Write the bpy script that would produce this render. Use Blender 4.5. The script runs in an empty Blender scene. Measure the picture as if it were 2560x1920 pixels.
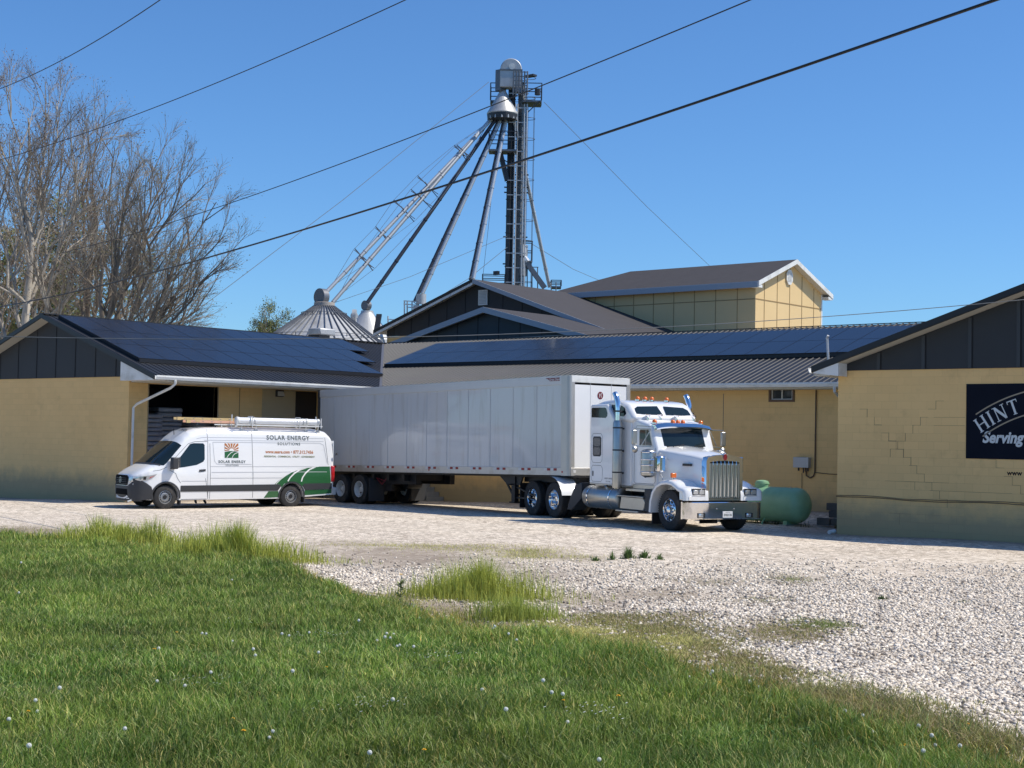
import bpy, bmesh, math, random
import numpy as np
from math import sin, cos, pi, radians, sqrt, atan2
from mathutils import Vector, Matrix, Quaternion
from mathutils.geometry import delaunay_2d_cdt
random.seed(7); RNG = np.random.default_rng(7)
S = bpy.context.scene
COL = S.collection
EYE = 2.25
# ---------------------------------------------------------------- camera
F, PITCH, ROLL, YAW = 3756.6, 0.0380, 0.0192, -0.7057
fwd = Vector((sin(YAW)*cos(PITCH), cos(YAW)*cos(PITCH), sin(PITCH)))
rgt = Vector((cos(YAW), -sin(YAW), 0.0)); up_ = rgt.cross(fwd)
r2 = cos(ROLL)*rgt + sin(ROLL)*up_; u2 = -sin(ROLL)*rgt + cos(ROLL)*up_
cam = bpy.data.objects.new('camera', bpy.data.cameras.new('camera')); COL.objects.link(cam)
m3 = Matrix((r2, u2, -fwd)).transposed()
cam.matrix_world = Matrix.Translation((0, 0, EYE)) @ m3.to_4x4()
cam.data.sensor_width = 36; cam.data.lens = F/2560*36; cam.data.clip_end = 6000; cam.data.clip_start = 0.2
S.camera = cam
def ray(px, py):
    return r2*((px-1280)/F) - u2*((py-960)/F) + fwd
def PD(px, py, D):                       # a world point seen at (px,py) at depth D
    return Vector((0, 0, EYE)) + ray(px, py)*D
def PZ(px, py, z):
    d = ray(px, py); return Vector((0, 0, EYE)) + d*((z-EYE)/d.z)
def PY(px, py, Y):
    d = ray(px, py); return Vector((0, 0, EYE)) + d*(Y/d.y)
# ---------------------------------------------------------------- object helpers
def tag(o, label=None, cat=None, group=None, kind=None):
    if label: o['label'] = label
    if cat: o['category'] = cat
    if group: o['group'] = group
    if kind: o['kind'] = kind
    return o
def thing(name, label, cat, loc=(0, 0, 0), rz=0, group=None):
    o = bpy.data.objects.new(name, None); COL.objects.link(o)
    o.location = loc; o.rotation_euler = (0, 0, rz); o.empty_display_size = .2
    return tag(o, label, cat, group)
class G:
    def __init__(s): s.v = []; s.f = []; s.m = []
    def add(s, vs, fs, mi=0):
        n = len(s.v); s.v.extend([tuple(p) for p in vs]); s.f.extend([tuple(i+n for i in f) for f in fs]); s.m.extend([mi]*len(fs)); return s
    def box(s, x0, x1, y0, y1, z0, z1, mi=0, M=None):
        vs = [Vector((x, y, z)) for x in (x0, x1) for y in (y0, y1) for z in (z0, z1)]
        if M: vs = [M @ p for p in vs]
        return s.add(vs, [(0, 1, 3, 2), (4, 6, 7, 5), (0, 4, 5, 1), (2, 3, 7, 6), (0, 2, 6, 4), (1, 5, 7, 3)], mi)
    def beam(s, a, b, w, h, mi=0, up=(0, 0, 1)):      # rectangular bar from a to b
        a = Vector(a); b = Vector(b); d = (b-a).normalized(); u = Vector(up)
        if abs(d.dot(u)) > .98: u = Vector((1, 0, 0))
        x = d.cross(u).normalized()*w/2; y = x.cross(d).normalized()*h/2
        vs = [a-x-y, a+x-y, a+x+y, a-x+y, b-x-y, b+x-y, b+x+y, b-x+y]
        return s.add(vs, [(3, 2, 1, 0), (4, 5, 6, 7), (0, 1, 5, 4), (1, 2, 6, 5), (2, 3, 7, 6), (3, 0, 4, 7)], mi)
    def tube(s, pts, r, n=8, mi=0, caps=True):
        pts = [Vector(p) for p in pts]; rs = r if isinstance(r, (list, tuple)) else [r]*len(pts)
        vs = []; fs = []; prev = None
        for i, p in enumerate(pts):
            d = (pts[min(i+1, len(pts)-1)]-pts[max(i-1, 0)]).normalized()
            if prev is None:
                a = d.orthogonal().normalized() if abs(d.z) > .9 else d.cross(Vector((0, 0, 1))).normalized()
            else:
                a = (prev - d*prev.dot(d)).normalized()
            prev = a; b = d.cross(a)
            for k in range(n):
                t = 2*pi*k/n+pi/n; vs.append(p+(a*cos(t)+b*sin(t))*rs[i])
        for i in range(len(pts)-1):
            for k in range(n):
                k2 = (k+1) % n; fs.append((i*n+k, i*n+k2, (i+1)*n+k2, (i+1)*n+k))
        if caps: fs.append(tuple(range(n))[::-1]); fs.append(tuple((len(pts)-1)*n+k for k in range(n)))
        return s.add(vs, fs, mi)
    def lathe(s, prof, M=None, n=24, mi=0, closed=False):   # prof [(r,h)] round local Z
        vs = []; fs = []; M = M or Matrix()
        for r, h in prof:
            for k in range(n):
                t = 2*pi*k/n; vs.append(M @ Vector((r*cos(t), r*sin(t), h)))
        L = len(prof)
        for i in range(L-1 if not closed else L):
            j = (i+1) % L
            for k in range(n):
                k2 = (k+1) % n; fs.append((i*n+k, i*n+k2, j*n+k2, j*n+k))
        return s.add(vs, fs, mi)
    def prism(s, poly, fn0, fn1, mi=0):                  # polygon [(u,v)] between two mappings to 3d
        n = len(poly); vs = [fn0(*p) for p in poly]+[fn1(*p) for p in poly]
        return s.add(vs, [tuple(range(n))[::-1], tuple(range(n, 2*n))]+[(i, (i+1) % n, n+(i+1) % n, n+i) for i in range(n)], mi)
    def loft(s, rings, mi=0, closed=True, caps=(False, False)):
        n = len(rings[0]); vs = [p for r in rings for p in r]; fs = []
        for i in range(len(rings)-1):
            for k in range(n if closed else n-1):
                k2 = (k+1) % n; fs.append((i*n+k, i*n+k2, (i+1)*n+k2, (i+1)*n+k))
        if caps[0]: fs.append(tuple(range(n))[::-1])
        if caps[1]: fs.append(tuple((len(rings)-1)*n+k for k in range(n)))
        return s.add(vs, fs, mi)
    def patch(s, poly, fn, step=None, mi=0):             # fill polygon (u,v) on surface fn(u,v)
        pts = []; n = len(poly)
        for i in range(n):
            a = poly[i]; b = poly[(i+1) % n]; L = math.dist(a, b); k = max(1, int(L/step)) if step else 1
            for j in range(k): pts.append(Vector((a[0]+(b[0]-a[0])*j/k, a[1]+(b[1]-a[1])*j/k)))
        nb = len(pts); edges = [(i, (i+1) % nb) for i in range(nb)]
        if step:
            us = [p.x for p in pts]; vv = [p.y for p in pts]
            u = min(us)+step*.53
            while u < max(us):
                v = min(vv)+step*.47
                while v < max(vv): pts.append(Vector((u, v))); v += step
                u += step
        r = delaunay_2d_cdt(pts, edges, [], 1, 1e-6)
        return s.add([fn(p.x, p.y) for p in r[0]], [tuple(f) for f in r[2]], mi)
    def strip(s, pts, w, fn, mi=0, step=.15):            # thin line on a surface
        P = []
        for a, b in zip(pts[:-1], pts[1:]):
            k = max(1, int(math.dist(a, b)/step))
            P += [(a[0]+(b[0]-a[0])*j/k, a[1]+(b[1]-a[1])*j/k) for j in range(k)]
        P.append(pts[-1]); vs = []
        for i, p in enumerate(P):
            q0 = P[max(0, i-1)]; q1 = P[min(len(P)-1, i+1)]; dx, dy = q1[0]-q0[0], q1[1]-q0[1]; L = math.hypot(dx, dy) or 1
            nx, ny = -dy/L*w/2, dx/L*w/2
            vs += [fn(p[0]+nx, p[1]+ny), fn(p[0]-nx, p[1]-ny)]
        return s.add(vs, [(2*i, 2*i+1, 2*i+3, 2*i+2) for i in range(len(P)-1)], mi)
    def text(s, txt, size, fn, mi=0, align='CENTER', bold=0, shear=0, spacing=1.0):
        c = bpy.data.curves.new('t', 'FONT'); c.body = txt; c.size = size; c.align_x = align; c.offset = bold; c.shear = shear; c.space_character = spacing; c.resolution_u = 3
        o = bpy.data.objects.new('t', c); COL.objects.link(o)
        me = o.to_mesh(depsgraph=bpy.context.evaluated_depsgraph_get()) if False else None
        bpy.context.view_layer.update()
        dg = bpy.context.evaluated_depsgraph_get(); me = bpy.data.meshes.new_from_object(o.evaluated_get(dg))
        s.add([fn(v.co.x, v.co.y) for v in me.vertices], [tuple(p.vertices) for p in me.polygons], mi)
        bpy.data.objects.remove(o); bpy.data.curves.remove(c); bpy.data.meshes.remove(me)
        return s
    def build(s, name, mat, parent=None, smooth=None, bevel=0, sub=0, fix=True, loc=None):
        me = bpy.data.meshes.new(name); me.from_pydata(s.v, [], s.f); me.update()
        mats = mat if isinstance(mat, (list, tuple)) else [mat]
        for m in mats: me.materials.append(m)
        if len(mats) > 1: me.polygons.foreach_set('material_index', s.m)
        if fix:
            bm = bmesh.new(); bm.from_mesh(me); bmesh.ops.recalc_face_normals(bm, faces=bm.faces); bm.to_mesh(me); bm.free()
        if smooth is not None:
            me.shade_smooth(); me.set_sharp_from_angle(angle=radians(smooth))
        o = bpy.data.objects.new(name, me); COL.objects.link(o)
        if parent: o.parent = parent
        if loc: o.location = loc
        if bevel:
            b = o.modifiers.new('bevel', 'BEVEL'); b.width = bevel; b.segments = 2; b.limit_method = 'ANGLE'; b.angle_limit = radians(40)
            if smooth is None:
                me.shade_smooth(); me.set_sharp_from_angle(angle=radians(40))
        if sub:
            b = o.modifiers.new('sub', 'SUBSURF'); b.levels = sub; b.render_levels = sub
        return o
def struct(o): o['kind'] = 'structure'; return o
def copy_tree(o, parent=None):
    c = o.copy(); COL.objects.link(c)
    if parent: c.parent = parent
    for ch in list(o.children): copy_tree(ch, c)
    return c
def lerp(x, xs, ys): return float(np.interp(x, xs, ys))
def fnX(X, sgn=1): return lambda u, v: Vector((X, u*sgn, v))
def fnY(Y, x0=0, z0=0): return lambda u, v: Vector((x0+u, Y, z0+v))
# ---------------------------------------------------------------- materials
def new_mat(name):
    m = bpy.data.materials.new(name); m.use_nodes = True; nt = m.node_tree; b = nt.nodes['Principled BSDF']
    return m, nt, b
def N(nt, t, **kw):
    n = nt.nodes.new(t)
    for k, v in kw.items():
        if hasattr(n, k): setattr(n, k, v)
        else: n.inputs[k].default_value = v
    return n
def L(nt, a, b): nt.links.new(a, b)
def mixc(nt, fac, a, b, bt='MIX'):
    n = nt.nodes.new('ShaderNodeMix'); n.data_type = 'RGBA'; n.blend_type = bt
    for sock, val in ((n.inputs[0], fac), (n.inputs[6], a), (n.inputs[7], b)):
        if hasattr(val, 'links') or hasattr(val, 'is_linked'): L(nt, val, sock)
        elif isinstance(val, (tuple, list)): sock.default_value = (*val[:3], 1)
        else: sock.default_value = val
    return n.outputs[2]
def ramp(nt, src, p0, p1, c0=(0, 0, 0), c1=(1, 1, 1)):
    r = nt.nodes.new('ShaderNodeValToRGB'); L(nt, src, r.inputs[0]); e = r.color_ramp.elements
    e[0].position = p0; e[1].position = p1; e[0].color = (*c0, 1); e[1].color = (*c1, 1); return r.outputs[0]
def noise(nt, scale, detail=4, rough=.55, vec=None, dist=0):
    n = nt.nodes.new('ShaderNodeTexNoise'); n.inputs['Scale'].default_value = scale; n.inputs['Detail'].default_value = detail; n.inputs['Roughness'].default_value = rough; n.inputs['Distortion'].default_value = dist
    L(nt, vec if vec else coords(nt), n.inputs['Vector']); return n.outputs['Fac']
def coords(nt, scale=None, kind='Object'):
    c = nt.nodes.new('ShaderNodeTexCoord')
    if scale is None: return c.outputs[kind]
    m = nt.nodes.new('ShaderNodeMapping'); m.inputs['Scale'].default_value = scale; L(nt, c.outputs[kind], m.inputs[0]); return m.outputs[0]
def bump(nt, b, h, strength=.3, dist=.01, chain=None):
    n = nt.nodes.new('ShaderNodeBump'); n.inputs['Strength'].default_value = strength; n.inputs['Distance'].default_value = dist
    L(nt, h, n.inputs['Height'])
    if chain: L(nt, chain, n.inputs['Normal'])
    L(nt, n.outputs[0], b.inputs['Normal']); return n.outputs[0]
def mat(name, c, rough=.6, metal=0, var=.12, vs=3.0, coat=0, dirt=None, dirts=1.5, bumps=0, bscale=40, spec=.5, dthr=(.5, .75)):
    m, nt, b = new_mat(name); n = noise(nt, vs, 5)
    lo = tuple(x*(1-var) for x in c); hi = tuple(min(1, x*(1+var)) for x in c)
    col = mixc(nt, n, lo, hi)
    if dirt: col = mixc(nt, ramp(nt, noise(nt, dirts, 6, .65), *dthr), col, dirt)
    L(nt, col, b.inputs['Base Color']); b.inputs['Roughness'].default_value = rough; b.inputs['Metallic'].default_value = metal
    b.inputs['Coat Weight'].default_value = coat; b.inputs['Coat Roughness'].default_value = .05; b.inputs['Specular IOR Level'].default_value = spec
    if bumps: bump(nt, b, noise(nt, bscale, 3), bumps, .01)
    return m
MT = {}
MT['white_paint'] = mat('white_paint', (.80, .81, .82), .28, coat=.8, var=.015, dirt=(.66, .65, .62), dirts=2.5, dthr=(.62, .9))
MT['truck_white'] = mat('truck_white', (.82, .83, .84), .25, coat=1, var=.01)
MT['chrome'] = mat('chrome', (.80, .80, .81), .06, 1, var=.02)
MT['brushed'] = mat('brushed', (.50, .49, .46), .36, 1, var=.12, vs=8)
MT['galv'] = mat('galv', (.50, .51, .52), .5, .35, var=.15, vs=2, dirt=(.32, .32, .32), dirts=.8)
MT['galv_dark'] = mat('galv_dark', (.17, .18, .20), .5, .4, var=.2, vs=2)
MT['steel_dark'] = mat('steel_dark', (.045, .048, .055), .5, .3, var=.2)
MT['black'] = mat('black', (.012, .012, .014), .5, var=.2)
MT['rubber'] = mat('rubber', (.022, .022, .023), .75, var=.3, vs=6, dirt=(.10, .09, .08), dirts=4, dthr=(.55, .85))
MT['black_plastic'] = mat('black_plastic', (.035, .037, .042), .55, var=.15)
MT['glass_dark'] = mat('glass_dark', (.010, .020, .026), .04, var=.1, spec=.45)
MT['amber'] = mat('amber', (.75, .16, .02), .25, var=.05, coat=.5)
MT['red_lens'] = mat('red_lens', (.45, .012, .015), .2, var=.1, coat=.8)
MT['lens'] = mat('lens', (.55, .58, .62), .08, .6, var=.15, vs=20, coat=1)
MT['rim_white'] = mat('rim_white', (.62, .63, .62), .45, var=.1, dirt=(.35, .33, .30), dirts=6)
MT['rim_steel'] = mat('rim_steel', (.33, .34, .35), .4, .6, var=.15)
MT['fascia_blue'] = mat('fascia_blue', (.34, .37, .42), .5, var=.05)
MT['trim_white'] = mat('trim_white', (.70, .71, .70), .5, var=.04, dirt=(.5, .5, .47), dirts=2)
MT['soffit'] = mat('soffit', (.50, .48, .42), .7, var=.05)
MT['roof_metal'] = mat('roof_metal', (.022, .024, .029), .50, .1, var=.2, vs=.7, dirt=(.036, .035, .037), dirts=.5)
MT['drip_black'] = mat('drip_black', (.010, .010, .012), .45, var=.1)
MT['panel_glass'] = mat('panel_glass', (.012, .012, .017), .26, var=.3, vs=.5, coat=.1, spec=.36)
MT['panel_frame'] = mat('panel_frame', (.006, .006, .008), .5, var=.1)
MT['siding_dark'] = mat('siding_dark', (.019, .024, .030), .65, var=.12, vs=1.5, bumps=.15, bscale=25)
MT['siding_groove'] = mat('siding_groove', (.008, .009, .012), .8, var=.1)
MT['propane'] = mat('propane', (.22, .42, .25), .45, var=.08, dirt=(.15, .30, .18), dirts=2.2, coat=.1, dthr=(.45, .9))
MT['concrete'] = mat('concrete', (.32, .31, .28), .85, var=.2, vs=4, bumps=.3, bscale=60)
MT['dark_int'] = mat('dark_int', (.03, .03, .035), .8, var=.2)
MT['wrap'] = mat('wrap', (.20, .21, .24), .35, var=.5, vs=5, bumps=.8, bscale=9)
MT['cable'] = mat('cable', (.02, .02, .022), .6, var=.1)
MT['grille_black'] = mat('grille_black', (.008, .008, .009), .9, spec=.1)
MT['wire_grey'] = mat('wire_grey', (.16, .17, .18), .5, var=.1)
MT['fiberglass'] = mat('fiberglass', (.68, .38, .26), .5, var=.08)
MT['wood_yel'] = mat('wood_yel', (.60, .44, .20), .6, var=.1)
MT['grey_box'] = mat('grey_box', (.45, .46, .46), .5, var=.05)
MT['text_dark'] = mat('text_dark', (.09, .11, .11), .5, var=.02)
MT['text_orange'] = mat('text_orange', (.50, .20, .08), .5, var=.02)
MT['text_olive'] = mat('text_olive', (.25, .26, .15), .5, var=.02)
MT['green_vinyl'] = mat('green_vinyl', (.022, .115, .038), .35, var=.05, coat=.4)
MT['white_vinyl'] = mat('white_vinyl', (.80, .81, .80), .35, var=.02, coat=.3)
MT['sign_black'] = mat('sign_black', (.008, .011, .020), .9, var=.25, vs=2, spec=.1)
MT['sign_white'] = mat('sign_white', (.55, .60, .62), .6, var=.03)
MT['sign_tan'] = mat('sign_tan', (.30, .26, .19), .6, var=.03)
MT['maroon'] = mat('maroon', (.16, .014, .022), .4, var=.05)
MT['tape_red'] = mat('tape_red', (.28, .02, .02), .5, var=.15)
MT['tape_white'] = mat('tape_white', (.60, .60, .60), .5, var=.1)
MT['navy'] = mat('navy', (.03, .03, .14), .5, var=.05)
def streaky(name, c, grime, rough, coat):
    m, nt, b = new_mat(name); v = coords(nt, (3.5, 3.5, .35)); n1 = ramp(nt, noise(nt, 1.0, 6, .7, v), .52, .80); n2 = noise(nt, .7, 4); col = mixc(nt, n2, tuple(x*.95 for x in c), tuple(min(1, x*1.05) for x in c)); col = mixc(nt, n1, col, grime)
    sp = nt.nodes.new('ShaderNodeSeparateXYZ'); L(nt, coords(nt), sp.inputs[0]); a = N(nt, 'ShaderNodeMath', operation='MULTIPLY_ADD'); L(nt, noise(nt, 3, 6, .75), a.inputs[0]); a.inputs[1].default_value = -.9; L(nt, sp.outputs[2], a.inputs[2])
    col = mixc(nt, ramp(nt, a.outputs[0], .7, 1.25, (.6, .6, .6), (0, 0, 0)), col, grime); L(nt, col, b.inputs['Base Color']); b.inputs['Roughness'].default_value = rough; b.inputs['Coat Weight'].default_value = coat; b.inputs['Coat Roughness'].default_value = .06
    bump(nt, b, noise(nt, 1.4, 2), .05, .05); return m
def block_wall():
    m, nt, b = new_mat('block_wall')
    g = nt.nodes.new('ShaderNodeNewGeometry'); sp = nt.nodes.new('ShaderNodeSeparateXYZ'); L(nt, g.outputs['Position'], sp.inputs[0])
    ad = N(nt, 'ShaderNodeMath', operation='ADD'); L(nt, sp.outputs[0], ad.inputs[0]); L(nt, sp.outputs[1], ad.inputs[1])
    cb = nt.nodes.new('ShaderNodeCombineXYZ'); L(nt, ad.outputs[0], cb.inputs[0]); L(nt, sp.outputs[2], cb.inputs[1])
    br = nt.nodes.new('ShaderNodeTexBrick'); L(nt, cb.outputs[0], br.inputs[0]); br.inputs['Scale'].default_value = 1; br.inputs['Brick Width'].default_value = .4064; br.inputs['Row Height'].default_value = .2032
    br.inputs['Mortar Size'].default_value = .006; br.inputs['Mortar Smooth'].default_value = .6; br.inputs['Color1'].default_value = (1, 1, 1, 1); br.inputs['Color2'].default_value = (.93, .93, .93, 1); br.inputs['Mortar'].default_value = (.80, .80, .80, 1)
    big = noise(nt, .5, 4); base = mixc(nt, big, (.72, .475, .205), (.80, .555, .25))
    st = ramp(nt, noise(nt, 1.3, 7, .7), .55, .85)
    base = mixc(nt, st, base, (.56, .38, .17))
    # splash-back dirt near the ground, a worn band with its own ragged edge
    mz = N(nt, 'ShaderNodeMath', operation='ADD'); L(nt, sp.outputs[2], mz.inputs[0]); nn = N(nt, 'ShaderNodeMath', operation='MULTIPLY'); L(nt, noise(nt, 2.2, 6, .7), nn.inputs[0]); nn.inputs[1].default_value = -.9; L(nt, nn.outputs[0], mz.inputs[1])
    spl = ramp(nt, mz.outputs[0], -.35, .55, (1, 1, 1), (0, 0, 0)); base = mixc(nt, spl, base, (.44, .34, .19))
    fade = ramp(nt, noise(nt, .8, 3), .35, .65, (.35, .35, .35), (.95, .95, .95))
    col = mixc(nt, fade, base, mixc(nt, 1.0, base, br.outputs['Color'], 'MULTIPLY'))
    L(nt, col, b.inputs['Base Color']); b.inputs['Roughness'].default_value = .75; b.inputs['Specular IOR Level'].default_value = .25
    c1 = bump(nt, b, noise(nt, 90, 3), .25, .004); bump(nt, b, br.outputs['Fac'], .35, -.004, c1); return m
MT['block'] = block_wall()
MT['crack'] = mat('crack', (.26, .19, .10), .9, var=.3, vs=8)
def panel_siding():
    m, nt, b = new_mat('painted_panel'); col = mixc(nt, noise(nt, .7, 4), (.66, .48, .24), (.73, .54, .28)); L(nt, col, b.inputs['Base Color']); b.inputs['Roughness'].default_value = .7
    bump(nt, b, noise(nt, 60, 3), .15, .004); return m
MT['panel_siding'] = panel_siding()
def shingle():
    m, nt, b = new_mat('shingle'); g = coords(nt, (1, 1, 1))
    br = nt.nodes.new('ShaderNodeTexBrick'); L(nt, g, br.inputs[0]); br.inputs['Scale'].default_value = 1; br.inputs['Brick Width'].default_value = .3; br.inputs['Row Height'].default_value = .14
    br.inputs['Color1'].default_value = (.034, .033, .037, 1); br.inputs['Color2'].default_value = (.052, .050, .054, 1); br.inputs['Mortar'].default_value = (.05, .05, .05, 1); br.inputs['Mortar Size'].default_value = .01
    col = mixc(nt, ramp(nt, noise(nt, 1.2, 6, .7), .3, .7), br.outputs['Color'], (.058, .055, .058)); col = mixc(nt, noise(nt, 30, 2), col, (.075, .07, .075))
    L(nt, col, b.inputs['Base Color']); b.inputs['Roughness'].default_value = .9; b.inputs['Specular IOR Level'].default_value = .3; bump(nt, b, br.outputs['Fac'], .5, -.01); return m
MT['shingle'] = shingle()
# ---------------------------------------------------------------- ground heights
CP = np.array([(-43, 30, -.07), (-50.7, 30, -.19), (-18.9, 35.2, -.01), (-14, 35.2, .05), (-38, 40.5, -.02), (-35, 40.5, .06), (-22, 40.5, .30), (-22.3, 38, .16), (-22, 36.2, .10), (-38.4, 28.6, -.06), (-39.5, 24.4, -.06), (-41, 32.5, -.04),
  (-21.9, 32, .045), (-21, 33.8, .045), (-27.5, 34.2, .045), (-28.6, 34.6, .045), (-36.5, 36, -.01), (-38, 36.6, -.02), (-37.5, 39, -.02), (-32, 38, .0), (-30, 30, .03), (-45, 20, -.1), (0, 0, .2), (-8, 8, .18), (-15, 15, .08), (-6, 16, .1), (-8, 25, .06), (-20, 25, .03), (0, 40, .1), (-25, 18, .0), (-60, 0, 0), (-60, 60, -.2), (20, 0, .2)])
AZ = []; ZE = []
EDGE = [(-900, 1310), (0, 1330), (180, 1342), (463, 1368), (683, 1404), (780, 1440), (870, 1478), (984, 1520), (1130, 1562), (1308, 1592), (1504, 1630), (1690, 1672), (1910, 1735), (2083, 1790), (2315, 1856), (2560, 1915), (3200, 2130)]
_y, _s = cos(YAW), sin(YAW)
for px, py in EDGE:
    p = PZ(px, py, .12); u = p.x*cos(YAW)-p.y*sin(YAW); zz = p.x*sin(YAW)+p.y*cos(YAW); AZ.append(u/zz); ZE.append(zz)
AZ = np.array(AZ); ZE = np.array(ZE)
def smooth(t): t = np.clip(t, 0, 1); return t*t*(3-2*t)
def wob(x, y): return .5*np.sin(x*1.9+1.3*np.sin(y*1.1))+.3*np.sin(y*2.7+x*.7)+.2*np.sin(x*5.1+y*4.3)
def camuv(x, y): return x*cos(YAW)-y*sin(YAW), x*sin(YAW)+y*cos(YAW)
def lawn_sd(x, y):                        # >0 on the lawn, metres inside its edge
    x = np.asarray(x, float); y = np.asarray(y, float); u, z = camuv(x, y); a = u/np.maximum(z, .5)
    ze = np.interp(a, AZ, ZE); d = np.where(z > .5, (ze-z), 5.0)
    return d*.75+wob(x, y)*.40+.16*np.sin(x*9.1+2*np.sin(y*7))+.14*np.sin(y*11.3+x*5.7)
def ground_z(x, y):
    x = np.asarray(x, float); y = np.asarray(y, float); num = 0; den = 0
    for cx, cy, cz in CP:
        w = 1/((x-cx)**2+(y-cy)**2+.3)**1.5; num = num+w*cz; den = den+w
    z = num/den
    near = 1-smooth((np.hypot(x+20, y-20)-60)/80)
    z = z*near
    d = lawn_sd(x, y); z = z+.08*smooth(d/1.0)*near
    u, zz = camuv(x, y); yard = near*(1-smooth((zz-30)/8))
    z = z+yard*(.020*wob(x*.9, y*.9)+.012*np.sin(x*3.1)*np.sin(y*2.3))
    return z
def gz(x, y): return float(ground_z(x, y))
# ================================================================ GROUND
SP = []
# growth patches on the gravel: centre, half size, soil strength, blades, kind (s straw, y yellow moss, b brown weeds, g green), heights
PATCH = [(1115, 1523, 120, 20, 1.0, 1500, 's', .01, .03), (1256, 1562, 100, 15, 1.0, 1200, 's', .01, .03), (967, 1566, 45, 13, 1.0, 250, 's', .01, .03), (860, 1516, 70, 14, .9, 600, 's', .01, .03), (1000, 1500, 90, 16, .9, 1500, 'y', .02, .06),
 (1450, 1588, 110, 24, 1.0, 14000, 'y', .015, .045), (1560, 1612, 110, 26, 1.0, 14000, 'y', .015, .045), (1668, 1648, 80, 24, 1.0, 9000, 'y', .015, .05), (1370, 1572, 60, 16, .9, 4000, 'y', .015, .045),
 (1529, 1548, 150, 20, .9, 6000, 'b', .02, .07), (1653, 1575, 110, 24, .9, 6000, 'b', .02, .08), (1752, 1618, 70, 24, .9, 3500, 'b', .02, .08), (1843, 1660, 90, 28, .9, 3500, 'b', .02, .08), (1926, 1690, 90, 24, .8, 2500, 'b', .02, .08), (1700, 1606, 60, 14, .8, 2500, 'y', .03, .08),
 (1636, 1482, 160, 16, .8, 1500, 'b', .01, .03), (1777, 1449, 100, 11, .7, 900, 'g', .01, .04), (1984, 1442, 55, 10, .8, 1800, 'g', .015, .04), (1901, 1496, 80, 11, .7, 900, 'g', .01, .04), (1950, 1580, 150, 26, 1.0, 7500, 'b', .015, .055), (2060, 1563, 70, 12, .9, 2500, 'g', .02, .06), (1719, 1540, 80, 18, .9, 1800, 'b', .01, .04),
 (1322, 1375, 80, 13, .9, 2600, 'y', .03, .09), (1115, 1361, 170, 9, .8, 2600, 'y', .03, .07), (1446, 1387, 70, 9, .7, 500, 'y', .02, .08), (900, 1352, 120, 8, .7, 900, 'y', .02, .06), (1016, 1384, 200, 28, .85, 0, 's', 0, 0), (760, 1372, 120, 18, .6, 0, 's', 0, 0), (1338, 1432, 110, 20, .7, 300, 'b', .01, .03), (1479, 1500, 130, 26, .7, 500, 'b', .01, .03), (1230, 1410, 110, 16, .6, 0, 's', 0, 0),
 (60, 1318, 130, 12, .9, 2500, 'b', .02, .07), (230, 1330, 80, 8, .8, 1000, 'b', .02, .06), (2050, 1760, 110, 26, .7, 3000, 'b', .04, .16), (2200, 1800, 110, 26, .7, 3000, 'b', .04, .18), (2350, 1845, 100, 26, .7, 2600, 'b', .04, .18), (2480, 1885, 90, 24, .7, 2400, 'b', .04, .18), (2180, 1640, 60, 16, .55, 0, 's', 0, 0), (2260, 1690, 50, 12, .5, 0, 's', 0, 0)]
def _az(px, py): p = PZ(px, py, .10); u, z = camuv(p.x, p.y); return float(u/z), float(z)
PT = []
for q in PATCH: a0, z0 = _az(q[0], q[1]); z1 = _az(q[0], q[1]-q[3])[1]; z2 = _az(q[0], q[1]+q[3])[1]; PT.append((a0, z0, q[2]/F, (z1-z2)/2, q))
SPW = [(PZ(px, py, .06), r, s) for px, py, r, s in SP]
def soil_at(x, y):
    v = 0*np.asarray(x, float)
    for p, r, s in SPW: v = np.maximum(v, s*np.exp(-(((x-p.x)**2+(y-p.y)**2)/(r*r))*.8))
    u, z = camuv(x, y); a = u/np.maximum(z, 1)
    for a0, z0, da, dz, q in PT: v = np.maximum(v, np.where(z > 1, q[4]*np.exp(-(((a-a0)/da)**2+((z-z0)/dz)**2)**1.5*.6), 0))
    for (ax, ay, bx, by, w) in ((-52, 30.3, -42.8, 30.3, .8), (-42.8, 30.3, -42.8, 41, 1.0), (-42.8, 41, -19, 41, 1.1), (-19, 35.4, -6, 35.4, 1.0), (-19, 35.4, -19, 41, 1.6)):  # strips along the wall feet: dark soil plus shade painted into the ground
        t = np.clip(((x-ax)*(bx-ax)+(y-ay)*(by-ay))/((bx-ax)**2+(by-ay)**2), 0, 1); dd = np.hypot(x-ax-t*(bx-ax), y-ay-t*(by-ay)); v = np.maximum(v, .85*(1-smooth(dd/(w*1.6))))
    return v
def axis(lo, hi, step, far):
    a = list(np.arange(lo, hi+1e-6, step)); d = step; x = hi
    out = []
    while x < far: d *= 1.35; x += d; out.append(x)
    d = step; x = lo; inn = []
    while x > -far: d *= 1.35; x -= d; inn.append(x)
    return np.array(inn[::-1]+a+out)
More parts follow.
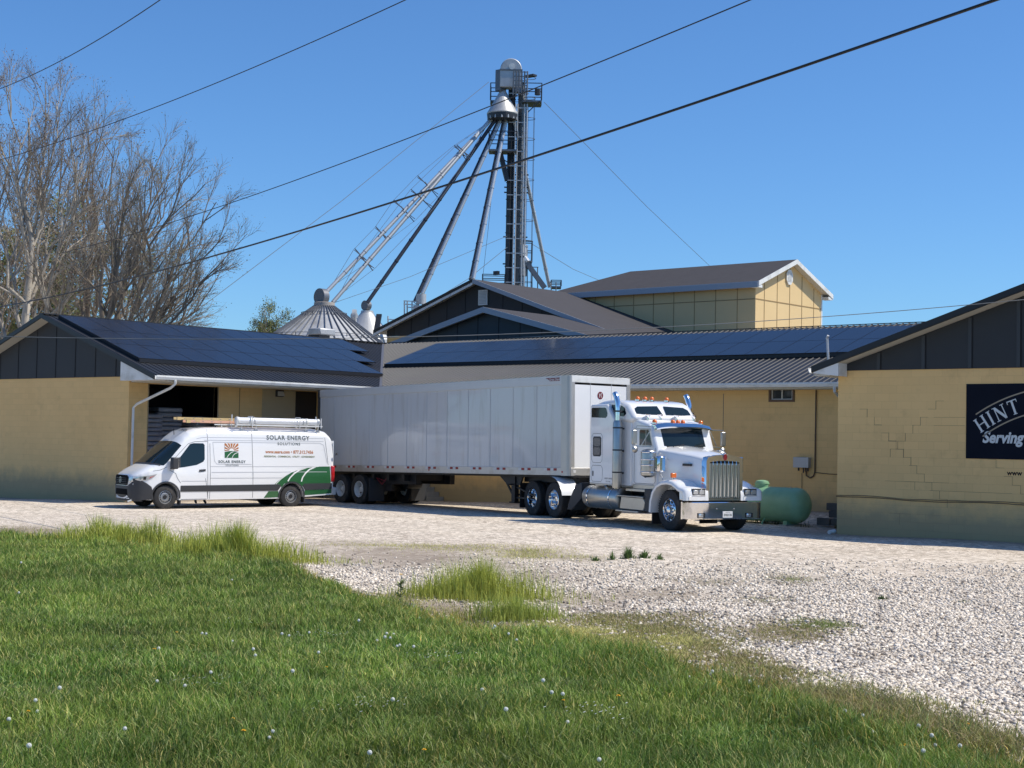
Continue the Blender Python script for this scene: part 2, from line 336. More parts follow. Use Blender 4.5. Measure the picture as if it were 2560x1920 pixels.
def ground_mats():
    m, nt, b = new_mat('yard_ground'); geo = nt.nodes.new('ShaderNodeNewGeometry'); pos = geo.outputs['Position']
    at = nt.nodes.new('ShaderNodeAttribute'); at.attribute_name = 'lawn'; lawn = at.outputs['Fac']
    def vor(scale, feat='F1', out='Distance', rand=1):
        v = nt.nodes.new('ShaderNodeTexVoronoi'); v.feature = feat; v.inputs['Scale'].default_value = scale; v.inputs['Randomness'].default_value = rand; L(nt, pos, v.inputs['Vector']); return v.outputs[out]
    cell = vor(26, out='Color'); dist = vor(26, 'DISTANCE_TO_EDGE')
    sc = nt.nodes.new('ShaderNodeSeparateColor'); L(nt, cell, sc.inputs[0])
    st = nt.nodes.new('ShaderNodeValToRGB'); L(nt, sc.outputs[0], st.inputs[0]); e = st.color_ramp.elements
    e[0].position = 0; e[0].color = (.22, .18, .155, 1); e[1].position = 1; e[1].color = (.92, .87, .78, 1)
    for p, c in ((.08, (.42, .35, .29)), (.20, (.68, .60, .51)), (.40, (.82, .74, .64)), (.7, (.90, .83, .73))):
        k = e.new(p); k.color = (*c, 1)
    gap = ramp(nt, dist, .0, .06, (.50, .47, .44), (1, 1, 1))
    stones = mixc(nt, 1.0, st.outputs[0], gap, 'MULTIPLY')
    dust = mixc(nt, noise(nt, 5, 6, .7, pos), (.70, .63, .53), (.88, .81, .70))
    # packed dusty wheel tracks versus loose stone
    tr = ramp(nt, noise(nt, .22, 4, .6, pos, .5), .40, .62); col = mixc(nt, .5, stones, dust); col = mixc(nt, tr, stones, col)
    mp = nt.nodes.new('ShaderNodeMapping'); mp.inputs['Rotation'].default_value = (0, 0, -.66); mp.inputs['Scale'].default_value = (.10, 1.0, 1.0); L(nt, pos, mp.inputs[0]); tk = noise(nt, .9, 4, .6, mp.outputs[0]); col = mixc(nt, ramp(nt, tk, .35, .65), mixc(nt, 1.0, col, (.90, .885, .865), 'MULTIPLY'), col); col = mixc(nt, ramp(nt, noise(nt, .5, 5, .7, mp.outputs[0]), .52, .68, (0, 0, 0), (.55, .55, .55)), col, dust)
    col = mixc(nt, 1.0, col, ramp(nt, noise(nt, 13, 8, .85, pos), .36, .60, (.78, .75, .71), (1.06, 1.05, 1.04)), 'MULTIPLY')
    c9 = nt.nodes.new('ShaderNodeSeparateColor'); L(nt, vor(9, out='Color'), c9.inputs[0]); col = mixc(nt, 1.0, col, ramp(nt, c9.outputs[1], .05, .75, (.62, .60, .57), (1.07, 1.06, 1.05)), 'MULTIPLY')
    # brown patches with old weeds, plus the painted shade along the walls
    br = ramp(nt, noise(nt, .55, 7, .68, pos, .8), .56, .72); sa = nt.nodes.new('ShaderNodeAttribute'); sa.attribute_name = 'soil'; s2 = N(nt, 'ShaderNodeMath', operation='MULTIPLY'); L(nt, sa.outputs['Fac'], s2.inputs[0]); L(nt, ramp(nt, noise(nt, 5.0, 7, .75, pos), .22, .50), s2.inputs[1]); brf = mixc(nt, 1.0, mixc(nt, br, (0, 0, 0), (.45, .45, .45)), s2.outputs[0], 'ADD'); soil = mixc(nt, noise(nt, 14, 6, .8, pos), (.10, .075, .058), (.46, .38, .30))
    col = mixc(nt, brf, col, soil)
    ms = nt.nodes.new('ShaderNodeAttribute'); ms.attribute_name = 'moss'
    mossn = mixc(nt, noise(nt, 20, 6, .8, pos), (.13, .10, .06), (.42, .36, .21)); mf = nt.nodes.new('ShaderNodeMath'); mf.operation = 'MULTIPLY'; L(nt, ms.outputs['Fac'], mf.inputs[0]); L(nt, ramp(nt, noise(nt, 3.5, 6, .7, pos), .3, .55), mf.inputs[1])
    col = mixc(nt, mf.outputs[0], col, mossn)
    turf = mixc(nt, noise(nt, 6, 6, .7, pos), (.020, .034, .012), (.062, .085, .026))
    sum_ = N(nt, 'ShaderNodeMath', operation='ADD'); L(nt, lawn, sum_.inputs[0]); k = N(nt, 'ShaderNodeMath', operation='MULTIPLY_ADD'); L(nt, noise(nt, 2.2, 7, .75, pos), k.inputs[0]); k.inputs[1].default_value = 1.0; k.inputs[2].default_value = -.5; L(nt, k.outputs[0], sum_.inputs[1])
    lf = ramp(nt, sum_.outputs[0], .44, .56); col = mixc(nt, lf, col, turf)
    L(nt, col, b.inputs['Base Color']); b.inputs['Roughness'].default_value = .95; b.inputs['Specular IOR Level'].default_value = .2
    c = bump(nt, b, dist, .6, .02); bump(nt, b, noise(nt, 9, 6, .7, pos), .5, .04, c)
    return m
MT['ground'] = ground_mats()
xs = axis(-62, 6, .3, 3500); ys = axis(-3, 58, .3, 3500)
XX, YY = np.meshgrid(xs, ys, indexing='ij'); ZZ = ground_z(XX, YY); ZZ = np.where(np.hypot(XX, YY) > 150, ZZ*0, ZZ)
LD = lawn_sd(XX, YY); outside = 1-(1-smooth((np.abs(XX+22)-62)/25))*(1-smooth((YY-64)/20)); LAWN = np.maximum(np.clip(LD/1.2+.5, 0, 1), outside)
_u, _z = camuv(XX, YY); _w = .4+1.3*smooth((_u/np.maximum(_z, .5)+.12)/.12)-.6*smooth((_u/np.maximum(_z, .5)-.17)/.1); MOSS = np.where(_z > 1, smooth(1.25-np.abs(LD+.3)/(1.2*_w)), 0); SOIL_SHADE = soil_at(XX, YY)
uu, zz_ = camuv(XX, YY)
nx, ny = XX.shape; idx = np.arange(nx*ny).reshape(nx, ny)
quads = np.stack([idx[:-1, :-1], idx[1:, :-1], idx[1:, 1:], idx[:-1, 1:]], -1).reshape(-1, 4)
cellL = (LAWN[:-1, :-1]+LAWN[1:, 1:]).reshape(-1)/2
for nm, sel in (('gravel_lot', cellL < .5), ('lawn', cellL >= .5)):
    q = quads[sel]; used, inv = np.unique(q, return_inverse=True); inv = inv.reshape(q.shape)
    me = bpy.data.meshes.new(nm); V = np.stack([XX.ravel()[used], YY.ravel()[used], ZZ.ravel()[used]], 1)
    me.from_pydata(V.tolist(), [], inv.tolist()); me.update()
    for an, arr in (('lawn', LAWN), ('moss', MOSS), ('soil', SOIL_SHADE)):
        a = me.attributes.new(an, 'FLOAT', 'POINT'); a.data.foreach_set('value', arr.ravel()[used].astype(np.float32))
    me.materials.append(MT['ground']); me.shade_smooth(); o = bpy.data.objects.new(nm, me); COL.objects.link(o); struct(o)

def mesh_np(name, V, Fc, nper, mat_, colr=None, kind='stuff'):
    me = bpy.data.meshes.new(name); nv = len(V); nf = len(Fc)//nper
    me.vertices.add(nv); me.vertices.foreach_set('co', V.astype(np.float32).ravel())
    me.loops.add(nf*nper); me.loops.foreach_set('vertex_index', Fc.astype(np.int32)); me.polygons.add(nf)
    me.polygons.foreach_set('loop_start', np.arange(0, nf*nper, nper, dtype=np.int32)); me.polygons.foreach_set('loop_total', np.full(nf, nper, dtype=np.int32))
    me.update(calc_edges=True)
    if colr is not None:
        a = me.color_attributes.new('Col', 'FLOAT_COLOR', 'POINT'); c4 = np.ones((nv, 4), np.float32); c4[:, :3] = colr; a.data.foreach_set('color', c4.ravel())
    me.materials.append(mat_); o = bpy.data.objects.new(name, me); COL.objects.link(o); return o
def blade_mat():
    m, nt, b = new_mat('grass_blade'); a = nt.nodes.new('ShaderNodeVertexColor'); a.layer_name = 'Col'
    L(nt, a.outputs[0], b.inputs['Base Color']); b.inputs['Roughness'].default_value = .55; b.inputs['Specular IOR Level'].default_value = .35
    t = nt.nodes.new('ShaderNodeBsdfTranslucent'); L(nt, mixc(nt, .5, a.outputs[0], (.10, .16, .02)), t.inputs[0]); mx = nt.nodes.new('ShaderNodeMixShader'); mx.inputs[0].default_value = .33
    L(nt, b.outputs[0], mx.inputs[1]); L(nt, t.outputs[0], mx.inputs[2]); L(nt, mx.outputs[0], nt.nodes['Material Output'].inputs[0]); return m
MT['blade'] = blade_mat()
def vnoise(x, y, s, seed):                # smooth value noise
    r = np.random.default_rng(seed).random((64, 64)); x = x/s; y = y/s; xi = np.floor(x).astype(int); yi = np.floor(y).astype(int); fx = smooth(x-xi); fy = smooth(y-yi)
    g = lambda i, j: r[i % 64, j % 64]
    return g(xi, yi)*(1-fx)*(1-fy)+g(xi+1, yi)*fx*(1-fy)+g(xi, yi+1)*(1-fx)*fy+g(xi+1, yi+1)*fx*fy
def blades(px, py, h, w, lean, col, name, seed=1, jit=.25):
    r = np.random.default_rng(seed); n = len(px); pz = ground_z(px, py)-.01
    th = r.random(n)*2*pi; ld = r.random(n)*2*pi; wx = np.cos(th)*w/2; wy = np.sin(th)*w/2
    lx = np.cos(ld)*lean*h; ly = np.sin(ld)*lean*h; V = np.zeros((n, 5, 3))
    V[:, 0] = np.stack([px-wx, py-wy, pz], 1); V[:, 1] = np.stack([px+wx, py+wy, pz], 1)
    mx, my, mz = px+lx*.35, py+ly*.35, pz+h*.58
    V[:, 2] = np.stack([mx-wx*.8, my-wy*.8, mz], 1); V[:, 3] = np.stack([mx+wx*.8, my+wy*.8, mz], 1)
    V[:, 4] = np.stack([px+lx, py+ly, pz+h*np.sqrt(np.clip(1-lean**2*.5, .2, 1))], 1)
    base = (np.arange(n)*5)[:, None]; T = np.concatenate([base+np.array([[0, 1, 3]]), base+np.array([[0, 3, 2]]), base+np.array([[2, 3, 4]])], 1).reshape(-1)
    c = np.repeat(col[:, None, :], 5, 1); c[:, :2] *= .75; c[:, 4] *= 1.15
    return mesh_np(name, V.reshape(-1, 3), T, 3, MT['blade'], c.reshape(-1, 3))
def scatter(n, amin, amax, zmin, zmax, power, seed):
    r = np.random.default_rng(seed); a = amin+(amax-amin)*r.random(n); t = r.random(n); p = power
    z = (zmin**p+(zmax**p-zmin**p)*t)**(1/p); u = a*z; x = u*cos(YAW)+z*sin(YAW); y = -u*sin(YAW)+z*cos(YAW); return x, y, z
C = lambda *c: np.array(c)
def grass_color(x, y, r, n, d=None):
    p1 = vnoise(x, y, 1.3, 3)[:, None]; p2 = vnoise(x, y, .35, 4)[:, None]; p3 = vnoise(x, y, 3.2, 5)[:, None]; k = r.random(n)[:, None]
    c = C(.075, .165, .040)*(1-p1)+C(.15, .25, .065)*p1; c = c*(.70+.6*p2)
    c = np.where(k > .86, c*.35+C(.40, .42, .22)*.65, c); c = np.where(k < .10, C(.24, .34, .20)*(.7+.6*p2), c)
    if d is not None: dry = (np.exp(-np.clip(d, 0, 9)/.45)*.75 > r.random(n))[:, None]; c = np.where(dry, C(.36, .33, .13)*(.5+.8*r.random(n)[:, None]), c)
    return c*(.75+.5*p3)*(.7+.6*r.random(n)[:, None])*C(1.82, 1.44, .95)
def lawn_grass():
    n = 620000; x, y, z = scatter(n, -.40, .40, 6.5, 36, .55, 11); r = np.random.default_rng(12)
    d = lawn_sd(x, y); tf_ = vnoise(x, y, .30, 16); keep = (d+.9*(tf_-.5) > -.45+r.random(n)**.6*1.1); x, y, z, d = x[keep], y[keep], z[keep], d[keep]; n = len(x)
    tuft = vnoise(x, y, .45, 6); t2 = vnoise(x, y, 1.6, 7)
    h = (.055+.07*tuft+.05*t2)*(.6+.7*r.random(n))*(1+.5*smooth(1-np.abs(d-.9)/.9)); w = (.0040+.00028*z)*(.7+.6*r.random(n)); lean = .15+.75*r.random(n)
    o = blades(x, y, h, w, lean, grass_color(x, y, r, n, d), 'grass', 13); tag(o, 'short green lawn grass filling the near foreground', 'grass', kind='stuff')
lawn_grass()
def yellow_edge():
    r = np.random.default_rng(21); n = 200000; x, y, z = scatter(n, -.38, .38, 8, 34, .6, 22); d = lawn_sd(x, y); m = vnoise(x, y, .8, 23)
    u_, z_ = camuv(x, y); wd = .45+1.35*smooth((u_/z_+.12)/.12)-.6*smooth((u_/z_-.17)/.1); keep = (d > -1.25*wd) & (d < .4) & (m > .12+.42*np.abs(d/wd+.2)); x, y, z, d = x[keep], y[keep], z[keep], d[keep]; n = len(x); k = np.clip(vnoise(x, y, .6, 25)*1.3-.15+.35*(r.random(n)-.5), 0, 1)[:, None]
    col = C(.42, .44, .11)*k+C(.40, .30, .16)*(1-k); col = col*(.7+.6*r.random(n)[:, None])
    o = blades(x, y, (.02+.05*r.random(n)), (.004+.0003*z), .3+.6*r.random(n), col, 'dry_edge_grass', 24); tag(o, 'sparse yellow and brown growth along the lawn edge', 'ground cover', kind='stuff')
yellow_edge()
def clump(pxy, rad, n, hmin, hmax, col, name, label, cat, seed, w=.006, lean=.35, group=None, asp=.5):
    r = np.random.default_rng(seed); c = PZ(*pxy, .12); th = r.random(n)*2*pi; rr = np.minimum(np.abs(r.normal(size=n))*rad*.55, rad*1.5); u = rr*np.cos(th); v = rr*np.sin(th)*asp
    x = c.x+u*cos(YAW)+v*sin(YAW); y = c.y-u*sin(YAW)+v*cos(YAW); k = np.clip(1-(rr/rad)**1.3*.6, .2, 1)*(.45+.8*vnoise(x, y, .22, seed+3))
    h = (hmin+(hmax-hmin)*r.random(n))*k; cc = np.array(col)[None]*(.6+.8*r.random(n)[:, None])*np.array([1, 1, 1])+r.random(n)[:, None]*C(.03, .01, 0)
    o = blades(x, y, h, np.full(n, w)*(.6+.8*r.random(n)), np.full(n, lean)*r.random(n)*1.4, cc, name, seed+1); tag(o, label, cat, group)
    return o
YG = (.50, .54, .11)
clump((300, 1352), 2.0, 5200, .2, .75, YG, 'weed_patch', 'tall yellow-green weed patch by the lot edge in front of the van nose', 'weeds', 31, w=.012, asp=.45)
clump((585, 1392), 1.75, 5200, .2, .78, YG, 'weed_patch', 'tall yellow-green weed patch at the lawn edge in front of the van rear', 'weeds', 33, w=.010, asp=.45)
clump((1195, 1490), 1.25, 5600, .14, .80, YG, 'weed_patch', 'tallest feathery weed clump between the lawn and the middle of the gravel', 'weeds', 35, w=.0065, asp=.6)
clump((1290, 1545), .75, 3000, .1, .55, (.44, .50, .11), 'weed_patch', 'lower feathery weed clump on the right flank of the tallest one', 'weeds', 37, w=.006, asp=.6)
clump((1090, 1480), .45, 1500, .08, .26, (.44, .50, .12), 'weed_patch', 'small feathery weed clump beside the yellow dandelion plant', 'weeds', 39, w=.006, asp=.6)
for i, (px, py, rad, n, h) in enumerate([(1490, 1392, .12, 60, .16), (1530, 1390, .08, 50, .20), (1570, 1388, .15, 170, .32), (1610, 1388, .14, 150, .28), (1648, 1390, .10, 80, .26)]):
    clump((px, py), rad, n, .08, h, (.11, .20, .06), 'grass_tuft', ['lone low grass tuft leftmost in the row on the gravel before the truck', 'second grass tuft in the row on the gravel before the truck', 'widest upright grass tuft in the row on the gravel before the truck', 'grass tuft right of the widest one on the gravel before the truck', 'rightmost grass tuft in the row on the gravel before the truck'][i], 'grass tuft', 50+2*i, w=.014, lean=.55, group='grass tufts in the gravel')
clump((2205, 1493), .13, 70, .05, .12, (.05, .10, .03), 'grass_tuft', 'dark tuft alone on the open gravel below the black sign', 'grass tuft', 70, w=.012, lean=.5, group='grass tufts in the gravel')
clump((2410, 1498), .22, 60, .03, .08, (.09, .15, .06), 'grass_tuft', 'faint low tuft on the gravel at the right below the wall', 'grass tuft', 72, w=.010, lean=.6, group='grass tufts in the gravel')
def patch_growth():
    r = np.random.default_rng(84); X = []; Y = []; H = []; K = []
    CK = {'s': (C(.50, .40, .30), C(.38, .28, .20)), 'y': (C(.78, .78, .26), C(.62, .52, .22)), 'b': (C(.38, .40, .12), C(.44, .31, .18)), 'g': (C(.28, .40, .11), C(.28, .26, .10))}
    for a0, z0, da, dz, q in PT:
        n = q[5]
        if not n: continue
        g = r.normal(size=(n, 2))*.62; a = a0+g[:, 0]*da; z = z0+g[:, 1]*dz; u = a*z; X.append(u*cos(YAW)+z*sin(YAW)); Y.append(-u*sin(YAW)+z*cos(YAW)); H.append(q[7]+(q[8]-q[7])*r.random(n)**1.5); k = r.random(n)[:, None]; c1, c2 = CK[q[6]]; K.append((c1*k+c2*(1-k))*(.6+.7*r.random(n)[:, None]))
    X = np.concatenate(X); Y = np.concatenate(Y); H = np.concatenate(H); K = np.concatenate(K); m = vnoise(X, Y, .18, 85) > .22; X, Y, H, K = X[m], Y[m], H[m], K[m]; n = len(X)
    tag(blades(X, Y, H, np.full(n, .007), .4+.7*r.random(n), K, 'patchy_growth', 86), 'yellow and brown moss and weeds in patches between lawn and gravel', 'ground cover', kind='stuff')
patch_growth()
def stone_mat():
    m, nt, b = new_mat('stone'); a = nt.nodes.new('ShaderNodeVertexColor'); a.layer_name = 'Col'; L(nt, mixc(nt, ramp(nt, noise(nt, 60, 4), .4, .9), a.outputs[0], (.42, .37, .31)), b.inputs['Base Color']); b.inputs['Roughness'].default_value = .9; return m
MT['stone'] = stone_mat()
def stones():
    n = 380000; x, y, z = scatter(n, -.20, .38, 8.5, 30, .70, 91); r = np.random.default_rng(92); d = lawn_sd(x, y); so_ = soil_at(x, y); u_, z_ = camuv(x, y); wide = .35+1.5*smooth((u_/z_+.12)/.12)-.9*smooth((u_/z_-.17)/.1); keep = (d < -wide*(.15+.95*r.random(n)*vnoise(x, y, .5, 94)*1.6)+.1) & (vnoise(x, y, 2.5, 93) > .25*r.random(n)) & (so_ < .10+.95*r.random(n)**1.3) & (z < 12+18*r.random(n)); x, y, z = x[keep], y[keep], z[keep]; n = len(x)
    s = (.0050+.0125*r.random(n)**3)*(1+.006*z); U = np.array([(i, j, k) for i in (-1, 1) for j in (-1, 1) for k in (-1, 1)], float)
    V = U[None]*(1+.60*(r.random((n, 8, 3))-.5)*2)*s[:, None, None]*np.array([1, 1, .7]); th = r.random(n)*2*pi; ph = (r.random(n)-.5)*1.2
    c, s_ = np.cos(ph)[:, None], np.sin(ph)[:, None]; vy, vz = V[..., 1]*c-V[..., 2]*s_, V[..., 1]*s_+V[..., 2]*c
    c, s_ = np.cos(th)[:, None], np.sin(th)[:, None]; vx, vy = V[..., 0]*c-vy*s_, V[..., 0]*s_+vy*c
    g = ground_z(x, y); V = np.stack([vx+x[:, None], vy+y[:, None], vz+(g+s*.35)[:, None]], -1).reshape(-1, 3)
    Q = np.array([(0, 1, 3, 2), (4, 6, 7, 5), (0, 4, 5, 1), (2, 3, 7, 6), (0, 2, 6, 4), (1, 5, 7, 3)]).ravel(); T = ((np.arange(n)*8)[:, None]+Q[None]).ravel()
    k = r.random(n)[:, None]-.35*soil_at(x, y)[:, None]; col = np.where(k > .42, C(.90, .81, .69), np.where(k > .15, C(.68, .60, .50), C(.25, .21, .18)))*(.72+.40*r.random(n)[:, None])
    o = mesh_np('loose_gravel', V, T, 4, MT['stone'], np.repeat(col, 8, 0)); tag(o, 'loose white and grey limestone chips over the lot', 'gravel', kind='stuff')
stones()
# dandelions
def dandelions():
    heads = [(503, 1580), (515, 1581), (580, 1600), (393, 1629), (394, 1709), (459, 1711), (530, 1685), (632, 1629), (636, 1646), (702, 1583), (721, 1592), (774, 1572), (796, 1647), (731, 1692), (153, 1731), (86, 1762), (90, 1783), (18, 1806), (66, 1883), (308, 1825), (683, 1832), (673, 1846), (925, 1905), (986, 1762), (965, 1584), (984, 1580), (942, 1597), (965, 1602), (975, 1594), (995, 1616), (1003, 1618), (1031, 1619), (898, 1552), (1232, 1573), (1240, 1573), (1272, 1590), (1290, 1599), (1259, 1797), (1203, 1730), (1358, 1725), (1411, 1744), (1420, 1815), (1501, 1912), (1723, 1685), (1777, 1655), (1780, 1673), (1874, 1688), (1894, 1688), (2116, 1770), (2160, 1770), (2294, 1795), (2177, 1819), (2330, 1840), (2338, 1848), (2308, 1887), (2400, 1850), (50, 1473), (52, 1396), (580, 1437), (1050, 1527), (1380, 1743)]
    p = thing('dandelion_clock', 'white dandelion seed head standing in the lawn', 'dandelion', (0, 0, 0), 0, 'dandelion seed heads in the lawn'); first = True
    h = G()
    for i in range(60):
        t = i*2.39996; zc = 1-2*(i+.5)/60; rr = sqrt(1-zc*zc); d = Vector((rr*cos(t), rr*sin(t), zc)); c = Vector((0, 0, .17)); e = c+d*.019
        h.tube([c, e], [.0003, .0006], 3); a = d.orthogonal().normalized()*.005; b_ = d.cross(a); h.add([e+a, e+b_, e-a, e-b_], [(0, 1, 2, 3)])
    MT['seed'] = mat('seed', (.75, .76, .72), .9, var=.05); MT['stem'] = mat('stem', (.16, .20, .07), .7); MT['petal'] = mat('petal', (.78, .45, .015), .7, var=.1)
    h.lathe([(0, .166), (.006, .168), (.007, .172), (0, .177)], None, 8)
    head = h.build('seed_head', MT['seed'], p, fix=False); G().tube([(0, 0, -.02), (.006, 0, .08), (0, 0, .168)], .0022, 5).build('stem', MT['stem'], p)
    for px, py in heads:
        g = PZ(px, py, .34); c = p if first else copy_tree(p); first = False
        c.location = (g.x, g.y, gz(g.x, g.y)+random.uniform(-.03, .01)); s = random.uniform(.62, .85); c.scale = (s, s, s); c.rotation_euler = (random.uniform(-.1, .1), random.uniform(-.1, .1), random.random()*6)
    y = thing('yellow_dandelion', 'small yellow dandelion flower in the lawn', 'dandelion', (0, 0, 0), 0, 'yellow dandelion flowers in the lawn'); f = G()
    for ring, (nn, rr, el) in enumerate(((14, .020, .15), (12, .015, .6), (8, .009, 1.1))):
        for i in range(nn):
            t = i*2*pi/nn+ring*.2; d = Vector((cos(t)*cos(el), sin(t)*cos(el), sin(el))); a = Vector((-sin(t), cos(t), 0))*.0035; c = Vector((0, 0, .10)); f.add([c, c+d*rr*.8+a, c+d*rr, c+d*rr*.8-a], [(0, 1, 2, 3)])
    f.build('flower', MT['petal'], y, fix=False); G().tube([(0, 0, -.02), (.003, 0, .05), (0, 0, .10)], .002, 5).build('stem', MT['stem'], y); first = True
    for px, py in [(385, 1651), (582, 1822), (608, 1867), (1060, 1911), (1797, 1731), (1546, 1770), (2263, 1884), (1408, 1778), (2420, 1801), (2256, 1886), (442, 1590), (816, 1692), (70, 1811)]:
        g = PZ(px, py, .26); c = y if first else copy_tree(y); first = False; c.location = (g.x, g.y, gz(g.x, g.y)); s = random.uniform(.75, 1.0); c.scale = (s, s, s)
    # the taller leafy plant with one flower
    g = PZ(1000, 1495, .15); b = thing('flowering_dandelion_plant', 'leafy dandelion plant with one raised yellow flower at the lawn edge', 'plant', (g.x, g.y, gz(g.x, g.y))); lf = G(); r = random.Random(5)
    for i in range(46):
        t = r.random()*6.28; hh = r.uniform(.02, .26); d = Vector((cos(t), sin(t), r.uniform(.2, .9))).normalized(); c = Vector((0, 0, hh)); l_ = r.uniform(.06, .13); a = d.cross(Vector((0, 0, 1))).normalized()*.016
        lf.add([c, c+d*l_*.5+a, c+d*l_, c+d*l_*.5-a], [(0, 1, 2, 3)])
    lf.build('leaves', MT['stem'], b, fix=False); G().tube([(0, 0, 0), (.01, 0, .2), (0, .01, .36)], .004, 5).build('stem', MT['stem'], b); ff = G()
    for i in range(16):
        t = i*.3927; d = Vector((cos(t), sin(t), .35)); a = Vector((-sin(t), cos(t), 0))*.008; c = Vector((0, .01, .36)); ff.add([c, c+d*.025+a, c+d*.034, c+d*.025-a], [(0, 1, 2, 3)])
    ff.build('flower', MT['petal'], b, fix=False)
dandelions()
def extra_growth():
    # broad lush rim, clover specks, dead thatch and tall mixed weeds at the lower right edge
    r = np.random.default_rng(160); n = 26000; x, y, z = scatter(n, .10, .38, 7, 17, .8, 161); d = lawn_sd(x, y); keep = (np.abs(d+.05) < .55*r.random(n)+.05) & (vnoise(x, y, .35, 162) > .45); x, y = x[keep], y[keep]; n = len(x); k = r.random(n)[:, None]
    col = np.where(k > .6, C(.50, .38, .19), np.where(k > .25, C(.32, .36, .10), C(.18, .32, .09)))*(.6+.7*r.random(n)[:, None])
    tag(blades(x, y, .06+.20*r.random(n)**2, np.full(n, .006), .2+.7*r.random(n), col, 'edge_weeds', 163), 'tall brown and green mixed weeds along the lower right lawn edge', 'weeds', kind='stuff')
    c0 = [(340, 1400), (210, 1440), (250, 1640), (1270, 1545), (600, 1560), (480, 1720), (800, 1600), (120, 1560), (900, 1790), (300, 1470), (1500, 1800), (1120, 1660)]; V = []; 
    for px, py in c0:
        c = PZ(px, py, .3)
        for i in range(26): a, b = r.normal(size=2)*.16; X, Y = c.x+a, c.y+b; s = .005+.004*r.random(); Z = gz(X, Y)+.10+.05*r.random(); V += [(X-s, Y-s, Z), (X+s, Y-s, Z+s*.5), (X+s, Y+s, Z+s), (X-s, Y+s, Z+s*.4)]
    V = np.array(V); tag(mesh_np('clover_flowers', V, np.arange(len(V)), 4, MT['seed']), 'tiny white chickweed flowers dotted in clusters over the lawn', 'flowers', kind='stuff')
    n = 9000; x, y, z = scatter(n, -.38, .38, 7, 24, .8, 180); keep = (vnoise(x, y, .9, 181) > .55) & (lawn_sd(x, y) > .3); x, y = x[keep], y[keep]; x = np.repeat(x, 5); y = np.repeat(y, 5); n = len(x)
    tag(blades(x, y, .05+.06*r.random(n), np.full(n, .019), .8+.5*r.random(n), C(.14, .25, .06)*(.6+.8*r.random(n)[:, None]), 'broadleaf_weeds', 182), 'low broad leaved weed rosettes mixed into the lawn', 'weeds', kind='stuff')
    n = 60000; x, y, z = scatter(n, -.38, .38, 7, 30, .6, 170); m = vnoise(x, y, .7, 171)*vnoise(x, y, 2.3, 172); keep = (m > .42) & (lawn_sd(x, y) > .2); x, y = x[keep], y[keep]; n = len(x)
    col = C(.46, .42, .22)*(.5+.7*r.random(n)[:, None]); tag(blades(x, y, .05+.07*r.random(n), np.full(n, .005), .5+.8*r.random(n), col, 'dry_thatch', 173), 'pale dry thatch showing through the lawn in patches', 'grass', kind='stuff')
extra_growth()
# ================================================================ BLOCK BUILDING (three wings round the yard)
XE, YE, HE, HR, XR, YR_ = -40.78, 40.17, 4.184, 6.449, -47.51, 46.90
SL = (HR-HE)/(YR_-YE)
zM = lambda x, y: HE+SL*(y-YE)
zMb = lambda x, y: HR-SL*(y-YR_)
zL = lambda x, y: HE+SL*(XE-x)
zLl = lambda x, y: HR-SL*(XR-x)
RX0, RXR, RZ0, RSL = -19.47, -12.74, 4.32, .3316
zR = lambda x, y: RZ0+RSL*(x-RX0)
zRr = lambda x, y: RZ0+RSL*(2*RXR-x-RX0)
bb = thing('block_building', 'tan painted block building with black metal roofs in three wings round the gravel yard', 'building', (0, 0, 0))
def ribs(g, axis_, lo, hi, f0, f1, zf, step=.2286):
    t = lo
    while t < hi:
        a, b = f0(t), f1(t)
        if b-a > .05:
            pr = [(-.030, .0), (-.014, .024), (.014, .024), (.030, .0)]
            P = []
            for e in (a, b):
                for o, h in pr:
                    x, y = (t+o, e) if axis_ == 'y' else (e, t+o)
                    P.append(Vector((x, y, zf(x, y)+h+.001)))
            g.add(P, [(0, 1, 5, 4), (1, 2, 6, 5), (2, 3, 7, 6), (0, 3, 2, 1), (4, 5, 6, 7)])
        t += step
def slab(name, poly, zf, th, mats, parent, dz=0, rib=None):
    n = len(poly); g = G(); top = [Vector((x, y, zf(x, y)+dz)) for x, y in poly]; bot = [p-Vector((0, 0, th)) for p in top]
    g.add(top, [tuple(range(n))], 0); g.add(bot, [tuple(range(n))[::-1]], 1)
    for i in range(n): g.add([top[i], top[(i+1) % n], bot[(i+1) % n], bot[i]], [(0, 1, 2, 3)], 2)
    if rib: ribs(g, *rib)
    return g.build(name, mats, parent)
RM = [MT['roof_metal'], MT['soffit'], MT['drip_black']]
F_L = [(XR, 29.8), (XE, 29.8), (XE, YE), (XR, YR_)]
F_M = [(XE, YE), (-19.30, YE), (-12.6, YR_), (XR, YR_)]
F_R = [(RX0, 34.9), (RXR, 34.9), (RXR, 46.8), (RX0, 40.25)]
roofL = slab('roof', F_L, zL, .14, RM, bb, rib=('x', 29.9, YR_-.1, lambda y: XR, lambda y: min(XE, XE-(y-YE)), zL)); roofLl = slab('roof', [(-54.24, 29.8), (XR, 29.8), (XR, 53.6), (-54.24, 53.6)], zLl, .14, RM, bb)
roofM = slab('roof', F_M, zM, .14, RM, bb, rib=('y', XR+.1, -12.7, lambda x: max(YE, YE+(XE-x), YE+(x+19.30)), lambda x: YR_, zM)); slab('roof', [(XR, YR_), (-12.74, YR_), (-12.74, 53.6), (XR, 53.6)], zMb, .14, RM, bb)
roofR = slab('roof', F_R, zR, .14, RM, bb, rib=('x', 35.0, 46.7, lambda y: RX0 if y < 40.25 else RX0+(y-40.25)*1.027, lambda y: RXR, zR)); slab('roof', [(RXR, 34.9), (-6.0, 34.9), (-6.0, 53), (RXR, 53)], zRr, .14, RM, bb)
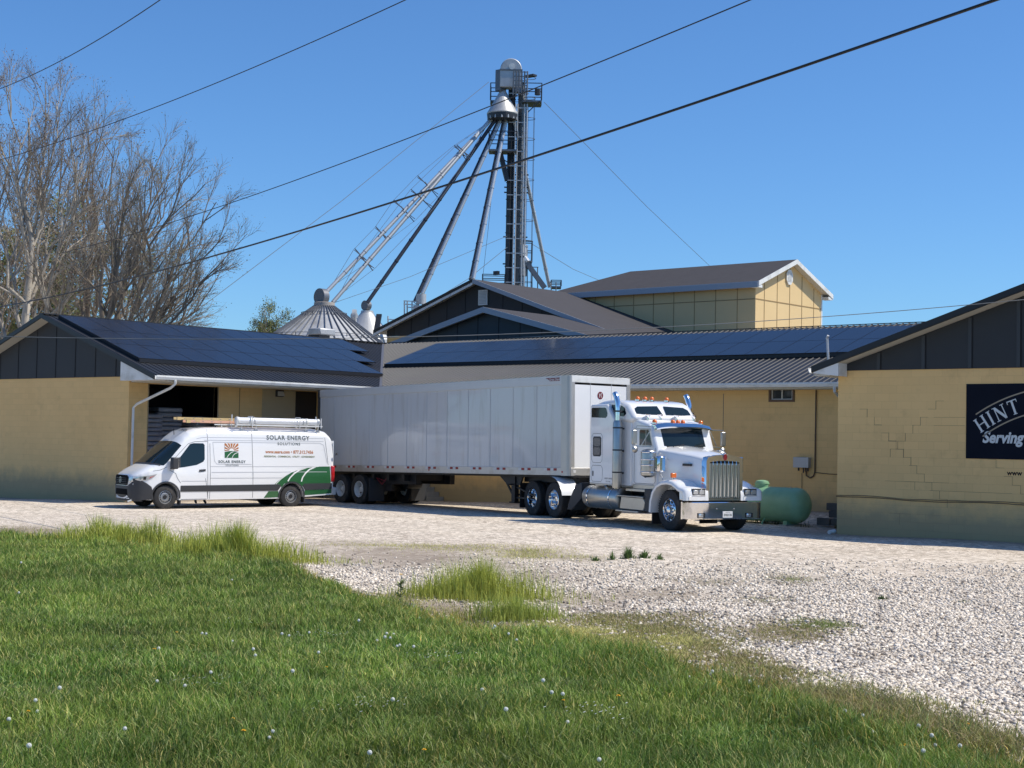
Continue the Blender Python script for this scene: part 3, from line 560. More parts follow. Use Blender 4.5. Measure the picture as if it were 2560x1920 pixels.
g = G(); g.beam((XR, 29.8, HR+.03), (XR, YR_+.1, HR+.03), .30, .03); g.beam((XR, YR_, HR+.034), (-12.7, YR_, HR+.034), .03, .03); g.beam((RXR, 34.9, zR(RXR, 0)+.03), (RXR, 47, zR(RXR, 0)+.03), .3, .03); g.build('ridge_cap', MT['roof_metal'], bb)
g = G(); a = Vector((XE, YE, HE+.035)); b = Vector((XR, YR_, HR+.035)); g.beam(a, b, .10, .015); g.build('valley_flashing', mat('valley', (.17, .165, .17), .45, .4), bb)
# rake trims: black edge slightly proud
g = G()
for (x0, z0, x1, z1, y) in ((XR, HR, XE, HE, 29.8), (XR, HR, -54.24, HE, 29.8), (RX0, RZ0, RXR, zR(RXR, 0), 34.9), (RXR, zR(RXR, 0), -6, zRr(-6, 0), 34.9)):
    g.add([(x0, y-.03, z0+.035), (x1, y-.03, z1+.035), (x1, y-.03, z1-.125), (x0, y-.03, z0-.125), (x0, y-.004, z0+.035), (x1, y-.004, z1+.035), (x1, y-.004, z1-.125), (x0, y-.004, z0-.125)], [(0, 1, 2, 3), (7, 6, 5, 4), (0, 4, 5, 1), (3, 2, 6, 7), (0, 3, 7, 4), (1, 5, 6, 2)])
g.build('rake_trim', MT['drip_black'], bb)
# soffits (flat boxed eaves)
g = G(); g.box(-42.80, XE-.03, 30.35, 40.9, 4.00, 4.04); g.box(-42.0, -19.1, YE+.03, 40.98, 4.00, 4.039); g.box(RX0+.03, -18.98, 34.95, 40.4, 4.10, 4.14); g.build('soffit', MT['soffit'], bb)
g = G(); g.add([(-42.65, 29.80, 4.03), (-40.83, 29.80, 4.03), (-40.80, 29.80, 4.09), (-42.65, 29.80, 4.70), (-42.65, 30.28, 4.03), (-40.83, 30.28, 4.03), (-40.80, 30.28, 4.09), (-42.65, 30.28, 4.70)], [(0, 1, 2, 3), (7, 6, 5, 4), (0, 4, 5, 1), (0, 3, 7, 4), (1, 5, 6, 2)])
g.build('eave_return', MT['trim_white'], bb)
g = G(); g.add([(-19.42, 34.90, 4.17), (-18.70, 34.90, 4.09), (-18.70, 34.90, 4.43), (-19.42, 34.90, 4.20), (-19.42, 35.38, 4.17), (-18.70, 35.38, 4.09), (-18.70, 35.38, 4.43), (-19.42, 35.38, 4.20)], [(0, 1, 2, 3), (7, 6, 5, 4), (0, 4, 5, 1), (0, 3, 7, 4), (1, 5, 6, 2)])
g.build('eave_return', MT['trim_white'], bb)
# walls
XW, YM, YF, YRW = -42.83, 41.0, 30.29, 35.40
g = G(); B = g.box
B(-52.2, XW, YF, YF+.2, -.8, 4.215)                                # left wing gable end
B(XW-.2, XW, YF+.2, 31.10, -.8, 4.02); B(XW-.2, XW, 31.10, 34.06, 3.98, 4.02); B(XW-.2, XW, 34.06, 37.73, -.8, 4.02); B(XW-.2, XW, 37.73, 38.89, 3.98, 4.02); B(XW-.2, XW, 37.73, 38.89, -.8, .95); B(XW-.2, XW, 38.89, YM, -.8, 4.02)
B(-52.2, -52.0, YF+.2, 53, -.8, 4.02); g.build('wall', MT['block'], bb)
g = G(); B = g.box; B(XW-.2, -24.31, YM+.001, YM+.2, -.8, 4.02); B(-24.31, -23.50, YM+.001, YM+.2, -.8, 3.70); B(-23.50, -18.96, YM+.001, YM+.2, -.8, 4.02); g.build('wall', MT['block'], bb)
g = G(); B = g.box; B(-18.96, -6.5, YRW, YRW+.2, -.8, 4.27); B(-18.96, -18.76, YRW+.2, YM, -.8, 4.12); g.build('wall', MT['block'], bb)
# dark gable siding with grooves
MT['siding_batten'] = mat('siding_batten', (.032, .040, .048), .6, var=.1)
def gable(x0, x1, xr, y, z0, zf, name, parent, m=None, gm=None, bat=(), bat2=(), thick=.05):
    g = G(); poly = [(x0, z0), (x1, z0), (x1, zf(x1)), (xr, zf(xr)), (x0, zf(x0))]
    g.prism(poly, lambda u, v: Vector((u, y, v)), lambda u, v: Vector((u, y+thick, v)))
    for bx, w in bat:
        if x0 < bx < x1: g.box(bx-w/2, bx+w/2, y-.012, y-.002, z0+.01, min(zf(bx-w/2), zf(bx+w/2))-.01, 1)
    for bx, w in bat2: g.box(bx-w/2, bx+w/2, y-.025, y-.003, z0+.01, min(zf(bx-w/2), zf(bx+w/2))-.02, 2)
    return g.build(name, [m or MT['siding_dark'], gm or MT['siding_groove'], MT['siding_batten']], parent)
LWb = [(-43.57-1.2192*i, .035) for i in range(8)]
gable(-52.2, XW, XR, YF-.03, 4.19, lambda x: (zL(x, 0) if x > XR else zLl(x, 0))-.15, 'gable_siding', bb, bat=LWb)
gable(-18.96, -6.5, RXR, YRW-.03, 4.25, lambda x: (zR(x, 0) if x < RXR else zRr(x, 0))-.15, 'gable_siding', bb, bat=[(-17.74+1.2192*i, .022) for i in range(-1, 9)], bat2=[(-17.80+1.2192*i, .09) for i in range(0, 9)])
# stair-step settlement cracks in the block joints of the right wing
g = G()
def crackpath(pts, y, w=.012):
    for (a, b) in zip(pts[:-1], pts[1:]): g.box(min(a[0], b[0])-w/2, max(a[0], b[0])+w/2, y-.0025, y-.0005, min(a[1], b[1])-w/2, max(a[1], b[1])+w/2)
def stairs(x, z, n, sx, sz): 
    P = [(x, z)]
    for i in range(n): P.append((x+sx*.2032*(i+1), z-sz*.2032*i)); P.append((x+sx*.2032*(i+1), z-sz*.2032*(i+1)))
    return P
zz = lambda k: .2032*k
P = stairs(-18.33, zz(16), 7, 1, 1)
for i in range(0, len(P)-1):
    if i not in (2, 5): crackpath(P[i:i+2], YRW, .008+.006*(i % 3))
P = stairs(-16.05, zz(17), 7, -1, 1)
for i in range(0, len(P)-1):
    if i not in (3, 8): crackpath(P[i:i+2], YRW, .007+.005*(i % 2))
P = stairs(-16.95, zz(9), 5, 1, 1); [crackpath(P[i:i+2], YRW, .009) for i in range(len(P)-1) if i != 6]
P = stairs(-14.9, zz(10), 5, 1, 1); [crackpath(P[i:i+2], YRW, .008) for i in range(len(P)-1) if i != 3]
P = stairs(-17.0, zz(7), 1, 1, 1); [crackpath(P[i:i+2], YRW, .008) for i in range(len(P)-1)]
for a, b in (((-16.3, zz(15)), (-15.5, zz(15))), ((-16.3, zz(14)), (-15.5, zz(14))), ((-17.6, zz(7)), (-15.9, zz(7))), ((-16.4, zz(6)), (-14.3, zz(6))), ((-17.5, zz(3)), (-16.9, zz(3))), ((-17.2, zz(3)), (-17.2, zz(1.6)))): crackpath([a, b], YRW, .006)
g.build('mortar_crack', MT['crack'], bb)
# window in the back wall
wo = G().box(-24.36, -23.45, YM-.03, YM+.05, 3.63, 3.70).box(-24.36, -24.29, YM-.03, YM+.05, 3.70, 4.0).box(-23.52, -23.45, YM-.03, YM+.05, 3.70, 4.0).build('window', mat('brown_frame', (.12, .07, .04), .6), bb)
G().box(-24.27, -23.54, YM+.06, YM+.065, 3.72, 4.0).build('pane', MT['glass_dark'], wo)
G().box(-24.28, -24.245, YM+.02, YM+.055, 3.705, 4.0).box(-23.925, -23.89, YM+.02, YM+.055, 3.705, 4.0).box(-23.565, -23.53, YM+.02, YM+.055, 3.705, 4.0).box(-24.28, -23.53, YM+.018, YM+.053, 3.702, 3.73).build('sash', MT['trim_white'], wo)
# gutters and downspouts
def gutter(a, b, out, name='gutter'):
    a = Vector(a); b = Vector(b); o = Vector(out); prof = [(0, .0), (0, -.125), (.085, -.125), (.125, -.04), (.125, .012), (.11, .012), (.11, -.03), (.075, -.11), (.012, -.11), (.012, 0)]
    g = G(); n = len(prof); vs = [p+o*u+Vector((0, 0, v)) for p in (a, b) for u, v in prof]
    g.add(vs, [(i, (i+1) % n, n+(i+1) % n, n+i) for i in range(n)]+[tuple(range(n)), tuple(range(n, 2*n))[::-1]]); return g.build(name, MT['trim_white'], bb)
gutter((XE+.01, 29.82, 4.175), (XE+.01, 40.0, 4.175), (1, 0, 0)); gutter((XE+.1, YE-.01, 4.175), (-19.1, YE-.01, 4.175), (0, -1, 0)); gutter((RX0-.01, 34.95, 4.30), (RX0-.01, 39.9, 4.30), (-1, 0, 0))
def spout(pts, name='downspout', w=.085):
    g = G(); g.tube(pts, w*.62, 4); o = g.build(name, MT['trim_white'], bb, bevel=.012); return o
spout([(XE+.07, 30.6, 4.06), (XE+.07, 30.6, 3.93), (XE-.1, 30.55, 3.80), (XW+.25, 30.45, 3.26), (XW+.09, 30.42, 3.14), (XW+.09, 30.42, .15), (XW+.25, 30.42, .02)])
spout([(-21.62+.02, YE-.07, 4.06), (-21.6, YE-.07, 3.9), (-21.6, YE+.05, 3.84), (-21.6, YM-.22, 3.58), (-21.6, YM-.08, 3.5), (-21.6, YM-.08, .42), (-21.66, YM-.24, .32)])
spout([(-29.6, YE-.07, 4.06), (-29.6, YE-.06, 3.9), (-29.5, YE+.1, 3.78), (-29.5, YM-.08, 3.5), (-29.5, YM-.08, .2)])
spout([(-19.55, 38.2, 4.18), (-19.5, 38.2, 4.0), (-19.3, 38.2, 3.86), (-19.06, 38.25, 3.75), (-19.04, 38.25, 3.5), (-19.04, 38.25, .2)])
# cables on the walls
g = G(); r = random.Random(3); P = [(-18.98, YRW-.015, .97)]
for i in range(1, 40): P.append((-18.98+i*.3, YRW-.016, .965-.002*i*.3+.018*sin(i*.55)+r.uniform(-.006, .006)))
g.tube(P, .011, 5); P2 = [(x, y-.002, z+.035+.008*sin(x*3)) for x, y, z in P]; g.tube(P2, .009, 5); g.build('wall_cable', mat('wall_cable', (.13, .10, .06), .7), bb)
g = G(); g.tube([(-22.69, YM-.04, 4.0), (-22.70, YM-.04, 1.50), (-22.74, YM-.05, 1.36), (-22.86, YM-.05, 1.30), (-22.98, YM-.06, 1.38), (-23.0, YM-.06, 1.6)], .022, 6); g.tube([(-22.7, YM-.03, 1.47), (-22.2, YM-.03, 1.44), (-19.0, YM-.03, 1.38)], .012, 5); g.tube([(-23.15, YM-.03, 1.45), (-23.14, YM-.03, .2)], .008, 5)
g.build('conduit', mat('conduit', (.10, .065, .04), .6), bb)
eb = thing('electrical_box', 'light grey electrical disconnect box on the rear wall above the green tank', 'electrical box', (-23.10, YM-.02, 1.77))
G().box(-.25, .25, -.17, 0, -.16, .15).build('cabinet', MT['grey_box'], eb, bevel=.012); G().box(-.262, .262, -.185, -.172, -.16, .16).build('door', MT['grey_box'], eb, bevel=.006)
g = G(); [g.tube([(x, -.09, -.16), (x, -.09, -.16-l)], .025, 8) for x, l in ((-.12, .10), (.05, .16), (.13, .13), (.2, .1))]; g.build('conduit_fitting', MT['black_plastic'], eb)
# wall floodlight on the left wing
fl = thing('floodlight', 'small black wall floodlight under the left wing eave behind the white van', 'wall light', (XW, 36.90, 3.86))
G().box(0, .10, -.17, .17, -.13, .12).build('housing', MT['black_plastic'], fl, bevel=.015)
G().add([(.11, -.13, .07), (.11, .13, .07), (.20, .13, -.09), (.20, -.13, -.09), (.10, -.13, -.1), (.10, .13, -.1)], [(0, 3, 2, 1), (3, 4, 5, 2), (0, 4, 3), (1, 2, 5)]).build('lens', mat('fl_lens', (.55, .56, .55), .3), fl)
# interior of the left wing
g = G(); g.box(-52.0, XW-.2, 30.5, 52, -.05, .0); g.box(-47.0, -46.9, 30.5, 43, 0, 4); g.box(-47, XW-.2, 35.6, 35.7, 0, 4); g.box(-52, XW-.2, 30.5, 45, 4.03, 4.08); g.build('interior_room', MT['dark_int'], bb)
g = G(); g.box(XW-.14, XW-.10, 37.74, 38.88, .96, 3.97); g.build('dock_door', MT['black'], bb)  # black sheet filling the dock opening, its unlit depth put into the colour
G().box(XW+.001, XW+.012, 36.11, 37.72, .3, 3.98).build('wall_board', mat('board', (.44, .36, .22), .75, var=.06), bb)
G().box(XW+.001, XW+.008, 35.04, 35.07, .3, 3.98).build('joint', MT['crack'], bb)
G().box(XW-.21, XW+.01, 34.06, 34.10, 0, 3.98).box(XW-.21, XW+.012, 31.06, 31.10, 0, 3.98).build('door_jamb', mat('jamb', (.30, .24, .14), .7), bb)
def pallet(x, y, h, lab, n):
    t = thing('wrapped_pallet', lab, 'pallet stack', (x, y, 0), random.uniform(-.1, .1), 'pallet stacks inside the doorway'); g = G(); r = random.Random(n); z = .14
    while z < h:
        dh = r.uniform(.14, .2); o = r.uniform(-.03, .03); g.box(-.55+o, .55+o, -.5-o, .5-o, z, z+dh-.01); z += dh
    g.build('bags', MT['wrap'], t, bevel=.05)
    g = G(); [g.box(-.6, .6, a, a+.1, 0, .1) for a in (-.5, -.05, .4)]; g.box(-.6, .6, -.5, .5, .1, .13); g.build('pallet', MT['wood_yel'], t)
pallet(-44.1, 31.75, 2.9, 'tall stack of plastic wrapped bags just inside the left of the dark doorway', 1); pallet(-44.6, 33.0, 3.05, 'tall stack of plastic wrapped bags in the middle of the dark doorway', 2); pallet(-44.2, 34.3, 2.8, 'stack of plastic wrapped bags at the right of the dark doorway', 3)
# ---------------- solar arrays
def array(name, label, cells, parent_pts):
    t = thing(name, label, 'solar array', (0, 0, 0), 0, 'black solar arrays on the metal roofs'); return t
SA = thing('solar_array', 'black solar array covering the left wing roof in three staggered rows', 'solar array')
SB = thing('solar_array', 'long black solar array in two rows on the back wing roof', 'solar array')
def panel(parent, p00, p10, p11, p01, n):
    nn = n*.035; a, b, c, d = [Vector(p) for p in (p00, p10, p11, p01)]; ce = (a+b+c+d)/4
    g = G(); g.add([a, b, c, d, a-nn, b-nn, c-nn, d-nn], [(0, 1, 2, 3), (7, 6, 5, 4), (0, 4, 5, 1), (1, 5, 6, 2), (2, 6, 7, 3), (3, 7, 4, 0)], 1)
    q = [p+(ce-p).normalized()*(.018 if parent is SA else .008)+n*.0015 for p in (a, b, c, d)]; g.add(q, [(0, 1, 2, 3)], 0)
    return g.build('solar_panel', [MT['panel_glass'], MT['panel_frame']], parent)
nL = Vector((SL, 0, 1)).normalized(); nM = Vector((0, -SL, 1)).normalized(); LIFT = .15
def ptL(x, y): return Vector((x, y, zL(x, y)))+nL*LIFT
def ptM(x, y): return Vector((x, y, zM(x, y)))+nM*LIFT
for ri, (xa, ncol) in enumerate(((-47.02, 12), (-45.40, 11), (-43.78, 10))):
    for c in range(ncol):
        y0 = 30.16+c*1.15; panel(SA, ptL(xa, y0+.008), ptL(xa+1.605, y0+.008), ptL(xa+1.605, y0+1.142), ptL(xa, y0+1.142), nL)
for ri, ya in enumerate((42.98, 44.52)):
    for c in range(22):
        x0 = -43.42+(.0 if ri == 0 else .0)+c*1.13
        if x0+1.13 < -18.4: panel(SB, ptM(x0+.008, ya), ptM(x0+1.122, ya), ptM(x0+1.122, ya+1.525), ptM(x0+.008, ya+1.525), nM)
g = G()
for xa in (-46.6, -45.8, -45.0, -44.2, -43.4, -42.6): g.beam(Vector((xa, 30.2, zL(xa, 0)))+nL*.07, Vector((xa, {-46.6: 43.9, -45.8: 43.9, -45.0: 42.7, -44.2: 42.7, -43.4: 41.5, -42.6: 41.5}[xa], zL(xa, 0)))+nL*.07, .04, .08)
g.beam(ptL(-42.16, 30.17)-nL*.075, ptL(-42.16, 41.6)-nL*.075, .02, .12); g.beam(ptL(-47.0, 30.155)-nL*.07, ptL(-42.17, 30.155)-nL*.07, .012, .11)
g.build('mounting_rail', MT['panel_frame'], SA)
g = G()
for ya in (43.3, 44.2, 44.9, 45.7): g.beam(Vector((-43.3, ya, zM(0, ya)))+nM*.07, Vector((-19.8, ya, zM(0, ya)))+nM*.07, .04, .08)
g.beam(ptM(-43.42, 42.975)-nM*.08, ptM(-19.8, 42.975)-nM*.08, .02, .12); g.build('mounting_rail', MT['panel_frame'], SB)
# service mast at the right wing eave
mp = Vector((-19.35, 35.6, zR(-19.35, 0))); sm = thing('vent_mast', 'thin leaning grey metal mast at the eave tip of the right wing', 'mast', mp)
G().tube([(0, 0, -.1), (-.06, 0, .78)], .032, 8).build('pipe', MT['galv'], sm, smooth=40); G().tube([(-.07, 0, .76), (-.02, -.02, .84)], .035, 8).build('cap', MT['galv'], sm)
# ---------------- sign on the right wing
sg = thing('banner_sign', 'black painted company sign with white serif lettering on the right wing wall', 'sign', (-15.46, YRW-.012, 2.04))
G().box(0, 4.9, 0, .010, 0, 1.83).build('board', MT['sign_black'], sg); fs = lambda u, v: Vector((u, -.004, v))
# arched bands
cx, cz = 2.45, -2.187
def arc(R0, w, a0, a1, n=28): return [(cx+R0*sin(a0+(a1-a0)*i/n), cz+R0*cos(a0+(a1-a0)*i/n)) for i in range(n+1)]
def arcline(R0): 
    pts = arc(R0, 0, -asin_((cx-X0(R0))/R0), asin_((cx-X0(R0))/R0)); return pts
X0 = lambda R: .25 if R > 3.7 else .43
asin_ = math.asin
R1 = math.hypot(cx-.25, 1.08-cz); R2 = math.hypot(cx-.43, .545-cz)
g = G(); g.strip(arcline(R1), .032, fs); g.strip(arcline(R2), .032, fs); g.build('arch_line', MT['sign_tan'], sg)
def serif(ch):
    b = []
    if ch == 'H': b = [((.08, 0), (.08, 1), .15), ((.62, 0), (.62, 1), .15), ((.08, .5), (.62, .5), .07), ((-.06, .025), (.22, .025), .05), ((.48, .025), (.76, .025), .05), ((-.06, .975), (.22, .975), .05), ((.48, .975), (.76, .975), .05)]; w = .7
    if ch == 'I': b = [((.1, 0), (.1, 1), .15), ((-.05, .025), (.25, .025), .05), ((-.05, .975), (.25, .975), .05)]; w = .22
    if ch == 'N': b = [((.08, 0), (.08, 1), .07), ((.66, 0), (.66, 1), .07), ((.10, .97), (.64, .03), .17), ((-.06, .025), (.22, .025), .05), ((.52, .975), (.80, .975), .05), ((-.08, .975), (.14, .975), .05)]; w = .72
    if ch == 'T': b = [((.34, 0), (.34, 1), .15), ((0, .965), (.68, .965), .07), ((.20, .025), (.48, .025), .05), ((.02, .98), (.02, .78), .05), ((.66, .98), (.66, .78), .05)]; w = .68
    return b, w
g = G(); Rm = R2+.09; hgt = .36
ang = -.628
for ch in 'HINT':
    b, w = serif(ch); a0 = ang
    def fm(u, v, a0=a0): 
        th = a0+(u*hgt)/Rm; s_ = Rm+v*hgt-.0; mid = a0+(w*hgt/2)/Rm; du = (u-w/2)*hgt
        return fs(cx+s_*sin(mid)+du*cos(mid), cz+s_*cos(mid)-du*sin(mid))
    for k, (p, q, t) in enumerate(b): g.strip([p, q], t, (lambda u, v, k=k: fm(u, v)+Vector((0, -.0008*k, 0))), step=9)
    ang += (w*hgt+.085)/Rm
g.text('Serving', .38, lambda u, v: fs(.42+u*.90, .40+v), align='LEFT', bold=.014, shear=.25); g.build('lettering', MT['sign_white'], sg)
G().text('www', .17, lambda u, v: Vector((-14.42+u, YRW-.004, 1.66+v)), align='LEFT', bold=.004).build('painted_web_address', MT['sign_black'], bb)
# ================================================================ GREY TWIN-GABLE BUILDING BEHIND
mb = thing('gabled_building', 'grey sided building with two stacked low gables and shingle roof behind the back wing', 'building')
AX, AZm, ms = -48.64, 10.07, .336
zU = lambda x, y=0: AZm-ms*abs(x-AX)
SH = [MT['shingle'], MT['soffit'], MT['fascia_blue']]
slab('roof', [(-55.42, 54.0), (AX, 54.0), (AX, 76), (-55.42, 76)], zU, .16, SH, mb); slab('roof', [(AX, 54.0), (-37.9, 54.0), (-37.9, 62), (-37.9, 76), (AX, 76)], zU, .16, SH, mb)
LX, LZ = -43.47, 8.08; zlo = lambda x, y=0: LZ-.245*abs(x-LX)
slab('roof', [(-49.58, 49.0), (LX, 49.0), (LX, 54.3), (-49.58, 54.3)], zlo, .16, SH, mb); slab('roof', [(LX, 49.0), (-37.6, 49.0), (-37.6, 56.0), (LX, 56.0)], zlo, .16, SH, mb)
def rakeboard(parent, pts, y, w=.20, m='fascia_blue'):
    g = G()
    for (x0, z0), (x1, z1) in zip(pts[:-1], pts[1:]): g.add([(x0, y-.04, z0+.01), (x1, y-.04, z1+.01), (x1, y-.04, z1-w), (x0, y-.04, z0-w), (x0, y-.003, z0+.01), (x1, y-.003, z1+.01), (x1, y-.003, z1-w), (x0, y-.003, z0-w)], [(0, 1, 2, 3), (7, 6, 5, 4), (0, 4, 5, 1), (3, 2, 6, 7), (0, 3, 7, 4), (1, 5, 6, 2)])
    return g.build('rake_board', MT[m], parent)
rakeboard(mb, [(AX, AZm), (-37.9, zU(-37.9))], 54.0); rakeboard(mb, [(-55.42, zU(-55.42)), (AX, AZm)], 54.0, .13, 'drip_black'); rakeboard(mb, [(-49.58, zlo(-49.58)), (LX, LZ), (-37.6, zlo(-37.6))], 49.0, .24)
G().prism([(-55.42, zU(-55.42)-.16), (AX, AZm-.16), (AX, AZm-.28), (-55.42, zU(-55.42)-.28)], lambda u, v: Vector((u, 53.98, v)), lambda u, v: Vector((u, 53.999, v))).build('rake_board', MT['trim_white'], mb)
bt = [(AX+.35+1.2192*i, .03) for i in range(-6, 9)]
gable(-54.9, -41.6, AX, 54.45, 7.50, lambda x: zU(x)-.17, 'gable_siding', mb, bat=bt)
G().box(-54.9, -41.65, 54.46, 54.7, 4.0, 7.49).box(-41.65, -38.2, 54.46, 54.7, 4.0, 6.25).build('wall', MT['block'], mb)
gable(-49.3, -37.8, LX, 49.35, 6.0, lambda x: zlo(x)-.17, 'gable_siding', mb, mat('siding_blue', (.026, .038, .048), .6, var=.12), bat=[(LX+.6+1.2192*i, .03) for i in range(-6, 6)])
G().box(-49.3, -37.8, 49.41, 49.6, 4.5, 6.02).build('wall', MT['siding_dark'], mb)
vn = G().box(-48.60, -48.02, 54.38, 54.43, 8.82, 9.56).build('louvre_vent', MT['trim_white'], mb); g = G()
for i in range(9): g.box(-48.54, -48.08, 54.36, 54.379, 8.88+i*.07, 8.925+i*.07)
g.build('louvre', MT['grey_box'], vn)
G().tube([(-55.3, 54.1, 7.62), (-55.0, 54.3, 7.3), (-54.85, 54.35, 6.9), (-54.85, 54.35, 5)], .06, 6).build('downspout', MT['trim_white'], mb)
g = G(); g.tube([(-48.9, 49.28, 6.60), (-44, 49.28, 6.68), (-38.6, 49.26, 6.74)], .018, 5); g.tube([(-43, 49.25, 6.38), (-38.6, 49.25, 6.45)], .03, 5); g.build('wall_cable', MT['grey_box'], mb)
G().beam((-37.55, 49.1, 6.53), (-37.55, 54, 6.53), .10, .10).build('gutter', MT['trim_white'], mb)
# ================================================================ TALL PANELLED BUILDING
tb = thing('tall_building', 'tall sunlit yellow panelled building with dark shingle gable roof behind the back wing', 'building')
TX, TY0, TY1 = -37.34, 61.5, 67.9; TYm = (TY0+TY1)/2; TE, TR_ = 10.05, 11.30; tsl = (TR_-TE)/(TYm-TY0); tf = lambda x, y: TE+tsl*((y-TY0) if y < TYm else (TY1-y))+.10
XH = -50.0
slab('roof', [(-47.0, TYm), (XH, TY0-.35), (TX+.36, TY0-.35), (TX+.36, TYm)], tf, .16, SH, tb); slab('roof', [(-47.0, TYm), (TX+.36, TYm), (TX+.36, TY1+.45), (XH, TY1+.45)], tf, .16, SH, tb)
g = G(); a = Vector((-47, TYm, tf(0, TYm))); b = Vector((XH, TY0-.35, tf(0, TY0-.35))); c = Vector((XH, TY1+.45, tf(0, TY1+.45))); g.add([a, b, c], [(0, 1, 2)]); g.build('hip', MT['shingle'], tb)
g = G(); g.box(-49.6, TX-.02, TY0, TY0+.15, 4.5, TE); g.box(TX-.15, TX, TY0+.001, TY1, 4.5, TE-.05); g.box(-49.6, TX-.15, TY1-.15, TY1-.001, 4.5, TE)
g.prism([(TY0, TE-.05), (TY1, TE-.05), (TYm, TR_-.08)], lambda u, v: Vector((TX-.002, u, v)), lambda u, v: Vector((TX-.14, u, v))); g.build('wall', MT['panel_siding'], tb)
MT['groove_tan'] = mat('groove_tan', (.30, .20, .09), .8, var=.1); g = G()
for i in range(6):
    y = TY0+.80+1.19*i
    if y < TY1: g.box(TX, TX+.012, y-.022, y+.022, 4.6, tf(0, y)-.28)
g.box(TX, TX+.016, TY0+.02, TY1-.02, 9.20, 9.245); g.box(TX, TX+.014, TY0+.02, TY1-.02, 6.76, 6.80)
for i in range(9): x = TX-1.0-1.2192*i; g.box(x-.016, x+.016, TY0-.012, TY0, 4.6, TE-.12)
g.box(-49.5, TX-.03, TY0-.014, TY0, 9.20, 9.235); g.box(-49.5, TX-.03, TY0-.014, TY0, 6.76, 6.80); g.build('batten', MT['groove_tan'], tb)
def rk(y0, y1, z0, z1, w=.22):
    x = TX+.36; return G().add([(x+.003, y0, z0), (x+.003, y1, z1), (x+.003, y1, z1-w), (x+.003, y0, z0-w), (x+.04, y0, z0), (x+.04, y1, z1), (x+.04, y1, z1-w), (x+.04, y0, z0-w)], [(3, 2, 1, 0), (4, 5, 6, 7), (0, 1, 5, 4), (3, 7, 6, 2), (0, 4, 7, 3), (1, 2, 6, 5)]).build('rake_board', MT['trim_white'], tb)
rk(TY0-.35, TYm, tf(0, TY0-.35), tf(0, TYm)); rk(TYm, TY1+.45, tf(0, TYm), tf(0, TY1+.45))
G().box(TX-.05, TX+.37, TY0-.34, TY0, 9.72, 9.86).box(TX-.05, TX+.37, TY1, TY1+.44, 9.70, 9.84).build('eave_return', MT['trim_white'], tb)
G().box(XH, TX+.36, TY0-.40, TY0-.353, 9.72, 9.98).build('fascia', MT['fascia_blue'], tb); G().box(TX-.02, TX+.02, TY1-.09, TY1+.02, 4.6, TE-.1).build('corner_trim', MT['trim_white'], tb)
oc = [(.26*cos(a+pi/8)*.9, .40*sin(a+pi/8)) for a in [i*pi/4 for i in range(8)]]; vo = G().prism(oc, lambda u, v: Vector((TX+.02, TYm-.15+u*1.35, 10.53+v)), lambda u, v: Vector((TX+.08, TYm-.15+u*1.35, 10.53+v))).build('octagon_vent', MT['trim_white'], tb)
g = G(); [g.box(TX+.082, TX+.09, TYm-.33, TYm+.03, 10.30+i*.07, 10.33+i*.07) for i in range(7)]; g.build('louvre', MT['grey_box'], vo)
# ================================================================ YARD PIECES
st = thing('concrete_steps', 'pale concrete steps against the rear wall seen under the trailer', 'steps', (-39.9, 40.1, 0)); g = G()
for i in range(7): g.box(0, 2.0-i*.24, 0, .88, -.2+i*.17, -.03+i*.17)
g.build('steps', MT['concrete'], st, bevel=.01); G().tube([(0, .05, 1.0), (0, .05, 1.9)], .02, 6).build('rail_post', MT['steel_dark'], st)
def tank():
    z0 = gz(-21.87, 36.5); t = thing('propane_tank', 'green horizontal propane tank with domed ends on the gravel beside the truck nose', 'propane tank', (-21.87, 36.5, .64), radians(-3)); g = G(); R = .485; prof = [(0, -1.5)]
    for i in range(1, 9): a = i/8*pi/2; prof.append((R*sin(a), -1.16-.34*cos(a)))
    prof += [(R, -.6), (R, 0), (R, .6)]
    for i in range(8, -1, -1): a = i/8*pi/2; prof.append((R*sin(a), 1.16+.34*cos(a)))
    g.lathe(prof, Matrix.Rotation(pi/2, 4, 'Y'), 40); g.build('shell', MT['propane'], t, smooth=50)
    G().lathe([(.19, .44), (.195, .50), (.195, .58), (.17, .635), (.08, .66), (0, .665)], None, 24).build('valve_dome', MT['propane'], t, smooth=40)
    G().lathe([(.205, .55), (.21, .565), (.205, .58)], None, 24).build('dome_rim', MT['propane'], t)
    g = G(); [g.box(x-.06, x+.06, -.3, .3, -.60, -.42) for x in (-.95, .95)]; g.build('saddle', MT['propane'], t); g = G(); [g.box(x-.12, x+.12, -.42, .42, -.62, -.52) for x in (-.95, .95)]; g.build('footing', MT['concrete'], t)
    G().tube([(.25, -.05, .48), (.25, -.05, .53)], .02, 6).tube([(1.0, -.1, .46), (1.0, -.1, .51)], .025, 6).build('fitting', MT['brushed'], t); G().tube([(.3, -.3, -.38), (.3, -.42, -.48), (.3, -.44, -.60)], .022, 6).build('drain_pipe', MT['propane'], t)
tank()
bl = [(-20.05, 37.3, 0, 'dark concrete block topmost of the little stack right of the green tank', .40), (-19.95, 37.25, 0, 'dark concrete block under the topmost one right of the green tank', .20), (-19.62, 37.1, .15, 'dark concrete block standing at the right end by the green tank', .20), (-19.75, 37.0, .05, 'dark concrete block lowest beside the green tank', 0), (-20.15, 36.95, -.1, 'dark concrete block lying nearest the green tank dome', 0)]
MT['block_dark'] = mat('block_dark', (.12, .11, .10), .9, var=.3, vs=6)
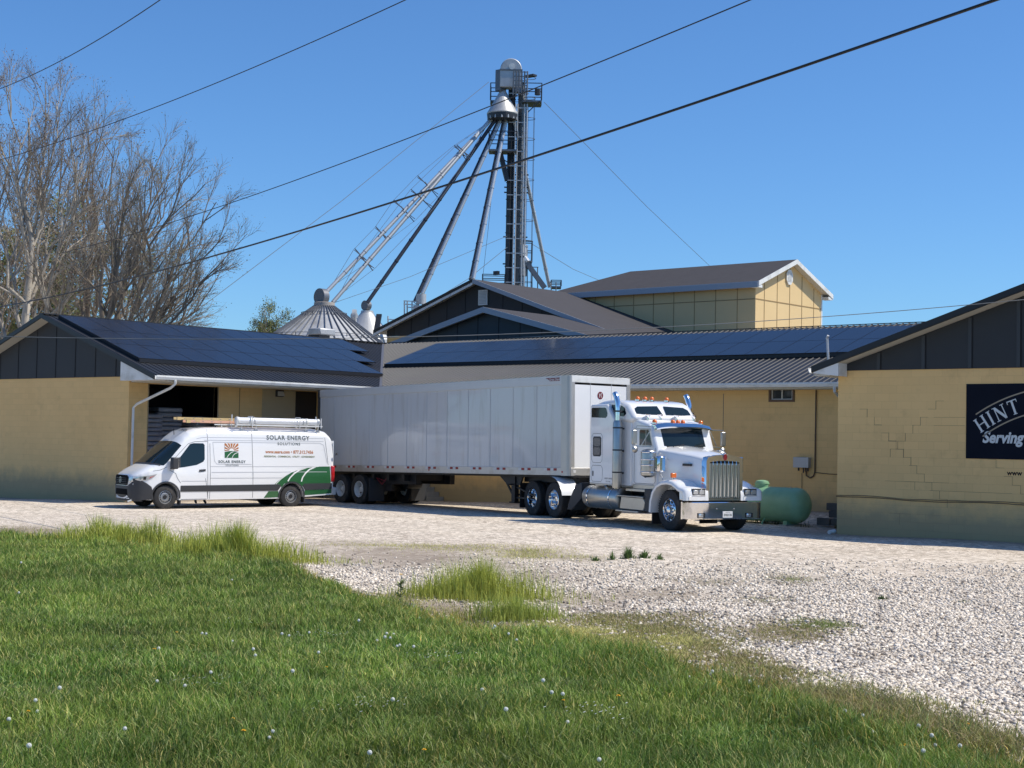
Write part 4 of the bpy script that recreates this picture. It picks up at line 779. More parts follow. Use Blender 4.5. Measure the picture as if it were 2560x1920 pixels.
for x, y, rz, lab, dz in bl:
    t = thing('concrete_block', lab, 'concrete block', (x, y, .12+dz), rz, 'loose concrete blocks by the tank'); g = G(); g.box(-.2, .2, -.1, -.07, 0, .195).box(-.2, .2, .07, .1, 0, .195).box(-.2, -.17, -.07, .07, 0, .195).box(.17, .2, -.07, .07, 0, .195).box(-.02, .02, -.07, .07, 0, .195); g.build('block', MT['block_dark'], t, bevel=.006)
dr = thing('drain_tile', 'small white drain pipe end at the foot of the right wing corner', 'pipe', (-19.05, 35.25, gz(-19.05, 35.25)+.05)); G().tube([(0, .2, .02), (-.02, -.05, 0)], .055, 12).build('pipe', MT['trim_white'], dr, smooth=40)
# small weeds along the wall foot
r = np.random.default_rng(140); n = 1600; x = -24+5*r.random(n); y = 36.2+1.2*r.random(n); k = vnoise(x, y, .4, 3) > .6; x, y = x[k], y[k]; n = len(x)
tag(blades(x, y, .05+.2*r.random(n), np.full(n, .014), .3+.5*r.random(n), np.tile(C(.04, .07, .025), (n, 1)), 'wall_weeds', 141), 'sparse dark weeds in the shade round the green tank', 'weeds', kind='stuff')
# ================================================================ GRAIN ELEVATOR, BINS, SPOUTS
TD = 100.0
def TP(px, py, d=TD): return PD(px, py, d)
base = TP(1287, 800); tx, ty = base.x, base.y
tz = lambda py: TP(1287, py).z
tw = thing('bucket_elevator', 'tall grey bucket elevator tower with rounded head, caged ladder and platforms', 'grain elevator', (tx, ty, 0))
cr = Vector((cos(YAW), -sin(YAW), 0)); k = TD/F
lx = lambda px, py=700: ((TP(px, py)-Vector((tx, ty, 0))).dot(cr))            # metres along the camera-right axis
def loc(px, py, dd=0): p = TP(px, py, TD+dd)-Vector((tx, ty, 0)); return p
topz = tz(240)
g = G(); c = loc(1271, 700); w = .17
g.box(c.x-w, c.x+w, c.y-w, c.y+w, 1.0, topz+.9); ga = g; c2 = loc(1296, 700)
g = G(); g.box(c2.x-w, c2.x+w, c2.y-w, c2.y+w, 1.0, topz+.9); gb = g
for i in range(19):
    z = 6+i*1.12
    for cc, g in ((c, ga), (c2, gb)): g.box(cc.x-w-.03, cc.x+w+.03, cc.y-w-.03, cc.y+w+.03, z, z+.06)
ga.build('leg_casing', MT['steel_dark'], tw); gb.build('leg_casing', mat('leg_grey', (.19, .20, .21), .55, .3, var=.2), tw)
# ladder between legs and the cage to the right
m_ = (c+c2)/2; g = G()
for o in (-.2, .2): g.beam((m_.x+cr.x*o, m_.y+cr.y*o, 5), (m_.x+cr.x*o, m_.y+cr.y*o, topz), .05, .05)
for i in range(62): z = 5.2+i*.34; g.tube([(m_.x-cr.x*.2, m_.y-cr.y*.2, z), (m_.x+cr.x*.2, m_.y+cr.y*.2, z)], .018, 4)
g.build('ladder', MT['galv_dark'], tw)
g = G(); e = loc(1307, 700); f_ = loc(1315, 700); cgv = Vector((.5, -.6, 0)).normalized()
for o in (-.25, .25): g.beam((e.x+cgv.x*o, e.y+cgv.y*o, 5), (e.x+cgv.x*o, e.y+cgv.y*o, topz+.5), .05, .05)
for i in range(58): z = 5.2+i*.37; g.tube([(e.x-cgv.x*.25, e.y-cgv.y*.25, z), (e.x+cgv.x*.25, e.y+cgv.y*.25, z)], .015, 4)
for i in range(16):
    z = 6+i*1.37; P = [(e.x+.1+.42*cos(a)*1.0, e.y+.2+.42*sin(a), z) for a in [t*.52 for t in range(13)]]; g.tube(P, .022, 4)
for a in (0, 1.2, 2.4, -1.2): g.tube([(e.x+.1+.42*cos(a), e.y+.2+.42*sin(a), 6), (e.x+.1+.42*cos(a), e.y+.2+.42*sin(a), topz)], .018, 4)
g.build('ladder_cage', MT['galv_dark'], tw)
# horizontal ties / cross-braces
g = G()
for py in (435, 467, 480, 592, 660):
    z = tz(py); g.beam((c.x-cr.x*.4, c.y-cr.y*.4, z), (c2.x+cr.x*.55, c2.y+cr.y*.55, z), .09, .08)
g.beam(loc(1250, 380), loc(1268, 452), .30, .30); g.build('brace', MT['steel_dark'], tw)
# head
hc = loc(1277, 215); hz0, hz1 = tz(214), tz(149); g = G(); hw = .72; R = .74; n = 14
prof = [(-hw, hz0-.2), (hw, hz0-.2)]+[(hw*cos(a), hz1-R+R*sin(a)) for a in [pi*i/n for i in range(n+1)]]
hd = cr; hn = Vector((-hd.y, hd.x, 0)); fh = lambda s: (lambda u, v: Vector((hc.x, hc.y, 0))+hd*u+hn*s+Vector((0, 0, v)))
g.prism(prof, fh(-.42), fh(.42)); g.build('head_hood', MT['galv'], tw, bevel=.05)
g = G(); prof2 = [(-hw-.04, hz0+.9), (hw+.04, hz0+.9), (hw+.04, hz0+1.0), (-hw-.04, hz0+1.0)]; g.prism(prof2, fh(-.46), fh(.46)); g.build('hood_flange', MT['galv_dark'], tw)
G().lathe([(.0, -.47), (.21, -.465), (.21, -.44)], Matrix.Translation(Vector((hc.x, hc.y, hz1-.55))+hd*.05) @ Matrix(((hd.x, 0, hn.x, 0), (hd.y, 0, hn.y, 0), (0, 1, 0, 0), (0, 0, 0, 1))), 20).build('badge', MT['trim_white'], tw)
p = loc(1252, 200); G().box(p.x-.22, p.x+.22, p.y-.3, p.y+.3, hz0-.4, hz0+1.0).build('discharge_chute', MT['galv_dark'], tw)
p = loc(1296, 205); G().tube([(p.x, p.y, tz(205)), (p.x+.05, p.y, tz(152))], .03, 5).box(p.x-.1, p.x+.25, p.y-.35, p.y, tz(232), tz(196)).build('drive_motor', MT['galv_dark'], tw)
g = G(); hq = [loc(px, 230, -1.4) for px in (1283, 1290, 1297, 1304, 1311, 1318)]
for q in hq: g.beam((q.x, q.y, tz(250)), (q.x, q.y, tz(190)), .07, .07)
for py in (192, 203, 214, 225, 236): g.beam((hq[0].x, hq[0].y, tz(py)), (hq[-1].x, hq[-1].y, tz(py)), .05, .05)
g.build('head_ladder_cage', MT['galv_dark'], tw)
g = G()
for px in (1281, 1286, 1303, 1310): q = loc(px, 700, -.5); g.tube([(q.x, q.y, 4), (q.x, q.y, tz(260))], .045, 6)
for i in range(22): z = 5+i*.97; q0 = loc(1264, 700, -.5); q1 = loc(1313, 700, -.5); g.beam((q0.x, q0.y, z), (q1.x, q1.y, z), .05, .06)
g.build('conduit_rack', MT['galv'], tw)
# platforms with rails
def platform(pxa, pxb, pyf, rail, depth, parent, dd=0, name='platform'):
    a = loc(pxa, pyf, dd); b = loc(pxb, pyf, dd); z = a.z; b.z = z; g = G(); q = Vector((-cr.y, cr.x, 0))*depth
    c_ = [a, b, b+q, a+q]; cc = [Vector((v.x, v.y, z)) for v in c_]; g.add(cc+[v-Vector((0, 0, .12)) for v in cc], [(0, 1, 2, 3), (7, 6, 5, 4), (0, 4, 5, 1), (1, 5, 6, 2), (2, 6, 7, 3), (3, 7, 4, 0)]); o = g.build(name, MT['galv_dark'], parent)
    h = G()
    for i in range(4):
        s, e_ = cc[i], cc[(i+1) % 4]
        for hh in (rail*.5, rail): h.beam(s+Vector((0, 0, hh)), e_+Vector((0, 0, hh)), .05, .05)
        L_ = (e_-s).length; nn = max(1, int(L_/1.3))
        for j in range(nn): v = s.lerp(e_, j/nn); h.beam(v, v+Vector((0, 0, rail)), .05, .05)
    h.build('railing', MT['steel_dark'], o); return o
platform(1226, 1252, 250, 1.15, 1.4, tw); platform(1306, 1354, 250, 1.15, 1.6, tw); platform(1222, 1292, 372, 1.2, 1.3, tw, -.6); platform(1305, 1330, 651, 1.3, 1.1, tw); platform(1206, 1262, 706, .55, 1.0, tw); platform(1378, 1403, 715, .4, 1.0, tw, 2)
g = G(); g.beam(loc(1350, 252), loc(1318, 282), .06, .06); g.beam(loc(1228, 252), loc(1262, 290), .06, .06); g.beam(loc(1224, 375), loc(1268, 405), .06, .06); g.build('platform_brace', MT['steel_dark'], tw)
p = loc(1344, 230); G().tube([(p.x, p.y, p.z-.2), (p.x, p.y, p.z+.2)], .2, 8).build('work_light', MT['steel_dark'], tw); p = loc(1326, 190); G().box(p.x-.4, p.x+.4, p.y-.2, p.y+.2, p.z-.06, p.z+.06).build('lamp_hood', MT['steel_dark'], tw)
p = loc(1241, 683); G().box(p.x-.2, p.x+.2, p.y-.1, p.y+.1, p.z-.12, p.z+.14).build('work_light', MT['steel_dark'], tw)
for pxa, pxb, ya, yb in ((1300, 1312, 612, 640), (1298, 1314, 645, 690)):
    a = loc((pxa+pxb)/2, yb); G().box(a.x-.25, a.x+.25, a.y-.25, a.y+.25, tz(yb), tz(ya)).build('control_box', MT['galv'], tw)
G().beam(loc(1308, 645), loc(1362, 720), .32, .32).build('inclined_leg', MT['galv_dark'], tw); G().tube([loc(1306, 612), loc(1308, 640), loc(1318, 655)], .2, 8).build('elbow', mat('bright_galv', (.72, .73, .74), .35, .3), tw)
g = G()
for px in (1318, 1330, 1344, 1378, 1390): g.beam(loc(px, 735), loc(px, 668 if px < 1350 else 706), .05, .05)
g.beam(loc(1314, 668), loc(1346, 668), .05, .05); g.build('handrail', MT['galv_dark'], tw)
# distributor cone
di = thing('distributor', 'pale grey cone shaped distributor below the elevator head', 'distributor', loc(1256, 287)+Vector((tx, ty, 0))); h = TP(1256, 219).z-TP(1256, 287).z
G().lathe([(1.03, 0), (1.05, .06), (.14, h-.1), (.14, h+.45)], None, 20).build('cone', MT['galv'], di, smooth=40); G().lathe([(1.03, 0), (1.0, -.35), (.6, -.42), (0, -.42)], None, 20).build('outlet_ring', MT['steel_dark'], di)
g = G()
for i in range(14): a = i*2*pi/14; g.tube([(cos(a)*.93, sin(a)*.93, -.05), (cos(a)*.95, sin(a)*.95, -.36)], .075, 7)
g.build('outlet', MT['galv'], di)
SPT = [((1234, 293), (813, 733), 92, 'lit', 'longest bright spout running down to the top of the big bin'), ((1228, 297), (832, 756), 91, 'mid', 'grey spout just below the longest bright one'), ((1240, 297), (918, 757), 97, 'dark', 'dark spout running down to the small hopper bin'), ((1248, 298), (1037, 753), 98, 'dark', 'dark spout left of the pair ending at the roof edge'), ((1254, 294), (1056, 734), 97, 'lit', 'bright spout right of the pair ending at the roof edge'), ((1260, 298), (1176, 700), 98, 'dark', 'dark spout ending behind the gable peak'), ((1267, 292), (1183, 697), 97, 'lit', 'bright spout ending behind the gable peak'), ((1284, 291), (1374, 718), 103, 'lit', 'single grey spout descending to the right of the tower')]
MT['spout_lit'] = mat('spout_lit', (.52, .54, .56), .38, .45, var=.1); MT['spout_mid'] = mat('spout_mid', (.36, .38, .40), .42, .4, var=.15); MT['spout_dark'] = mat('spout_dark', (.06, .065, .085), .5, .3, var=.15)  # one pipe metal in sunlit and shaded tones, the light set in the colour
for (a, b, d, m, lab) in SPT:
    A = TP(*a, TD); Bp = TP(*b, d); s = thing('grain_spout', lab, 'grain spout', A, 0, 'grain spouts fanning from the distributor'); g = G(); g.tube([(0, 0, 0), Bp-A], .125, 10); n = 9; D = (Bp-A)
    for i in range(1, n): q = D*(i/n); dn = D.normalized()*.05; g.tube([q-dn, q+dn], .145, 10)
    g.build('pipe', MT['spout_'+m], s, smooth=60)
    if m in ('lit', 'mid') and b[0] < 900:
        t = G(); q = Vector((-cr.y, cr.x, 0)); side = D.normalized().cross(q).normalized(); fr = (.21, .41, .55, .68, .80) if m == 'lit' else (.19, .46, .80); ends = []
        for f in fr:
            c_ = D*f; L_ = .95 if f in (.41, .55, .46) else .6
            for v in (side*L_+D.normalized()*.2, side*-L_-D.normalized()*.1, q*L_*.7+side*.3, q*-L_*.7-side*.2): t.beam(c_, c_+v, .055, .055)
            t.beam(c_+side*L_*.9, c_+q*L_*.5, .04, .04); t.beam(c_-side*L_*.9, c_-q*L_*.5, .04, .04); ends.append((c_+side*L_, c_-side*L_))
        E_ = [(D*.03, D*.03)]+ends+[(D*.97, D*.97)]
        for (e1, e2), (e3, e4) in zip(E_[:-1], E_[1:]): t.tube([e1, e3], .014, 4); t.tube([e2, e4], .014, 4)
        t.build('truss', MT['galv_dark'], s)
# ---------------- bins
def big_bin():
    ap = PD(811, 757, 90); R, h0 = 5.6, 3.65; t = thing('grain_bin', 'large round steel grain bin with ribbed conical roof behind the left wing', 'grain bin', (ap.x, ap.y, 0)); z1 = ap.z-.22; g = G()
    g.lathe([(.62, z1), (.62, z1+.22), (.58, z1+.24), (.0, z1+.24)], None, 28, 1); n = 40; prof = [(.55, z1), (R, z1-h0)]; g.lathe(prof, None, n); g.build('roof', [MT['galv'], mat('ring_warm', (.40, .36, .32), .6)], t, smooth=30)
    g = G()
    for i in range(n):
        a = (i+.5)*2*pi/n; d = Vector((cos(a), sin(a), 0)); g.beam(d*.62+Vector((0, 0, z1+.02)), d*R+Vector((0, 0, z1-h0+.035)), .035, .08)
    g.build('roof_rib', MT['galv_dark'], t)
    g = G()
    for rr in (1.35, 3.25):
        z = z1-(rr-.55)*h0/(R-.55)+.18; P = [(rr*cos(i*2*pi/40), rr*sin(i*2*pi/40), z) for i in range(41)]; g.tube(P, .022, 4)
        for i in range(0, 40, 2): g.beam(P[i], (P[i][0], P[i][1], z-.2), .035, .035)
    g.build('roof_ladder_ring', MT['galv_dark'], t)
    G().lathe([(R-.05, z1-h0), (R-.05, 0)], None, 48).build('wall', MT['galv'], t, smooth=40)
    d = Vector((.76*.0-.30, -.95, 0)); v = PD(795, 834, 85.6); vv = v-Vector((ap.x, ap.y, 0)); g = G(); g.box(vv.x-.55, vv.x+.5, vv.y-.3, vv.y+.9, vv.z-.1, vv.z+.3); g.build('roof_vent', MT['galv'], t, bevel=.08); G().box(vv.x-.50, vv.x+.45, vv.y-.31, vv.y+.5, vv.z-.45, vv.z-.1).build('vent_mouth', MT['black'], t)
    p = PD(804, 742, 90)-Vector((ap.x, ap.y, 0)); G().lathe([(0, -.2), (.5, -.2), (.5, .2), (0, .2)], Matrix.Translation(p) @ Matrix.Rotation(radians(88), 4, 'Z') @ Matrix.Rotation(pi/2, 4, 'Y'), 20).build('inlet_wheel', MT['galv_dark'], t, smooth=40)
    # side hopper lamp
big_bin()
def small_bin():
    ap = PD(918, 777, 99); t = thing('grain_bin', 'smaller steep-coned steel bin right of the large ribbed one', 'grain bin', (ap.x, ap.y, 0)); z = ap.z
    G().lathe([(.0, z), (.40, z-.0), (.42, z-.12), (.46, z-.2), (1.9, z-1.95), (1.9, 1)], None, 28).build('shell', MT['galv'], t, smooth=30); q = PD(950, 800, 97)-Vector((ap.x, ap.y, 0)); a = PD(948, 786, 97.2)-Vector((ap.x, ap.y, 0)); b = PD(938, 845, 96.4)-Vector((ap.x, ap.y, 0))
    G().beam(a, b, .35, .12).build('roof_ladder', MT['steel_dark'], t)
    p = PD(916, 764, 99)-Vector((ap.x, ap.y, 0)); G().lathe([(0, -.18), (.33, -.18), (.33, .18), (0, .18)], Matrix.Translation(p) @ Matrix.Rotation(radians(88), 4, 'Z') @ Matrix.Rotation(pi/2, 4, 'Y'), 16).build('inlet_elbow', MT['galv_dark'], t, smooth=40)
    p = PD(886, 790, 95)-Vector((ap.x, ap.y, 0)); G().lathe([(0, -.12), (.42, -.12), (.42, .12), (0, .12)], Matrix.Translation(p) @ Matrix.Rotation(radians(-50), 4, 'Z') @ Matrix.Rotation(pi/2, 4, 'X'), 20).build('fan_housing', MT['galv'], t, smooth=40); G().lathe([(0, -.14), (.24, -.14), (.24, .0)], Matrix.Translation(p) @ Matrix.Rotation(radians(40), 4, 'Z') @ Matrix.Rotation(-pi/2, 4, 'X') , 20).build('fan_face', MT['trim_white'], t)
small_bin()
def catwalk():
    o = PD(1030, 790, 96); t = thing('bin_catwalk', 'railed catwalk and inlet on the hidden bin above the grey gable roof', 'catwalk', o); P = lambda px, py: PD(px, py, 96)-o
    g = G()
    for px, y0, y1 in ((1011, 752, 800), (1018, 752, 795), (1030, 755, 790), (1046, 757, 782), (1056, 760, 778), (970, 790, 822)): g.beam(P(px, y0), P(px, y1), .06, .06)
    for a, b in (((1009, 752), (1042, 754)), ((1009, 760), (1042, 763)), ((1030, 752), (1062, 776)), ((968, 798), (992, 800)), ((1018, 768), (1050, 770))): g.beam(P(*a), P(*b), .06, .06)
    g.build('railing', MT['galv'], t); G().tube([P(1053, 735), P(1053, 760)], .33, 12).build('inlet', MT['galv'], t, smooth=40); c_ = P(1055, 765); G().box(c_.x-.4, c_.x+.4, c_.y-.4, c_.y+.4, c_.z-1.5, c_.z).build('bin_top', MT['galv'], t)
    G().lathe([(.5, c_.z-1.4), (3.2, c_.z-3.0), (3.2, -18+2)], Matrix.Translation((c_.x, c_.y+.0, 0)), 28).build('shell', MT['galv'], t, smooth=30)
catwalk()
# ---------------- guy wires
GW = [((1222, 205), (508, 762), 98, 80, 'thin guy wire from the elevator head down to the far left'), ((1268, 590), (820, 760), 99, 92, 'guy wire from the middle of the tower down to the big bin'), ((1268, 618), (1090, 745), 99, 95, 'short guy wire from the tower down over the gable'), ((1360, 255), (1775, 664), 100, 130, 'faint guy wire from the head platform down to the tall building'), ((1330, 610), (1500, 700), 100, 120, 'short faint guy wire right of the tower foot'), ((1238, 400), (1206, 700), 99, 99, 'near vertical thin cable left of the tower')]
for a, b, d0, d1, lab in GW:
    A = PD(*a, d0); Bq = PD(*b, d1); Bq = A+(Bq-A)*1.12; t = G().tube([A-A, (Bq-A)*.5-Vector((0, 0, .25)), Bq-A], .018, 4).build('guy_wire', MT['wire_grey'], None); t.location = A; tag(t, lab, 'guy wire', 'guy wires of the elevator')
# ---------------- overhead lines
def wire(pts, r, label, m='cable', ext=(.5, .6), grp='overhead lines crossing the sky'):
    P = [PD(*p) for p in pts]; A, Bq = P[0], P[-1]; n = 60; g = G(); out = []
    if len(P) == 3:
        M_ = P[1]; hd = Vector((Bq.x-A.x, Bq.y-A.y, 0)); t1 = Vector((M_.x-A.x, M_.y-A.y, 0)).dot(hd)/hd.dot(hd); sag = (A.z+(Bq.z-A.z)*t1-M_.z)/(t1*(1-t1))
    else: sag = .5
    for i in range(n+1):
        t = -ext[0]+(1+ext[0]+ext[1])*i/n; p = A+(Bq-A)*t; p.z -= sag*t*(1-t); out.append(p)
    o = out[0].copy(); g.tube([p-o for p in out], r, 6); b = g.build('overhead_wire', MT[m], None, smooth=60); b.location = o; tag(b, label, 'cable', grp); return out
def depth_on(px0, py0, D0, px1, py1, D1, px, py):        # depth where this pixel meets the vertical plane through two points
    a = PD(px0, py0, D0); b = PD(px1, py1, D1); n = Vector((b.y-a.y, a.x-b.x, 0)); o = Vector((0, 0, EYE)); d = ray(px, py); return (a-o).dot(n)/d.dot(n)
def wire3(p0, D0, pm, p1, D1, r, lab, **kw): return wire([(*p0, D0), (*pm, depth_on(*p0, D0, *p1, D1, *pm)), (*p1, D1)], r, lab, **kw)
w4 = wire3((0, 767), 60, (1248, 420), (2488, 0), 17, .021, 'thickest black overhead cable crossing the whole picture above the trucks')
w3 = wire3((346, 581), 60, (1214, 270), (1875, 0), 27, .014, 'thin overhead wire passing in front of the distributor cone', ext=(.35, .5))
w2 = wire3((67, 380), 43, (607, 180), (1013, 0), 27.4, .011, 'thin overhead wire leaving the top of the picture left of the tower', ext=(.4, .6))
w1 = wire([(0, 222, 35), (400, 0, 27.6)], .010, 'short overhead wire across the upper left corner of the sky', ext=(1.2, 1.2))
w5 = wire3((0, 841), 27, (1240, 836), (2560, 749), 27, .0065, 'slack pale service wire passing in front of the roofs', m='wire_grey', ext=(.15, .2))
# poles out of frame that carry the lines
MT['wood_pole'] = mat('wood_pole', (.16, .12, .08), .9, var=.3, vs=4)
def pole(p, h, lab):
    t = thing('utility_pole', lab, 'utility pole', (p.x, p.y, 0)); G().tube([(0, 0, -.5), (0, 0, h)], [.17, .12], 12).build('pole', MT['wood_pole'], t, smooth=40); G().beam((-.9, -.6, h-.5), (.9, .6, h-.5), .1, .12).build('crossarm', MT['wood_pole'], t)
pole(w4[0], w4[0].z+1.5, 'wooden utility pole far beyond the left wing'); pole(w4[-1], w4[-1].z+1, 'wooden utility pole beside the road at the right')
# ================================================================ WHEELS
def wheel(parent, x, y, z, R, w, side, kind='van', name='wheel', proto={}):
    key = (R, w, kind)
    if key not in proto:
        h = w/2; rr = {'van': .56, 'steer': .56, 'drive': .56, 'trail': .56}[kind]*R
        t = G(); t.lathe([(rr, -h*.86), (rr*1.08, -h), (R*.90, -h*.97), (R*.965, -h*.86), (R, -h*.62), (R, -.02), (R*.985, -.015), (R*.985, .015), (R, .02), (R, h*.62), (R*.965, h*.86), (R*.90, h*.97), (rr*1.08, h), (rr, h*.86), (rr*.96, 0)], None, 40, closed=True)
        for i in range(48):
            a = i*2*pi/48; M = Matrix.Rotation(a, 4, 'Z'); t.box(R*.985, R*1.006, -.012*R*2, .012*R*2, -h*.86, -h*.35, 0, M); t.box(R*.985, R*1.006, -.012*R*2, .012*R*2, h*.35, h*.86, 0, M)
        r = G()
        if kind == 'van':
            r.lathe([(rr, -h*.86), (rr, h*.84), (rr*.93, h*.86), (rr*.90, h*.55), (rr*.86, h*.45), (rr*.62, h*.62), (rr*.55, h*.66), (rr*.50, h*.50), (rr*.34, h*.48), (rr*.33, h*.62), (rr*.12, h*.66), (0, h*.66)], None, 32, 0)
            for i in range(16): a = i*2*pi/16; r.box(rr*.68, rr*.82, -.02, .02, h*.50, h*.60, 1, Matrix.Rotation(a, 4, 'Z'))
            r.lathe([(rr*.33, h*.60), (rr*.31, h*.72), (0, h*.74)], None, 20, 1)
        elif kind == 'steer':                          # polished disc, hub proud
            r.lathe([(rr, -h*.8), (rr, h*.9), (rr*.95, h*.96), (rr*.92, h*.88), (rr*.88, h*.55), (rr*.60, h*.62), (rr*.52, h*.75), (rr*.36, h*.78), (rr*.34, h*1.2), (rr*.22, h*1.35), (0, h*1.38)], None, 36, 0)
            for i in range(10):
                a = i*2*pi/10; M = Matrix.Rotation(a, 4, 'Z'); r.lathe([(.021, 0), (.021, .075), (.012, .10), (0, .10)], M @ Matrix.Translation((rr*.49, 0, h*.72)), 8, 0)
                M = Matrix.Rotation(a+.31, 4, 'Z'); r.lathe([(0, .0), (.043, .0), (.046, -.012)], M @ Matrix.Translation((rr*.74, 0, h*.66)), 10, 1)
        else:                                          # deep dish
            r.lathe([(rr, -h*.8), (rr, h*.9), (rr*.95, h*.97), (rr*.91, h*.85), (rr*.86, -h*.20), (rr*.80, -h*.45), (rr*.50, -h*.55), (rr*.46, -h*.42), (rr*.42, -h*.30), (rr*.36, h*.05), (rr*.30, h*.30), (rr*.15, h*.36), (0, h*.36)], None, 36, 0)
            for i in range(10): a = i*2*pi/10; r.lathe([(.018, 0), (.018, .06), (0, .065)], Matrix.Rotation(a, 4, 'Z') @ Matrix.Translation((rr*.62, 0, -h*.50)), 6, 0)
            for i in range(5): a = i*2*pi/5+.3; r.lathe([(0, .012), (.05, .012), (.055, 0)], Matrix.Rotation(a, 4, 'Z') @ Matrix.Translation((rr*.72, 0, -h*.46)), 10, 1)
        rm = {'van': [MT['rim_steel'], MT['black']], 'steer': [MT['chrome'], MT['black']], 'drive': [MT['chrome'], MT['black']], 'trail': [MT['rim_white'], MT['black']]}[kind]
        to = t.build('tyre', MT['rubber'], None, smooth=35); ro = r.build('rim', rm, None, smooth=35); proto[key] = (to.data, ro.data)
        bpy.data.objects.remove(to); bpy.data.objects.remove(ro)
    e = bpy.data.objects.new(name, None); COL.objects.link(e); e.parent = parent; e.location = (x, y, z); e.rotation_euler = (pi/2*(1 if side < 0 else -1), 0, 0); e.empty_display_size = .1
    for nm, d in zip(('tyre', 'rim'), proto[key]): o = bpy.data.objects.new(nm, d); COL.objects.link(o); o.parent = e; o.rotation_euler = (0, 0, random.random()*6)
    return e
# ================================================================ VAN
def make_van():
    yaw = 4.46; left = Vector((-sin(yaw), cos(yaw), 0)); root = Vector((-38.398, 28.622, 0))-left*1.0
    V = thing('cargo_van', 'white high roof cargo van with green swoosh and solar company lettering, ladder rack on top', 'van', (root.x, root.y, -.055), yaw)
    xs_T = [(-5.86, 1.9), (-5.83, 2.25), (-5.78, 2.42), (-5.66, 2.53), (-5.3, 2.60), (-4, 2.62), (-2.5, 2.60), (-1.5, 2.575), (-1.05, 2.53), (-.78, 2.44), (-.58, 2.28), (-.42, 2.12), (-.2, 1.93), (.1, 1.66), (.40, 1.385), (.48, 1.345), (.65, 1.26), (.82, 1.15), (.93, 1.06), (1.0, .97), (1.04, .80)]
    xs_S = [(-5.86, 1.7), (-5.80, 2.15), (-5.6, 2.30), (-1.6, 2.32), (-1.1, 2.28), (-.85, 2.19), (-.6, 2.05), (-.3, 1.72), (0, 1.37), (.2, 1.22), (.5, 1.14), (.8, 1.04), (.95, .98), (1.0, .92), (1.04, .75)]
    xs_W = [(-5.86, .955), (-5.8, .985), (-5.6, 1.0), (-4, 1.01), (0, 1.01), (.3, .985), (.55, .95), (.75, .89), (.88, .81), (.96, .70), (1.01, .58), (1.04, .45)]
    T_ = lambda x: lerp(x, *zip(*xs_T)); S_ = lambda x: lerp(x, *zip(*xs_S)); W_ = lambda x: lerp(x, *zip(*xs_W))
    fz = lambda z: lerp(z, [.2, .5, .62, .75, 1.0, 1.12, 1.2, 1.45, 2.0, 2.2, 2.35, 2.7], [.955, .985, 1.0, 1.0, 1.0, 1.0, .985, .968, .92, .895, .87, .82])
    hw = lambda x, z: W_(x)*fz(z)
    AR = .44
    def B_(x):
        b = lerp(x, [-5.86, -5.0, -3.9, -.6, .45, 1.04], [.42, .36, .30, .27, .27, .30])
        for c in (0, -4.325):
            d = abs(x-c)
            if d < AR: b = max(b, .37+sqrt(AR*AR-d*d))
        return b
    st = sorted(set([round(v, 3) for v in list(np.arange(-5.86, 1.04, .06))+[c+AR*cos(a) for c in (0, -4.325) for a in np.linspace(0, pi, 17)]+[a[0] for a in xs_T+xs_S+xs_W]+[c+s*(AR+.001) for c in (0, -4.325) for s in (1, -1)]]))
    st = [x for x in st if -5.86 <= x <= 1.04]
    def ring(x):
        b, s, t = B_(x), S_(x), T_(x); s = max(s, b+.02); t = max(t, s+.01); P = [(0.0, b)]
        for i in range(15): z = b+(s-b)*i/14; P.append((hw(x, z), z))
        h = hw(x, s)
        for i in range(1, 11): a = i/10*pi/2; P.append((h*cos(a)**.55 if i < 10 else 0, s+(t-s)*sin(a)))
        P[0] = (h*.9, b+.001) if False else P[0]
        return [Vector((x, y, z)) for y, z in P]+[Vector((x, -y, z)) for y, z in P[-2:0:-1]]
    g = G(); g.loft([ring(x) for x in st], caps=(True, True)); g.build('body', MT['white_paint'], V, smooth=28)
    side = lambda o, sg=1: (lambda x, z: Vector((x, sg*(hw(x, z)+o), z)))
    def top(o): 
        def f(x, q):            # q 0..1 from side shoulder to centre (signed)
            s, t = S_(x), T_(x); a = abs(q)*pi/2; h = hw(x, s); y = h*cos(a)**.55 if abs(q) < 1 else 0; z = s+(t-s)*sin(a); sg = 1 if q >= 0 else -1
            return Vector((x+o*.6, sg*(y+o*.3), z+o*.8))
        return f
    # windscreen (built by rows across the nose, real curved glass)
    def ws(o, x0, x1, k0, name, m_, parent=V, rows=12, cols=28):
        g = G(); vs = []; 
        for i in range(rows+1):
            for j in range(cols+1):
                c = j/cols*2-1; ax = abs(c); q = 1-ax*(1-k0)                       # q from k0 at edge to 1 at centre
                xx_ = x0+(x1-x0)*i/rows - (.30*ax**2.2*(1-i/rows)+.10*ax**2*(i/rows))
                p = top(o)(xx_, q); p.y = abs(p.y)*(1 if c >= 0 else -1); vs.append(p)
        n = cols+1; g.add(vs, [(i*n+j, i*n+j+1, (i+1)*n+j+1, (i+1)*n+j) for i in range(rows) for j in range(cols)]); return g.build(name, m_, parent, smooth=60)
    ws(.007, .385, -.40, .06, 'windscreen', MT['glass_dark'])
    g = G(); g.strip([(.395, -.9), (.395, .9)], .05, lambda u, v: top(.012)(u-.28*abs(v)**2.2, 1-abs(v)*.9)*1.0 if v >= 0 else Vector((1, -1, 1))*top(.012)(u-.28*abs(v)**2.2, 1-abs(v)*.9), step=.08); g.build('cowl', MT['black_plastic'], V)
    # side glass
    win = [(-.16, 1.25), (-.78, 2.02), (-.90, 2.05), (-1.22, 2.05), (-1.27, 2.0), (-1.27, 1.55), (-1.22, 1.47), (-1.0, 1.37), (-.6, 1.30)]
    for sg in (1, -1): G().patch(win, side(.005, sg), .12).build('side_window', MT['glass_dark'], V, smooth=60)
